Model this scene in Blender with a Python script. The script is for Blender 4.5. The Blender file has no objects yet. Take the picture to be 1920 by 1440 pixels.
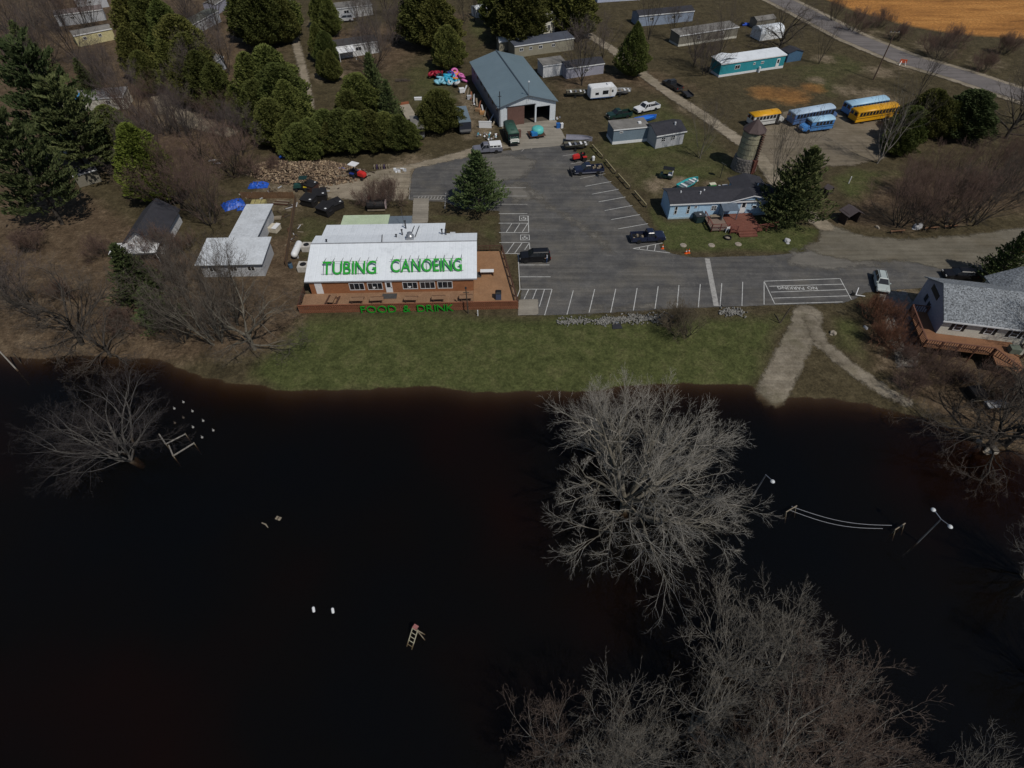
import bpy, bmesh, math, random
import numpy as np
from mathutils import Vector, Matrix
random.seed(7); rng = np.random.default_rng(11)
R = math.radians
SC = bpy.context.scene
COL = SC.collection

# ------------------------------------------------------------------ camera, sky, sun, exposure
F_PX, PITCH, CAM_H = 1110.0, R(47.8), 55.0
cam_data = bpy.data.cameras.new('camera')
cam_data.sensor_width = 36.0
cam_data.lens = 36.0 * F_PX / 1920.0
cam_data.clip_start = 0.5
cam_data.clip_end = 6000.0
cam = bpy.data.objects.new('camera', cam_data)
cam.location = (0, 0, CAM_H)
cam.rotation_euler = (R(90) - PITCH, 0, 0)
COL.objects.link(cam)
SC.camera = cam
SUN_EL, SUN_AZ = R(54), R(141.5)          # azimuth clockwise from +Y
world = bpy.data.worlds.new('World'); SC.world = world; world.use_nodes = True
wn = world.node_tree.nodes; wl = world.node_tree.links
for n in list(wn): wn.remove(n)
wo = wn.new('ShaderNodeOutputWorld'); wb = wn.new('ShaderNodeBackground'); ws = wn.new('ShaderNodeTexSky')
ws.sky_type = 'NISHITA'; ws.sun_disc = False; ws.sun_elevation = SUN_EL; ws.sun_rotation = SUN_AZ
ws.air_density = 1.0; ws.dust_density = 0.6; ws.ozone_density = 1.0
wb.inputs['Strength'].default_value = 0.05
wl.new(ws.outputs[0], wb.inputs['Color']); wl.new(wb.outputs[0], wo.inputs['Surface'])
sd = bpy.data.lights.new('sun', 'SUN'); sd.energy = 2.6; sd.angle = R(0.53); sd.color = (1.0, 0.95, 0.87)
sun = bpy.data.objects.new('sun', sd); COL.objects.link(sun)
sv = Vector((math.sin(SUN_AZ) * math.cos(SUN_EL), math.cos(SUN_AZ) * math.cos(SUN_EL), math.sin(SUN_EL)))
sun.rotation_euler = sv.to_track_quat('Z', 'Y').to_euler(); sun.location = (60, -60, 120)
SC.view_settings.view_transform = 'Standard'; SC.view_settings.look = 'None'
SC.view_settings.exposure = 0.0; SC.view_settings.gamma = 1.0; SC.view_settings.use_curve_mapping = False
SC.cycles.max_bounces = 6; SC.cycles.transparent_max_bounces = 24
SC.cycles.caustics_reflective = False; SC.cycles.caustics_refractive = False

# ------------------------------------------------------------------ photo pixel -> ground point
def G(px, py, z=0.0):
    u = (px - 960) / F_PX; v = (720 - py) / F_PX
    dy = math.cos(PITCH) + v * math.sin(PITCH); dz = -math.sin(PITCH) + v * math.cos(PITCH)
    t = (z - CAM_H) / dz
    return (u * t, dy * t)
WZ = -1.2                                   # water level
SHORE_PX = [(-260,668),(0,664),(60,678),(140,668),(210,668),(300,680),(360,700),(440,722),(530,735),(640,730),(760,727),
            (880,735),(1000,738),(1060,736),(1150,728),(1280,722),(1400,722),(1425,732),(1445,750),(1480,746),(1560,752),(1640,762),
            (1700,775),(1760,795),(1820,825),(1860,843),(1920,848),(2200,856)]
SH = np.array([G(x, y, WZ) for x, y in SHORE_PX]); SH = SH[np.argsort(SH[:, 0])]
SH = np.vstack([[-3000, SH[0, 1]], SH, [3000, SH[-1, 1]]])
def TZ(x, y):                               # terrain height
    x = np.asarray(x, float); y = np.asarray(y, float)
    ys = np.interp(x, SH[:, 0], SH[:, 1]) + .22 * np.sin(x * .37 + 1.1 * np.sin(x * .13)) + .12 * np.sin(x * 1.13 + 2 * np.sin(x * .31)) + .07 * np.sin(x * 2.9 + 1.7 * np.sin(x * .7))
    t = y - ys
    s = np.clip(t / 12.5, 0, 1)
    land = WZ + 1.2 * (s * (1.6 - .6 * s))
    wet = WZ + np.maximum(-5.0, .36 * t)
    return np.where(t > 0, land, wet)
def T(px, py, z=None):                      # a pixel -> point on the terrain (x, y, z)
    h = 0.0
    for _ in range(12):
        x, y = G(px, py, h); h = .5 * h + .5 * float(TZ(x, y))
    x, y = G(px, py, h)
    return (x, y, float(TZ(x, y)))

# ------------------------------------------------------------------ materials
MATS = {}
def nt(m): m.use_nodes = True; return m.node_tree.nodes, m.node_tree.links
def mat(name, col, rough=.75, var=.18, scale=2.0, metal=0.0, fine=.10, bump=0.0, bscale=30.0, spec=.4, wear=None, wear_amt=0.0, stripes=None):
    """plain surface: base colour broken up by two noises, optional wear colour, optional corrugation (axis, pitch, depth)"""
    if name in MATS: return MATS[name]
    m = bpy.data.materials.new(name); N, L = nt(m); b = N['Principled BSDF']
    tc = N.new('ShaderNodeTexCoord')
    n1 = N.new('ShaderNodeTexNoise'); n1.inputs['Scale'].default_value = scale; n1.inputs['Detail'].default_value = 5; n1.inputs['Roughness'].default_value = .65
    n2 = N.new('ShaderNodeTexNoise'); n2.inputs['Scale'].default_value = scale * 9; n2.inputs['Detail'].default_value = 3
    L.new(tc.outputs['Object'], n1.inputs['Vector']); L.new(tc.outputs['Object'], n2.inputs['Vector'])
    r1 = N.new('ShaderNodeMapRange'); r1.inputs[1].default_value = .3; r1.inputs[2].default_value = .7
    r1.inputs[3].default_value = 1 - var; r1.inputs[4].default_value = 1 + var; L.new(n1.outputs[0], r1.inputs[0])
    r2 = N.new('ShaderNodeMapRange'); r2.inputs[1].default_value = .3; r2.inputs[2].default_value = .7
    r2.inputs[3].default_value = 1 - fine; r2.inputs[4].default_value = 1 + fine; L.new(n2.outputs[0], r2.inputs[0])
    mu = N.new('ShaderNodeMath'); mu.operation = 'MULTIPLY'; L.new(r1.outputs[0], mu.inputs[0]); L.new(r2.outputs[0], mu.inputs[1])
    mx = N.new('ShaderNodeVectorMath'); mx.operation = 'SCALE'; mx.inputs[0].default_value = col[:3]; L.new(mu.outputs[0], mx.inputs['Scale'])
    out = mx.outputs[0]
    if wear:
        n3 = N.new('ShaderNodeTexNoise'); n3.inputs['Scale'].default_value = scale * 1.7; n3.inputs['Detail'].default_value = 8; n3.inputs['Roughness'].default_value = .75
        mp = N.new('ShaderNodeMapping'); mp.inputs['Location'].default_value = (3.1, 7.7, 1.3)
        L.new(tc.outputs['Object'], mp.inputs[0]); L.new(mp.outputs[0], n3.inputs['Vector'])
        rr = N.new('ShaderNodeMapRange'); rr.inputs[1].default_value = .52; rr.inputs[2].default_value = .72; rr.inputs[4].default_value = wear_amt; L.new(n3.outputs[0], rr.inputs[0])
        w = N.new('ShaderNodeMix'); w.data_type = 'RGBA'; L.new(rr.outputs[0], w.inputs[0]); L.new(out, w.inputs[6]); w.inputs[7].default_value = (*wear[:3], 1)
        out = w.outputs[2]
    L.new(out, b.inputs['Base Color'])
    b.inputs['Roughness'].default_value = rough; b.inputs['Metallic'].default_value = metal; b.inputs['Specular IOR Level'].default_value = spec
    hs = []
    if bump:
        n4 = N.new('ShaderNodeTexNoise'); n4.inputs['Scale'].default_value = bscale; n4.inputs['Detail'].default_value = 3; L.new(tc.outputs['Object'], n4.inputs['Vector'])
        bp = N.new('ShaderNodeBump'); bp.inputs['Strength'].default_value = bump; bp.inputs['Distance'].default_value = .05; L.new(n4.outputs[0], bp.inputs['Height']); hs.append(bp)
    if stripes:
        ax, pitch, st = stripes
        sx = N.new('ShaderNodeSeparateXYZ'); L.new(tc.outputs['Object'], sx.inputs[0])
        ml = N.new('ShaderNodeMath'); ml.operation = 'MULTIPLY'; ml.inputs[1].default_value = 1 / pitch; L.new(sx.outputs['XYZ'.index(ax)], ml.inputs[0])
        pp = N.new('ShaderNodeMath'); pp.operation = 'PINGPONG'; pp.inputs[1].default_value = .5; L.new(ml.outputs[0], pp.inputs[0])
        sm = N.new('ShaderNodeMapRange'); sm.inputs[1].default_value = .02; sm.inputs[2].default_value = .12; L.new(pp.outputs[0], sm.inputs[0])
        bp = N.new('ShaderNodeBump'); bp.inputs['Strength'].default_value = st; bp.inputs['Distance'].default_value = .04; L.new(sm.outputs[0], bp.inputs['Height'])
        if hs: L.new(hs[-1].outputs[0], bp.inputs['Normal'])
        hs.append(bp)
    if hs: L.new(hs[-1].outputs[0], b.inputs['Normal'])
    MATS[name] = m; return m

# ------------------------------------------------------------------ mesh collector and object helpers
class MB:
    def __init__(s): s.v = []; s.f = []
    def add(s, vs, fs):
        o = len(s.v); s.v += [tuple(v) for v in vs]; s.f += [tuple(i + o for i in f) for f in fs]; return s
    def box(s, x0, x1, y0, y1, z0, z1):
        return s.add([(x0,y0,z0),(x1,y0,z0),(x1,y1,z0),(x0,y1,z0),(x0,y0,z1),(x1,y0,z1),(x1,y1,z1),(x0,y1,z1)],
                     [(0,3,2,1),(4,5,6,7),(0,1,5,4),(1,2,6,5),(2,3,7,6),(3,0,4,7)])
    def frustum(s, b, t, z0, z1):           # b, t = (x0,x1,y0,y1)
        return s.add([(b[0],b[2],z0),(b[1],b[2],z0),(b[1],b[3],z0),(b[0],b[3],z0),(t[0],t[2],z1),(t[1],t[2],z1),(t[1],t[3],z1),(t[0],t[3],z1)],
                     [(0,3,2,1),(4,5,6,7),(0,1,5,4),(1,2,6,5),(2,3,7,6),(3,0,4,7)])
    def prism(s, poly, a0, a1, axis='y'):   # poly in the other two axes
        n = len(poly)
        def P(u, w, a): return (u, a, w) if axis == 'y' else ((a, u, w) if axis == 'x' else (u, w, a))
        vs = [P(u, w, a0) for u, w in poly] + [P(u, w, a1) for u, w in poly]
        return s.add(vs, [tuple(range(n)), tuple(range(2*n-1, n-1, -1))] + [(i, i+n, (i+1) % n + n, (i+1) % n) for i in range(n)])
    def tube(s, p0, p1, r0, r1=None, n=8, cap=True):
        r1 = r0 if r1 is None else r1
        a, b = Vector(p0), Vector(p1); d = (b - a).normalized()
        u = d.orthogonal().normalized(); w = d.cross(u)
        vs = [a + (u*math.cos(t) + w*math.sin(t))*r0 for t in [2*math.pi*i/n for i in range(n)]] + \
             [b + (u*math.cos(t) + w*math.sin(t))*r1 for t in [2*math.pi*i/n for i in range(n)]]
        fs = [(i, (i+1) % n, (i+1) % n + n, i+n) for i in range(n)]
        if cap: fs += [tuple(range(n-1, -1, -1)), tuple(range(n, 2*n))]
        return s.add(vs, fs)
    def bar(s, p0, p1, w=.05, h=None): return s.tube(p0, p1, w*.7, w*.7, 4)
    def lathe(s, prof, c=(0,0,0), n=16):    # prof [(r,z)]
        m = len(prof); vs = []
        for r, z in prof:
            for i in range(n):
                t = 2*math.pi*i/n; vs.append((c[0]+r*math.cos(t), c[1]+r*math.sin(t), c[2]+z))
        fs = [(k*n+i, k*n+(i+1) % n, (k+1)*n+(i+1) % n, (k+1)*n+i) for k in range(m-1) for i in range(n)]
        fs += [tuple(range(n-1, -1, -1)), tuple((m-1)*n+i for i in range(n))]
        return s.add(vs, fs)
    def slab(s, quad, th):                  # thick sheet from 4+ points (top face), thickness downwards
        n = len(quad); top = [tuple(q) for q in quad]; bot = [(q[0], q[1], q[2]-th) for q in quad]
        return s.add(top + bot, [tuple(range(n)), tuple(range(2*n-1, n-1, -1))] + [(i+n, (i+1) % n + n, (i+1) % n, i) for i in range(n)])
    def mesh(s, name, bev=0.0, smooth=False):
        me = bpy.data.meshes.new(name); me.from_pydata(s.v, [], s.f); me.update()
        bm = bmesh.new(); bm.from_mesh(me)
        bmesh.ops.recalc_face_normals(bm, faces=bm.faces)
        if bev:
            ed = [e for e in bm.edges if e.is_manifold and e.calc_face_angle(0) > .5]
            bmesh.ops.bevel(bm, geom=ed, offset=bev, segments=2, affect='EDGES', clamp_overlap=True)
        bm.to_mesh(me); bm.free()
        if smooth: me.polygons.foreach_set('use_smooth', [True]*len(me.polygons))
        return me
    def build(s, name, m, parent=None, bev=0.0, smooth=False):
        return ob(name, s.mesh(name, bev, smooth), m, parent)
def ob(name, me, m=None, parent=None):
    o = bpy.data.objects.new(name, me); COL.objects.link(o)
    if m is not None and me is not None:
        if len(me.materials) == 0: me.materials.append(m)
        elif me.materials[0] != m: o.material_slots[0].link = 'OBJECT'; o.material_slots[0].material = m
    if parent: o.parent = parent
    return o
def tag(o, label, cat, group=None):
    o['label'] = label; o['category'] = cat
    if group: o['group'] = group
    return o
def struct(o): o['kind'] = 'structure'; return o
def thing(name, label, cat, loc=(0,0,0), rz=0.0, group=None):
    o = bpy.data.objects.new(name, None); COL.objects.link(o)
    o.empty_display_size = .3; o.location = loc if len(loc) == 3 else (*loc, 0); o.rotation_euler = (0, 0, rz)
    return tag(o, label, cat, group)
def children_of(o): return [c for c in COL.objects if c.parent == o]
PROTO_CH = {}
def dup(root, loc, rz, label, group=None, scale=None):
    if root.name not in PROTO_CH:
        ch = [c for c in COL.objects if c.parent == root]
        PROTO_CH[root.name] = [(c, [g for g in COL.objects if g.parent == c]) for c in ch]
    r = root.copy(); COL.objects.link(r); r.location = loc if len(loc) == 3 else (*loc, 0); r.rotation_euler = (0, 0, rz)
    r['label'] = label
    if group: r['group'] = group
    if scale is not None: r.scale = (scale,)*3 if not isinstance(scale, (tuple, list)) else scale
    for c, gs in PROTO_CH[root.name]:
        c2 = c.copy(); COL.objects.link(c2); c2.parent = r
        for g in gs:
            g2 = g.copy(); COL.objects.link(g2); g2.parent = c2
    return r
def np_mesh(name, V, quads=None, tris=None, smooth=False):
    me = bpy.data.meshes.new(name); V = np.asarray(V, np.float32)
    nq = 0 if quads is None else len(quads); ntr = 0 if tris is None else len(tris)
    me.vertices.add(len(V)); me.vertices.foreach_set('co', V.ravel())
    idx = []; tot = []
    if nq: idx.append(np.asarray(quads, np.int32).ravel()); tot.append(np.full(nq, 4, np.int32))
    if ntr: idx.append(np.asarray(tris, np.int32).ravel()); tot.append(np.full(ntr, 3, np.int32))
    idx = np.concatenate(idx); tot = np.concatenate(tot)
    me.loops.add(len(idx)); me.loops.foreach_set('vertex_index', idx)
    me.polygons.add(len(tot)); st = np.zeros(len(tot), np.int32); st[1:] = np.cumsum(tot)[:-1]
    me.polygons.foreach_set('loop_start', st); me.polygons.foreach_set('loop_total', tot)
    if smooth: me.polygons.foreach_set('use_smooth', np.ones(len(tot), bool))
    me.update(calc_edges=True); return me
def text_mesh(s, size, extrude, bold=0.0, spacing=1.0, res=4):
    c = bpy.data.curves.new('txt', 'FONT'); c.body = s; c.size = size; c.extrude = extrude; c.offset = bold
    c.space_character = spacing; c.align_x = 'LEFT'; c.resolution_u = res
    o = bpy.data.objects.new('txt', c); COL.objects.link(o)
    dg = bpy.context.evaluated_depsgraph_get(); dg.update()
    me = bpy.data.meshes.new_from_object(o.evaluated_get(dg))
    bpy.data.objects.remove(o); bpy.data.curves.remove(c)
    return me
# ------------------------------------------------------------------ terrain, water, roads
def seg_dist(X, Y, pts, closed=False):
    d = np.full(X.shape, 1e9); n = len(pts)
    for i in range(n if closed else n-1):
        (x0, y0), (x1, y1) = pts[i], pts[(i+1) % n]
        vx, vy = x1-x0, y1-y0; t = np.clip(((X-x0)*vx + (Y-y0)*vy) / (vx*vx+vy*vy+1e-9), 0, 1)
        d = np.minimum(d, np.hypot(X-x0-t*vx, Y-y0-t*vy))
    return d
def sdf_poly(X, Y, pts):                    # positive inside
    ins = np.zeros(X.shape, bool); n = len(pts)
    for i in range(n):
        (x0, y0), (x1, y1) = pts[i], pts[(i+1) % n]
        c = ((y0 > Y) != (y1 > Y)) & (X < (x1-x0)*(Y-y0)/((y1-y0) if y1 != y0 else 1e-9) + x0); ins ^= c
    d = seg_dist(X, Y, pts, True); return np.where(ins, d, -d)
def pxs(l): return [T(x, y)[:2] for x, y in l]
def axis(lo, hi, step, far):
    a = list(np.arange(lo, hi + step*.5, step)); s = step; l, h = a[0], a[-1]; pre, post = [], []
    while h < far:
        s *= 1.35; h += s; post.append(h); l -= s; pre.append(l)
    return np.array(pre[::-1] + a + post)
gx = axis(-170, 170, 1.0, 1500); gy = axis(0, 222, 1.0, 1700)
X, Y = np.meshgrid(gx, gy); Z = TZ(X, Y)
bumpy = .06*np.sin(X*.31+1.3*np.sin(Y*.23))*np.sin(Y*.27+.7)
nx, ny = len(gx), len(gy)
def soft(poly, s): return np.clip(.5 + sdf_poly(X, Y, pxs(poly)) / (2*s), 0, 1)
def blob(px, py, r): x, y = T(px, py)[:2]; return np.clip(1.3 - np.hypot(X-x, Y-y)/r, 0, 1)
green = soft([(560,600),(700,590),(960,594),(1240,604),(1450,590),(1476,600),(1440,650),(1400,722),(1100,742),(900,742),(700,735),(530,740),(470,705),(520,640)], 2.5)
green = np.maximum(green, .75*soft([(1210,380),(1245,470),(1520,474),(1545,430),(1430,405),(1250,415)], 1.2))
green = np.maximum(green, .55*soft([(1040,280),(1110,270),(1140,200),(1250,180),(1380,290),(1420,330),(1230,370),(1130,320)], 4))
green = np.maximum(green, .62*soft([(1545,330),(1600,315),(1760,330),(1700,372),(1600,385)], 2))
green = np.maximum(green, .5*soft([(740,130),(810,110),(870,160),(850,240),(770,250)], 4))
green = np.maximum(green, .5*soft([(860,30),(920,10),(930,80),(880,100)], 4))
green = np.maximum(green, .45*soft([(560,405),(640,400),(640,430),(560,540),(545,470)], 1.5))
green = np.maximum(green, .45*soft([(800,400),(935,400),(935,470),(885,430),(800,410)], 1.0))
green = np.maximum(green, .6*soft([(1340,590),(1480,585),(1440,660),(1400,720),(1330,720)], 2))
green = np.maximum(green, .5*soft([(1560,590),(1620,600),(1640,700),(1560,650)], 1.5))
green = np.maximum(green, .45*soft([(1460,110),(1600,90),(1640,130),(1560,180),(1480,150)], 4))
leaf = soft([(-300,330),(130,345),(230,410),(330,480),(560,440),(575,590),(520,650),(300,690),(-300,675)], 3)
leaf = np.maximum(leaf, .8*soft([(1560,420),(1640,330),(1760,320),(2100,300),(2100,420),(1900,400),(1700,440)], 3))
leaf = np.maximum(leaf, .9*soft([(1620,600),(1700,580),(1760,650),(2100,690),(2100,860),(1860,850),(1750,780),(1640,690)], 2.5))
leaf = np.maximum(leaf, .75*soft([(-300,-60),(560,-60),(540,120),(470,300),(300,330),(-300,330)], 8))
leaf = np.maximum(leaf, .8*soft([(590,60),(740,40),(900,20),(740,140),(640,140),(600,70)], 6))
leaf = np.maximum(leaf, .7*soft([(1020,130),(1230,130),(1330,170),(1250,180),(1130,160),(1050,190)], 5))
orange = soft([(1540,-6),(1610,22),(1700,47),(1780,62),(1920,72),(2300,90),(2300,-90),(1500,-70)], 3)
orange = np.maximum(orange, .5*blob(1440,175,7)); orange = np.maximum(orange, .48*blob(1525,165,5)); orange = np.maximum(orange, .5*blob(1480,180,8))
dirt = np.zeros_like(X)
for px, py, r, a in [(1270,345,4,.8),(1235,340,3,.7),(1225,350,3,.7),(1330,345,2,.5),(1650,135,5,.7),(1700,125,5,.6),(1640,180,6,.7),(1590,170,5,.6),(1545,110,4,.7),
                     (1530,150,3,.7),(600,45,6,.6),(780,65,6,.6),(770,310,6,.7),(700,265,4,.5),(1290,205,6,.4),(1500,330,4,.6),(1690,640,4,.6),(1700,560,4,.7),(1690,690,5,.5),
                     (1750,90,8,.5),(1850,120,8,.4),(1640,65,8,.4),(620,140,6,.7),(350,215,8,.8),(270,200,6,.6)]:
    dirt = np.maximum(dirt, a*blob(px, py, r))
dirt = np.maximum(dirt, .55*soft([(470,300),(560,285),(640,310),(640,370),(560,400),(470,400)], 3))
dirt = np.maximum(dirt, .6*soft([(850,170),(880,165),(940,245),(905,262),(870,265)], 2))
Z = Z + bumpy*np.clip((Y-135)/30, 0, 1)*1.5
gm = np_mesh('ground', np.stack([X, Y, Z], -1).reshape(-1, 3),
             quads=np.stack([(np.arange(ny-1)[:,None]*nx+np.arange(nx-1)[None]).ravel()+k for k in (0, 1, nx+1, nx)], 1), smooth=True)
ca = gm.color_attributes.new('mask', 'FLOAT_COLOR', 'POINT')
ca.data.foreach_set('color', np.stack([green, leaf, orange, dirt], -1).astype(np.float32).ravel())

def noise(N, L, vec, scale, detail=6, rough=.65, off=0):
    n = N.new('ShaderNodeTexNoise'); n.inputs['Scale'].default_value = scale; n.inputs['Detail'].default_value = detail; n.inputs['Roughness'].default_value = rough
    if off:
        mp = N.new('ShaderNodeMapping'); mp.inputs['Location'].default_value = (off, off*1.7, 0); L.new(vec, mp.inputs[0]); vec = mp.outputs[0]
    L.new(vec, n.inputs['Vector']); return n.outputs[0]
def ramp(N, L, fac, stops):
    r = N.new('ShaderNodeValToRGB'); L.new(fac, r.inputs[0]); e = r.color_ramp.elements
    while len(e) < len(stops): e.new(.5)
    for el, (p, c) in zip(e, stops): el.position = p; el.color = (*c, 1)
    return r.outputs[0]
def mix(N, L, fac, a, b):
    w = N.new('ShaderNodeMix'); w.data_type = 'RGBA'
    for i, s in ((0, fac), (6, a), (7, b)):
        if hasattr(s, 'default_value') or hasattr(s, 'is_linked'): L.new(s, w.inputs[i])
        else: w.inputs[i].default_value = s if i == 0 else (*s, 1)
    return w.outputs[2]
def math_(N, L, op, a, b=None, clamp=False):
    m = N.new('ShaderNodeMath'); m.operation = op; m.use_clamp = clamp
    for i, s in ((0, a), (1, b)):
        if s is None: continue
        if hasattr(s, 'is_linked'): L.new(s, m.inputs[i])
        else: m.inputs[i].default_value = s
    return m.outputs[0]
def brk(N, L, mask, nz, k=.9):             # mask broken up by noise
    a = math_(N, L, 'ADD', mask, math_(N, L, 'MULTIPLY', math_(N, L, 'SUBTRACT', nz, .5), k))
    r = N.new('ShaderNodeMapRange'); r.inputs[1].default_value = .28; r.inputs[2].default_value = .72; L.new(a, r.inputs[0]); return r.outputs[0]
GM = bpy.data.materials.new('ground_cover'); N, L = nt(GM); B = N['Principled BSDF']; B.inputs['Roughness'].default_value = .95; B.inputs['Specular IOR Level'].default_value = .1
tc = N.new('ShaderNodeTexCoord'); V = tc.outputs['Object']
at = N.new('ShaderNodeAttribute'); at.attribute_name = 'mask'; sx = N.new('ShaderNodeSeparateColor'); L.new(at.outputs['Color'], sx.inputs[0])
big = noise(N, L, V, .09, 6, .6); mid = noise(N, L, V, .45, 7, .7, 13); fin = noise(N, L, V, 3.2, 5, .75, 29); spk = noise(N, L, V, 9, 2, .6, 41)
base = ramp(N, L, mid, [(.25, (.038,.031,.018)), (.5, (.072,.058,.032)), (.75, (.112,.092,.054))])
gre = ramp(N, L, mid, [(.25, (.043,.051,.018)), (.5, (.073,.082,.029)), (.78, (.122,.115,.052))])
lef = ramp(N, L, mid, [(.2, (.046,.033,.021)), (.48, (.10,.070,.044)), (.8, (.185,.138,.09))])
mpo = N.new('ShaderNodeMapping'); mpo.inputs['Scale'].default_value = (.12, .55, 1); mpo.inputs['Rotation'].default_value = (0, 0, .35); L.new(V, mpo.inputs[0]); stk = noise(N, L, mpo.outputs[0], .35, 8, .72)
ora = ramp(N, L, stk, [(.28, (.13,.06,.025)), (.42, (.31,.14,.042)), (.56, (.43,.20,.058)), (.75, (.50,.26,.085))])
dir_ = ramp(N, L, mid, [(.2, (.10,.075,.045)), (.8, (.27,.215,.15))])
c = mix(N, L, brk(N, L, sx.outputs[0], big, 1.1), base, gre)
c = mix(N, L, brk(N, L, sx.outputs[1], mid, .8), c, lef)
c = mix(N, L, brk(N, L, at.outputs['Alpha'], mid, .9), c, dir_)
c = mix(N, L, brk(N, L, sx.outputs[2], mid, .5), c, ora)
f = N.new('ShaderNodeMapRange'); f.inputs[1].default_value = .25; f.inputs[2].default_value = .75; f.inputs[3].default_value = .5; f.inputs[4].default_value = 1.5; L.new(fin, f.inputs[0])
f2 = N.new('ShaderNodeMapRange'); f2.inputs[1].default_value = .62; f2.inputs[2].default_value = .75; f2.inputs[3].default_value = 1; f2.inputs[4].default_value = 1.7; L.new(spk, f2.inputs[0])
s1 = N.new('ShaderNodeVectorMath'); s1.operation = 'SCALE'; L.new(c, s1.inputs[0]); tuf = noise(N, L, V, 1.3, 6, .8, 63); f3 = N.new('ShaderNodeMapRange'); f3.inputs[1].default_value = .32; f3.inputs[2].default_value = .68; f3.inputs[3].default_value = .62; f3.inputs[4].default_value = 1.42; L.new(tuf, f3.inputs[0])
L.new(math_(N, L, 'MULTIPLY', math_(N, L, 'MULTIPLY', f.outputs[0], f2.outputs[0]), f3.outputs[0]), s1.inputs['Scale'])
geo = N.new('ShaderNodeSeparateXYZ'); L.new(V, geo.inputs[0])
sub_ = N.new('ShaderNodeMapRange'); sub_.inputs[1].default_value = WZ+.03; sub_.inputs[2].default_value = WZ-.02; L.new(math_(N, L, 'ADD', geo.outputs[2], math_(N, L, 'MULTIPLY', math_(N, L, 'SUBTRACT', fin, .5), .12)), sub_.inputs[0])
L.new(mix(N, L, sub_.outputs[0], s1.outputs[0], (.045,.026,.013)), B.inputs['Base Color'])      # silt below the waterline
bp = N.new('ShaderNodeBump'); bp.inputs['Strength'].default_value = .7; bp.inputs['Distance'].default_value = .25; L.new(fin, bp.inputs['Height']); L.new(bp.outputs[0], B.inputs['Normal'])
ground = struct(ob('ground', gm, GM))

# water: a closed body with a clear surface and brown absorbing water inside
wm = bpy.data.materials.new('lake_water'); N, L = nt(wm)
for n in list(N): N.remove(n)
o_ = N.new('ShaderNodeOutputMaterial'); tr = N.new('ShaderNodeBsdfTransparent'); gl = N.new('ShaderNodeBsdfGlossy'); gl.inputs['Roughness'].default_value = .03
fr = N.new('ShaderNodeFresnel'); fr.inputs['IOR'].default_value = 1.33; ms = N.new('ShaderNodeMixShader')
tc = N.new('ShaderNodeTexCoord'); wv = noise(N, L, tc.outputs['Object'], .9, 4, .6)
bp = N.new('ShaderNodeBump'); bp.inputs['Strength'].default_value = .06; bp.inputs['Distance'].default_value = .2; L.new(wv, bp.inputs['Height'])
L.new(bp.outputs[0], gl.inputs['Normal']); L.new(bp.outputs[0], fr.inputs['Normal'])
gl.inputs['Color'].default_value = (.6, .6, .6, 1)
df = N.new('ShaderNodeBsdfDiffuse'); df.inputs['Color'].default_value = (.088, .078, .068, 1); mm_ = N.new('ShaderNodeMixShader'); mm_.inputs[0].default_value = .045   # suspended silt
wt_ = noise(N, L, tc.outputs['Object'], .035, 3, .5, 5)
L.new(ramp(N, L, wt_, [(.36, (.062,.068,.074)), (.5, (.085,.072,.060)), (.64, (.155,.072,.050))]), df.inputs['Color'])
L.new(tr.outputs[0], mm_.inputs[1]); L.new(df.outputs[0], mm_.inputs[2])
L.new(fr.outputs[0], ms.inputs[0]); L.new(mm_.outputs[0], ms.inputs[1]); L.new(gl.outputs[0], ms.inputs[2]); L.new(ms.outputs[0], o_.inputs['Surface'])
va = N.new('ShaderNodeVolumeAbsorption'); va.inputs['Color'].default_value = (.50, .36, .20, 1); va.inputs['Density'].default_value = 1.9
L.new(va.outputs[0], o_.inputs['Volume'])
struct(MB().box(-1400, 1400, -1400, 64, -9, WZ).build('water', wm))

# sheets laid on the ground: asphalt, gravel, dirt tracks; edge distance stored so the rim frays
def sheet(name, sdf, bbox, m, dz, step=.5):
    xs = np.arange(bbox[0], bbox[1], step); ys = np.arange(bbox[2], bbox[3], step)
    A, Bq = np.meshgrid(xs, ys); S = sdf(A, Bq)
    cell = np.maximum.reduce([S[:-1,:-1], S[1:,:-1], S[:-1,1:], S[1:,1:]]) > -.6
    w = len(xs); base = (np.arange(len(ys)-1)[:,None]*w + np.arange(w-1)[None])[cell]
    q = np.stack([base, base+1, base+w+1, base+w], 1); used = np.unique(q); mp = np.full(A.size, -1); mp[used] = np.arange(len(used))
    zz = TZ(A, Bq) + dz
    P = np.stack([A, Bq, zz], -1).reshape(-1, 3)[used]
    me = np_mesh(name, P, quads=mp[q], smooth=True)
    e = me.attributes.new('edge', 'FLOAT', 'POINT'); e.data.foreach_set('value', S.ravel()[used].astype(np.float32))
    return struct(ob(name, me, m))
def bb(pts, pad): a = np.array(pts); return (a[:,0].min()-pad, a[:,0].max()+pad, a[:,1].min()-pad, a[:,1].max()+pad)
def poly_sheet(name, px, m, dz, step=.5): p = pxs(px); return sheet(name, lambda a, b: sdf_poly(a, b, p), bb(p, 2), m, dz, step)
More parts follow.
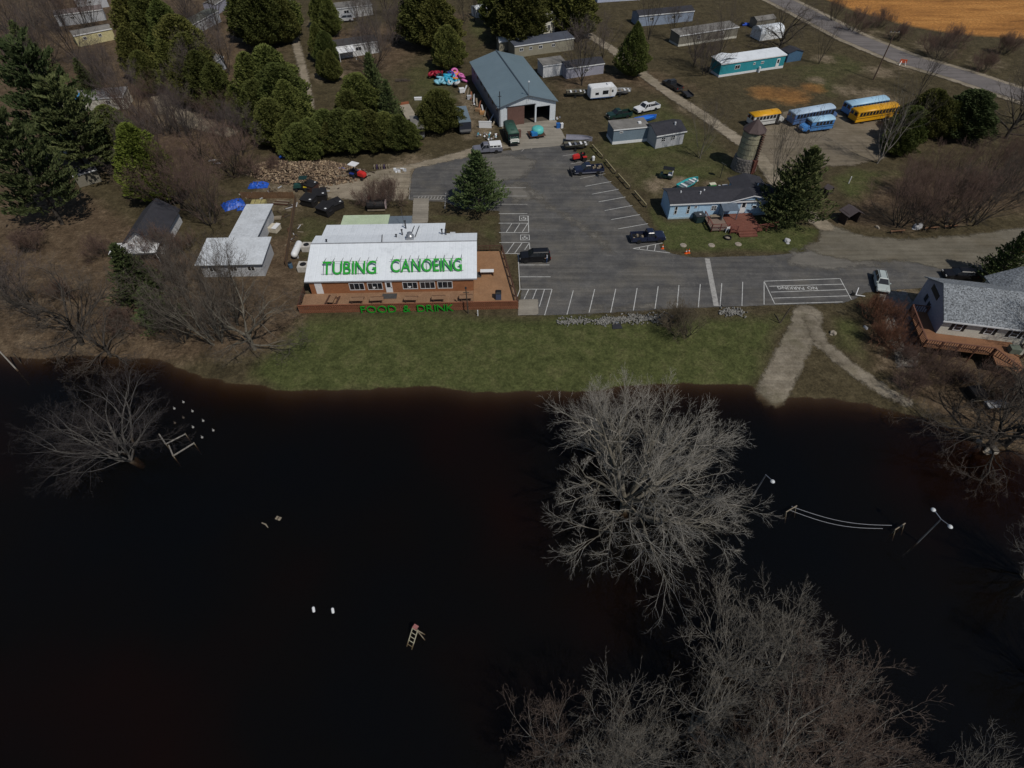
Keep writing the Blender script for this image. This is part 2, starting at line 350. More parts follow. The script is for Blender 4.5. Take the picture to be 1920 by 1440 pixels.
def track(name, px, widths, m, dz, step=.5):
    p = np.array(pxs(px)); q = []
    for i in range(len(p)-1):
        for t in np.linspace(0, 1, 7)[:-1]: q.append((p[i]*(1-t)+p[i+1]*t, widths[i]*(1-t)+widths[i+1]*t))
    q.append((p[-1], widths[-1])); P = np.array([a for a, _ in q]); Wd = np.array([w for _, w in q])
    def f(a, b):
        s = np.full(a.shape, -1e9)
        for i in range(len(P)-1):
            v = P[i+1]-P[i]; t = np.clip(((a-P[i][0])*v[0]+(b-P[i][1])*v[1])/(v@v), 0, 1)
            s = np.maximum(s, (Wd[i]*(1-t)+Wd[i+1]*t)/2 - np.hypot(a-P[i][0]-t*v[0], b-P[i][1]-t*v[1]))
        return s
    return sheet(name, f, bb(P, max(widths)), m, dz, step)
def sheet_mat(name, stops, fray, fscale, cracks=0.0, patch=None, spk_amt=.25, tint_scale=.35):
    m = bpy.data.materials.new(name); N, L = nt(m); B = N['Principled BSDF']; out = N['Material Output']
    B.inputs['Roughness'].default_value = .9; B.inputs['Specular IOR Level'].default_value = .2
    tc = N.new('ShaderNodeTexCoord'); V = tc.outputs['Object']
    n1 = noise(N, L, V, tint_scale, 8, .7); n2 = noise(N, L, V, 5, 4, .7, 7); n3 = noise(N, L, V, fscale, 5, .7, 17)
    c = ramp(N, L, n1, stops)
    if patch:
        n4 = noise(N, L, V, .13, 6, .7, 51); r = N.new('ShaderNodeMapRange'); r.inputs[1].default_value = patch[1]; r.inputs[2].default_value = patch[2]; r.inputs[4].default_value = patch[3]; L.new(n4, r.inputs[0])
        c = mix(N, L, r.outputs[0], c, patch[0])
    f = N.new('ShaderNodeMapRange'); f.inputs[1].default_value = .25; f.inputs[2].default_value = .75; f.inputs[3].default_value = 1-spk_amt; f.inputs[4].default_value = 1+spk_amt; L.new(n2, f.inputs[0])
    s1 = N.new('ShaderNodeVectorMath'); s1.operation = 'SCALE'; L.new(c, s1.inputs[0]); L.new(f.outputs[0], s1.inputs['Scale']); col = s1.outputs[0]
    if cracks:
        vo = N.new('ShaderNodeTexVoronoi'); vo.feature = 'DISTANCE_TO_EDGE'; vo.inputs['Scale'].default_value = .16
        wob = N.new('ShaderNodeVectorMath'); wob.operation = 'ADD'
        nn = N.new('ShaderNodeTexNoise'); nn.inputs['Scale'].default_value = .5; nn.inputs['Detail'].default_value = 5; L.new(V, nn.inputs['Vector'])
        sc = N.new('ShaderNodeVectorMath'); sc.operation = 'SCALE'; sc.inputs['Scale'].default_value = 5; L.new(nn.outputs['Color'], sc.inputs[0])
        L.new(V, wob.inputs[0]); L.new(sc.outputs[0], wob.inputs[1]); L.new(wob.outputs[0], vo.inputs['Vector'])
        r = N.new('ShaderNodeMapRange'); r.inputs[1].default_value = 0; r.inputs[2].default_value = .012; r.inputs[3].default_value = cracks; r.inputs[4].default_value = 0; L.new(vo.outputs['Distance'], r.inputs[0])
        col = mix(N, L, math_(N, L, 'MULTIPLY', r.outputs[0], n1), col, (.16, .15, .135))
    mp = N.new('ShaderNodeMapping'); mp.inputs['Scale'].default_value = (.05, .8, 1); mp.inputs['Rotation'].default_value = (0, 0, .06); L.new(V, mp.inputs[0])
    st = noise(N, L, mp.outputs[0], 1.6, 5, .65, 3); rs_ = N.new('ShaderNodeMapRange'); rs_.inputs[1].default_value = .32; rs_.inputs[2].default_value = .68; rs_.inputs[3].default_value = .80; rs_.inputs[4].default_value = 1.24; L.new(st, rs_.inputs[0])
    s2 = N.new('ShaderNodeVectorMath'); s2.operation = 'SCALE'; L.new(col, s2.inputs[0]); L.new(rs_.outputs[0], s2.inputs['Scale']); col = s2.outputs[0]      # tyre streaks
    L.new(col, B.inputs['Base Color'])
    bp = N.new('ShaderNodeBump'); bp.inputs['Strength'].default_value = .4; bp.inputs['Distance'].default_value = .06; L.new(n2, bp.inputs['Height']); L.new(bp.outputs[0], B.inputs['Normal'])
    at = N.new('ShaderNodeAttribute'); at.attribute_name = 'edge'
    a = math_(N, L, 'ADD', at.outputs['Fac'], math_(N, L, 'MULTIPLY', math_(N, L, 'SUBTRACT', n3, .5), fray*2))
    r = N.new('ShaderNodeMapRange'); r.inputs[1].default_value = -.02; r.inputs[2].default_value = fray*.5+.02; L.new(a, r.inputs[0])
    tr = N.new('ShaderNodeBsdfTransparent'); ms = N.new('ShaderNodeMixShader')
    L.new(r.outputs[0], ms.inputs[0]); L.new(tr.outputs[0], ms.inputs[1]); L.new(B.outputs[0], ms.inputs[2]); L.new(ms.outputs[0], out.inputs['Surface'])
    return m
M_ASPH = sheet_mat('worn_asphalt', [(.25, (.060,.059,.060)), (.46, (.084,.082,.081)), (.60, (.112,.108,.103)), (.78, (.18,.17,.155))], .22, 1.5, 1.0, ((.14,.128,.108), .47, .68, .8), .2, .3)
M_ROAD = sheet_mat('road_asphalt', [(.2, (.125,.112,.108)), (.8, (.19,.172,.165))], .2, 1.5, .5, None, .12)
M_GRAV = sheet_mat('pale_gravel', [(.2, (.17,.14,.10)), (.5, (.27,.228,.17)), (.85, (.36,.31,.24))], 1.0, .9, 0, ((.11,.095,.06), .48, .7, .8), .25)
M_RAMP = sheet_mat('ramp_gravel', [(.3, (.10,.085,.06)), (.45, (.17,.145,.108)), (.6, (.225,.195,.15)), (.8, (.28,.245,.19))], .9, 1.1, 0, ((.10,.09,.05), .5, .72, .75), .28, .5)
M_LOT = sheet_mat('lot_gravel', [(.2, (.10,.088,.068)), (.5, (.145,.13,.10)), (.85, (.20,.18,.145))], 1.3, .6, 0, ((.10,.08,.05), .5, .75, .7), .2)
M_TAN = sheet_mat('tan_lot', [(.2, (.12,.096,.066)), (.5, (.175,.145,.105)), (.85, (.24,.20,.15))], 1.6, .5, 0, ((.11,.09,.055), .5, .75, .7), .22)
M_DUST = sheet_mat('lot_dust', [(.2, (.11,.103,.092)), (.8, (.19,.175,.15))], 2.4, .55, 0, None, .2)
M_CONC = sheet_mat('old_concrete', [(.2, (.20,.18,.15)), (.8, (.32,.29,.24))], .15, 2, .6, None, .12)
M_BED = sheet_mat('bed_gravel', [(.2, (.12,.105,.09)), (.5, (.22,.20,.175)), (.85, (.34,.32,.29))], .7, 1.6, 0, None, .5, 1.8)
LOT_PX = [(971,592),(1060,591),(1150,586),(1250,580),(1440,573),(1580,569),(1606,560),(1622,549),(1690,543),(1780,538),(1780,500),(1640,480),(1530,470),(1440,479),(1300,482.5),(1262,476),
          (1240,466),(1228,440),(1215,421),(1185,387),(1160,357),(1120,318),(1085,288),(1060,270),(1000,276),(940,283),(880,291),(830,296),(778,314),(771,330),(767,376),(835,379),(868,392),(936,396),(940,476),(970,477),(977,545)]
lot = poly_sheet('parking_lot', LOT_PX, M_ASPH, .02, .45)
poly_sheet('gravel_lane', [(1525,475),(1500,462),(1530,450),(1545,415),(1575,425),(1620,442),(1700,448),(1800,440),(1920,425),(2200,400),(2200,560),(1920,545),(1830,520),(1780,508),(1700,492),(1600,492)], M_LOT, .045)
track('boat_ramp', [(1515,590),(1510,612),(1490,650),(1447,738)], [4.4,4.0,4.2,4.2], M_RAMP, .06)
track('gravel_spur', [(1520,600),(1540,645),(1600,695),(1660,734),(1705,756)], [2.6,2.3,2.3,2.2,1.6], M_RAMP, .064)
track('dirt_lane', [(1545,425),(1475,370),(1420,290),(1330,225),(1260,180),(1205,140),(1150,95),(1110,70),(1060,40)], [3.4]*9, M_GRAV, .13)
poly_sheet('bus_lot', [(1410,262),(1430,232),(1470,208),(1560,205),(1600,198),(1690,206),(1720,240),(1660,300),(1600,312),(1540,315),(1450,345)], M_TAN, .09)
track('woods_path', [(582,205),(568,130),(552,70),(545,0),(535,-60)], [2.4,2.4,2.6,2.6,2.6], M_GRAV, .14)
track('camp_path', [(285,120),(296,165),(318,205),(365,232),(430,250)], [4.5,5,5,5,4], M_GRAV, .14)
poly_sheet('dirt_yard', [(560,352),(640,340),(700,320),(778,306),(860,284),(930,262),(965,276),(775,318),(766,376),(700,380),(610,372)], M_GRAV, .035)
poly_sheet('barn_apron', [(940,236),(1042,224),(1062,262),(1050,274),(985,280),(960,284)], M_CONC, .06)
track('highway', [(1300,-75),(1420,-20),(1500,20),(1600,72),(1700,113),(1800,142),(1930,185),(2200,265)], [7.2]*8, M_ROAD, .20, .7)
track('road_shoulder', [(1300,-75),(1420,-20),(1500,20),(1600,72),(1700,113),(1800,142),(1930,185),(2200,265)], [11.0]*8, M_GRAV, .15, .7)
poly_sheet('gravel_bed', [(1645,545),(1700,545),(1735,600),(1720,690),(1680,690),(1660,620)], M_BED, .05)
poly_sheet('concrete_pad', [(972,562),(1009,561),(1010,591),(971,592)], M_CONC, .06, .3)
poly_sheet('garden_walk', [(775,372),(805,372),(803,418),(772,420)], M_CONC, .05, .3)

poly_sheet('dust_patch', [(885,298),(960,288),(1010,300),(990,335),(930,345),(870,330)], M_DUST, .026)
poly_sheet('dust_patch', [(940,345),(990,340),(1010,372),(960,385)], M_DUST, .026)
poly_sheet('dust_patch', [(1480,470),(1540,455),(1620,470),(1660,500),(1560,510),(1470,500)], M_DUST, .026)
track('dust_patch', [(975,345),(1040,392),(1115,440),(1140,470)], [2.2,2.0,2.2,2.0], M_DUST, .027)
poly_sheet('dust_patch', [(1090,575),(1230,565),(1240,582),(1090,590)], M_DUST, .026)
# painted markings, one strip each, children of the lot
M_PAINT = mat('road_paint', (.52,.52,.50), .8, .2, 1.2, wear=(.12,.118,.115), wear_amt=.8)
M_PAINT2 = mat('faded_paint', (.36,.35,.33), .85, .2, 1.5, wear=(.09,.085,.08), wear_amt=.85)
def paint(a, b, w=.11, m=M_PAINT, name='parking_line', z=.034):
    a, b = G(*a), G(*b); v = Vector((b[0]-a[0], b[1]-a[1])); Lg = v.length; v.normalize(); n = Vector((-v.y, v.x))*w/2
    A_, B_ = Vector(a), Vector(b); q = [A_-n, B_-n, B_+n, A_+n]
    return MB().slab([(p.x, p.y, z) for p in q], .006).build(name, m, lot)
z7 = lambda x, y: (960+x/4, 330+y/4)
z8 = lambda x, y: (1440+x/4, 330+y/4)
for s in [(460,858,412,1040),(620,850,578,1025),(778,848,740,1025),(938,842,910,1010),(1096,828,1072,998),(1252,820,1236,990),(1412,812,1397,985),(1573,805,1560,978),(1730,795,1724,975),
          (60,850,300,850),(300,850,245,1045),(125,852,90,925),(183,852,155,925),(243,852,205,980),(60,850,40,905),(45,590,60,850),(55,668,280,668),(60,757,290,757),(-85,583,50,583),
          (-100,283,115,283),(-100,355,122,355),(-98,425,125,425),(-95,500,130,500),(15,425,60,355),(75,425,118,357),(-45,425,0,355),(20,580,75,503),(95,555,130,503),(-40,580,15,503),(122,300,125,425),(130,500,134,548),
          (550,78,745,42),(600,137,800,100),(648,195,852,158),(695,260,903,222),(745,328,960,290),(795,398,1020,358),(905,545,1130,503),(905,545,1185,578),(955,537,955,551),(1020,525,1012,557),(1078,513,1068,563)]:
    paint(z7(*s[:2]), z7(*s[2:]))
for s in [(-100,88,105,88),(-100,151,115,151),(-100,213,115,213),(510,20,700,-17),(440,-90,600,-120),(380,-150,480,-165)]:
    paint(z7(*s[:2]), z7(*s[2:]), .13, M_PAINT2)
for s in [(-30,790,540,770),(540,770,625,928),(50,960,560,945),(-30,790,50,960),(10,828,560,812),(22,872,580,853),(40,917,600,900)]: paint(z8(*s[:2]), z8(*s[2:]))
paint(z7(1890,790), z7(1890,965))
for a, b in [((770,332),(767,374)),((775,368),(836,367)),((836,362),(834,392)),((778,374),(834,374)),((905,300),(880,312)),((986,276),(978,284)),((1003,270),(996,280)),((1018,268),(1012,277))]: paint(a, b, .12, M_PAINT2)
for k in range(9): paint((783+k*6, 374), (786+k*6, 368.5), .12, M_PAINT2)
paint((1326,485), (1343,574), .75, M_PAINT2, 'crossing_stripe', .033)
def painted_text(s, p, ang, size):
    me = text_mesh(s, size, .004, .012); x, y = p
    o = ob('lettering', me, M_PAINT, lot); o.location = (x, y, .036); o.rotation_euler = (0, 0, ang); return o
tx = G(*z8(366, 832)); painted_text('NO', tx, R(178), .95)
tx = G(*z8(268, 833)); painted_text('PARKING', tx, R(178), .95)
for cx, cy in [(88,318),(97,462)]:          # wheelchair symbols in a pale box
    x, y = G(*z7(cx, cy)); m_ = MB()
    for a, b, c_, d in [(-.75,.75,-.75,-.65),(-.75,.75,.65,.75),(-.75,-.65,-.649,.649),(.65,.75,-.649,.649)]: m_.box(x+a, x+b, y+c_, y+d, .03, .036)
    m_.box(x-.1, x+.08, y-.05, y+.42, .03, .036); m_.box(x+.09, x+.4, y+.02, y+.14, .03, .036); m_.box(x+.3, x+.42, y-.4, y+.01, .03, .036)
    for k in range(10):
        t0, t1 = k/10*math.pi*1.5+1.9, (k+1)/10*math.pi*1.5+1.9
        m_.add([(x-.05+r*math.cos(t), y-.15+r*math.sin(t), .037) for t in (t0, t1) for r in (.28, .38)], [(0, 1, 3, 2)])
    m_.build('symbol', M_PAINT, lot)
# ------------------------------------------------------------------ trees
def unit(v): return v / np.maximum(np.linalg.norm(v, axis=-1, keepdims=True), 1e-9)
def tubes(P, Rr, sides):                    # P (N,k,3), Rr (N,k) -> verts, quads
    n, k, _ = P.shape
    D = np.empty_like(P); D[:, 1:-1] = P[:, 2:]-P[:, :-2]; D[:, 0] = P[:, 1]-P[:, 0]; D[:, -1] = P[:, -1]-P[:, -2]; D = unit(D)
    ref = np.where(np.abs(D[..., 2:3]) < .9, np.array([0, 0, 1.]), np.array([1., 0, 0]))
    U = unit(np.cross(D, ref)); W = np.cross(D, U)
    th = np.arange(sides)*2*np.pi/sides
    V = P[:, :, None] + Rr[:, :, None, None]*(U[:, :, None]*np.cos(th)[:, None] + W[:, :, None]*np.sin(th)[:, None])
    base = (np.arange(n)[:, None, None]*k + np.arange(k-1)[None, :, None])*sides
    i = np.arange(sides)[None, None]; j = (i+1) % sides
    Q = np.stack([base+i, base+j, base+sides+j, base+sides+i], -1).reshape(-1, 4)
    return V.reshape(-1, 3), Q
def grow(p, d, ln, r, k, bend, up, rg, taper=.35):
    n = len(p); P = np.empty((n, k, 3)); P[:, 0] = p; cur = d.copy(); st = ln/(k-1)
    for i in range(1, k):
        cur = unit(cur + rg.normal(0, bend, (n, 3)) + np.array([0, 0, up])); P[:, i] = P[:, i-1] + cur*st[:, None]
    Rr = r[:, None]*np.linspace(1, taper, k)[None]
    return P, Rr, cur
def spawn(P, Rr, m, t0, t1, ang, lenr, rr, rg, ln, jit=.3, tip=True):
    n, k, _ = P.shape
    t = rg.uniform(t0, t1, (n, m))
    if tip: t[:, 0] = .98
    f = t*(k-1); i = np.clip(f.astype(int), 0, k-2); fr = (f-i)[..., None]; ar = np.arange(n)[:, None]
    pos = P[ar, i]*(1-fr) + P[ar, i+1]*fr; d = unit(P[ar, i+1]-P[ar, i])
    rad = (Rr[ar, i]*(1-fr[..., 0]) + Rr[ar, i+1]*fr[..., 0])*rr
    ref = unit(rg.normal(0, 1, (n, m, 3))); u = unit(np.cross(d, ref))
    a = rg.normal(ang, ang*.25, (n, m, 1)); a[:, :1] *= .4 if tip else 1
    dd = unit(d*np.cos(a) + u*np.sin(a))
    L_ = ln[:, None]*lenr*rg.uniform(1-jit, 1+jit, (n, m))*(1.15-.45*t)
    return pos.reshape(-1, 3), dd.reshape(-1, 3), L_.ravel(), rad.ravel()
def bare_tree(seed, h, trunk_h, r0, limbs, nbr, spread=.75, up=.06, fork=1, lean=(0, 0), minr=.012, lens=(.62,.55,.5,.45), bend=.10, rmin_twig=.010):
    """returns (trunk+limb mesh data, twig mesh data)"""
    rg = np.random.default_rng(seed); big, small = [], []
    p = np.zeros((fork, 3)); p[:, 2] = -1.0; d = np.zeros((fork, 3)); d[:, 2] = 1; d[:, 0] = lean[0]; d[:, 1] = lean[1]
    if fork > 1:
        a = np.arange(fork)*2*np.pi/fork + rg.uniform(0, 6); d[:, 0] += .45*np.cos(a); d[:, 1] += .45*np.sin(a); p[:, 0] = .25*np.cos(a); p[:, 1] = .25*np.sin(a)
    ln = np.full(fork, trunk_h+1.0)*rg.uniform(.85, 1.15, fork); P, Rr, _ = grow(p, unit(d), ln, np.full(fork, r0), 6, .05, .02, rg, .72)
    big.append(tubes(P, Rr, 9))
    crown = h-trunk_h
    p, d, l, r = spawn(P, Rr, limbs, .5, 1.0, spread, 1, .62, rg, np.full(fork, crown), .2)
    l = crown*rg.uniform(.78, 1.0, len(l))
    if fork == 1:                           # limbs spread evenly round the trunk, low ones flatter
        tt = np.linspace(.42, .99, limbs); fk = tt*5; ii = np.clip(fk.astype(int), 0, 4); fr_ = (fk-ii)[:, None]
        p = P[0, ii]*(1-fr_)+P[0, ii+1]*fr_; az = np.arange(limbs)*2.399+rg.uniform(0, 6)+rg.normal(0, .2, limbs); sp_ = spread*np.linspace(1.25, .45, limbs)
        d = np.stack([np.sin(sp_)*np.cos(az), np.sin(sp_)*np.sin(az), np.cos(sp_)], 1); d = unit(d+np.array([lean[0], lean[1], 0])); r = np.linspace(.52, .6, limbs)*r0*.8
    lv = 0
    for nb in nbr:
        k = (7, 6, 5, 4, 3)[min(lv, 4)]
        P, Rr, _ = grow(p, d, l, np.maximum(r, minr), k, bend*(1+.25*lv), up, rg, .38 if lv < 2 else .3)
        (big if lv < 2 else small).append(tubes(P, Rr, (7, 5, 4, 3, 3)[min(lv, 4)]))
        p, d, l, r = spawn(P, Rr, nb, .22, 1.0, (.62, .66, .68, .7)[min(lv, 3)], lens[min(lv, 3)], .60, rg, l)
        lv += 1
    P, Rr, _ = grow(p, d, l, np.maximum(r, rmin_twig), 3, bend*1.6, up*.8, rg, .5)
    small.append(tubes(P, Rr, 3))
    def cat(lst):
        V, Q, o = [], [], 0
        for v, q in lst: V.append(v); Q.append(q+o); o += len(v)
        return np.concatenate(V), np.concatenate(Q)
    return cat(big), cat(small)
def bark_mat(name, dark, light, s=2.0):
    m = bpy.data.materials.new(name); N, L = nt(m); B = N['Principled BSDF']; B.inputs['Roughness'].default_value = .95; B.inputs['Specular IOR Level'].default_value = .1
    tc = N.new('ShaderNodeTexCoord'); oi = N.new('ShaderNodeObjectInfo')
    c = ramp(N, L, noise(N, L, tc.outputs['Object'], s, 5, .7), [(.25, dark), (.75, light)])
    sc = N.new('ShaderNodeVectorMath'); sc.operation = 'SCALE'; L.new(c, sc.inputs[0])
    r = N.new('ShaderNodeMapRange'); r.inputs[3].default_value = .8; r.inputs[4].default_value = 1.2; L.new(oi.outputs['Random'], r.inputs[0]); L.new(r.outputs[0], sc.inputs['Scale'])
    L.new(sc.outputs[0], B.inputs['Base Color']); return m
BK_GREY = bark_mat('grey_bark', (.09,.08,.062), (.21,.19,.155)); TW_GREY = bark_mat('grey_twigs', (.19,.175,.15), (.35,.325,.285), .4)
BK_LEAN = bark_mat('dark_lean_bark', (.06,.055,.05), (.15,.138,.125)); TW_LEAN = bark_mat('dark_lean_twigs', (.05,.043,.042), (.10,.088,.085), .4); TW_TAN = bark_mat('tan_twigs', (.12,.095,.065), (.21,.17,.12), .4); TW_GROVE = bark_mat('dim_grey_twigs', (.14,.125,.105), (.26,.235,.20), .4); BK_GROVE = bark_mat('dim_grey_bark', (.13,.118,.10), (.27,.25,.22)); TW_GROVER = bark_mat('dim_red_twigs', (.125,.095,.076), (.23,.172,.138), .4)  # leaning tree: bark and twigs darker than the grey set
BK_DARK = bark_mat('dark_bark', (.03,.026,.022), (.085,.075,.065)); TW_DARK = bark_mat('brown_twigs', (.075,.062,.05), (.15,.125,.105), .4)
TW_RED = bark_mat('reddish_twigs', (.11,.072,.058), (.20,.135,.11), .4); TW_RUST = bark_mat('rust_twigs', (.12,.055,.035), (.24,.12,.075), .6)
BK_PALE = bark_mat('pale_bark', (.17,.15,.13), (.33,.30,.265)); TW_MAUVE = bark_mat('mauve_twigs', (.085,.066,.062), (.15,.122,.112), .4)
def tree_proto(data, name='bare_tree'):
    (bv, bq), (sv_, sq) = data
    return np_mesh('trunk', bv, quads=bq, smooth=True), np_mesh('crown', sv_, quads=sq, smooth=True)
def place_tree(meshes, mats, loc, rz, sc, name, label, group, cat='tree'):
    t = thing(name, label, cat, loc, rz, group); t.scale = sc if isinstance(sc, (tuple, list)) else (sc,)*3
    for me, m, nm in zip(meshes, mats, ('trunk', 'crown')):
        o = bpy.data.objects.new(nm, me); COL.objects.link(o); o.parent = t
        if not me.materials: me.materials.append(None)
        o.material_slots[0].link = 'OBJECT'; o.material_slots[0].material = m
    return t
BIG = [tree_proto(bare_tree(s, 15.5, 3.4, .55, 13, (8, 6, 6, 4), 1.02, .03, 1, (.10, .16), minr=.0115, lens=(.60,.52,.50,.52), bend=.07, rmin_twig=.009)) for s in (3,)]
BIG2 = [tree_proto(bare_tree(s, 14, 4.0, .30, 7, (6, 6, 5, 3), .52, .10, 1, (-.22, .05), minr=.0115, lens=(.6,.5,.46,.5), bend=.075, rmin_twig=.009)) for s in (21, 22)]
LEAN = tree_proto(bare_tree(31, 15, 2.6, .40, 6, (6, 6, 6, 5), .75, .03, 2, (-.75, .25), .012, rmin_twig=.009))
MID = [tree_proto(bare_tree(s, 11, 2.5, .20, 7, (7, 5, 5, 3), .58, .12, 1, minr=.012, bend=.085, rmin_twig=.0105)) for s in (41, 42, 43)]
THIN = [tree_proto(bare_tree(s, 9, 1.2, .13, 5, (6, 5, 4), .45, .16, 1, minr=.012, rmin_twig=.011)) for s in (51, 52)]
MULTI = [tree_proto(bare_tree(s, 10, 1.5, .16, 4, (6, 5, 5, 3), .42, .12, 4, minr=.012, rmin_twig=.010)) for s in (61, 62)]
OAK = [tree_proto(bare_tree(s, 12, 3.5, .36, 7, (7, 6, 5, 4), .95, .03, 1, minr=.013, bend=.19, rmin_twig=.011)) for s in (71, 72)]
SHRUB = [tree_proto(bare_tree(s, 3.0, .3, .05, 5, (6, 6, 5), .6, .10, 5, minr=.011, rmin_twig=.009)) for s in (81, 82)]

# evergreen foliage: thousands of small sprays through the crown's volume
def sprays(C, Dr, size, rg, per=2, narrow=.45):
    """C centres (n,3), Dr outward directions; each spray = 'per' crossed leaf-shaped kites"""
    V, Q = [], []; n = len(C); o = 0
    for _ in range(per):
        d = unit(Dr + rg.normal(0, .45, (n, 3))); s = unit(np.cross(d, rg.normal(0, 1, (n, 3))))
        L_ = size*rg.uniform(.6, 1.3, (n, 1)); w = L_*narrow
        a = C - d*L_*.4; b = C + s*w*.5; c = C + d*L_*.6; e = C - s*w*.5
        V.append(np.stack([a, b, c, e], 1).reshape(-1, 3)); Q.append(np.arange(n*4).reshape(-1, 4)+o); o += n*4
    return np.concatenate(V), np.concatenate(Q)
def cedar(seed, h=10, w=4.2, n=9000, leaf=.42, shape=.75, base=.04):
    rg = np.random.default_rng(seed)
    t = rg.beta(1.1, 1.35, n); ang = rg.uniform(0, 2*np.pi, n)
    prof = np.minimum(1, (t/.22)**.5)*np.power(np.clip(np.minimum(1, (1-t)/.70), 0, 1), shape)*1.05
    ph = rg.uniform(0, 6, 6)
    lump = 1 + .13*np.sin(ang*3+ph[0]+t*4) + .13*np.sin(ang*6+ph[1]-t*9) + .10*np.sin(t*23+ph[2]+ang*4) + .10*np.sin(ang*11+t*19+ph[3])
    r = w/2*prof*lump*np.where(rg.random(n) < .72, rg.uniform(.86, 1.05, n), rg.uniform(.35, .9, n))
    z = h*(base + (1-base)*t)
    C = np.stack([r*np.cos(ang), r*np.sin(ang), z], 1)
    Dr = np.stack([np.cos(ang)*.75, np.sin(ang)*.75, np.full(n, .75)], 1)
    V, Q = sprays(C, Dr, leaf, rg)
    tv, tq = tubes(np.array([[[0, 0, -.5], [0, 0, h*.45], [0, 0, h*.9]]]), np.array([[w*.045, w*.03, .02]]), 7)
    return np_mesh('trunk', tv, quads=tq), np_mesh('crown', V, quads=Q)
def pine(seed, h=12, w=7, whorls=17, per=8, leaf=.5, droop=.0, dens=34, top=.9, blunt=.8, low=.10, jz=.12, lat=.17):
    rg = np.random.default_rng(seed); bp_, br, C, Dr = [], [], [], []
    for i in range(whorls):
        t = low + (.97-low)*(i/(whorls-1))**.95; ln = w/2*np.power(1-t*.97, blunt)*1.12; a0 = rg.uniform(0, 6)
        for j in range(per):
            a = a0 + j*2*np.pi/per + rg.normal(0, .22); l = ln*rg.uniform(.62, 1.12); el = .30 + .5*t - droop
            d = np.array([math.cos(a)*math.cos(el), math.sin(a)*math.cos(el), math.sin(el)]); p0 = np.array([0, 0, h*t + rg.normal(0, jz)])
            s = np.linspace(0, 1, 4)[:, None]; pts = p0 + d*l*s + np.array([0, 0, .16*l])*(s*s) - np.array([0, 0, droop*l*.4])*s
            bp_.append(pts); br.append(np.linspace(.05, .012, 4))
            m = int(dens*max(.35, l/(w/2))); u = rg.uniform(.22, 1.04, m)**.8
            q = p0 + d*l*u[:, None] + np.array([0, 0, .16*l])*(u*u)[:, None] - np.array([0, 0, droop*l*.4])*u[:, None]
            sd_ = np.array([-d[1], d[0], 0]); q = q + sd_*(rg.normal(0, lat, m)*l*(1.15-u*.55))[:, None] + rg.normal(0, .10, (m, 3))
            C.append(q); Dr.append(np.repeat((d*.8 + np.array([0, 0, .6]))[None], m, 0))
    V, Q = sprays(np.concatenate(C), np.concatenate(Dr), leaf, rg, 3, .34)
    tv, tq = tubes(np.array([[[0, 0, -.5], [0, 0, h*.5], [0, 0, h*.98]]]), np.array([[h*.018, h*.012, .03]]), 8)
    v2, q2 = tubes(np.array(bp_), np.array(br), 4)
    return np_mesh('trunk', np.concatenate([tv, v2]), quads=np.concatenate([tq, q2+len(tv)])), np_mesh('crown', V, quads=Q)
def foliage_mat(name, dark, mid_, light, s=1.1):
    m = bpy.data.materials.new(name); N, L = nt(m); B = N['Principled BSDF']; B.inputs['Roughness'].default_value = .8; B.inputs['Specular IOR Level'].default_value = .15
    tc = N.new('ShaderNodeTexCoord'); oi = N.new('ShaderNodeObjectInfo')
    gi = N.new('ShaderNodeNewGeometry')
    n1 = noise(N, L, tc.outputs['Object'], s, 4, .65)
    fac = math_(N, L, 'ADD', math_(N, L, 'MULTIPLY', n1, .75), math_(N, L, 'MULTIPLY', gi.outputs['Random Per Island'], .25))
    c = ramp(N, L, fac, [(.28, dark), (.5, mid_), (.74, light)])
    hs = N.new('ShaderNodeHueSaturation'); L.new(c, hs.inputs['Color'])
    r = N.new('ShaderNodeMapRange'); r.inputs[3].default_value = .68; r.inputs[4].default_value = 1.28; L.new(oi.outputs['Random'], r.inputs[0]); L.new(r.outputs[0], hs.inputs['Value'])
    r2 = N.new('ShaderNodeMapRange'); r2.inputs[3].default_value = .475; r2.inputs[4].default_value = .52
    wn_ = N.new('ShaderNodeTexWhiteNoise'); wn_.noise_dimensions = '1D'; L.new(oi.outputs['Random'], wn_.inputs['W']); L.new(wn_.outputs[0], r2.inputs[0]); L.new(r2.outputs[0], hs.inputs['Hue'])
    L.new(hs.outputs[0], B.inputs['Base Color']); return m
FO_CEDAR = foliage_mat('cedar_foliage', (.046,.055,.015), (.094,.107,.027), (.155,.163,.048))
FO_BRIGHT = foliage_mat('bright_cedar_foliage', (.045,.06,.010), (.095,.122,.02), (.15,.175,.035))
FO_PINE = foliage_mat('pine_foliage', (.034,.050,.018), (.078,.102,.038), (.14,.16,.066))
FO_SPRUCE = foliage_mat('spruce_foliage', (.036,.054,.020), (.076,.106,.038), (.13,.158,.062))
CEDAR = [cedar(101, 10, 4.8, 14000, .34, .52), cedar(102, 10, 5.3, 15000, .34, .48), cedar(103, 10, 4.5, 13000, .33, .50), cedar(104, 10, 5.7, 16000, .35, .42)]
CONE = cedar(111, 11, 6.6, 15000, .36, .85, .02)
ROUND = [cedar(121, 7, 7.5, 16000, .34, .46), cedar(122, 7, 7.0, 15000, .34, .42)]
PINE = [pine(131, 12, 9.0, 17, 9, .55, 0, 46, blunt=.72, low=.06), pine(132, 12, 10.0, 16, 9, .58, .03, 50, blunt=.72, low=.06)]
SPRUCE = [pine(141, 12, 6.5, 21, 9, .46, .10, 38, blunt=.85, low=.05)]
WPINE = [pine(151, 20, 15, 12, 6, .85, .20, 110, blunt=.42, low=.20, jz=.7, lat=.24), pine(152, 20, 14, 11, 6, .85, .18, 110, blunt=.45, low=.22, jz=.7, lat=.24)]

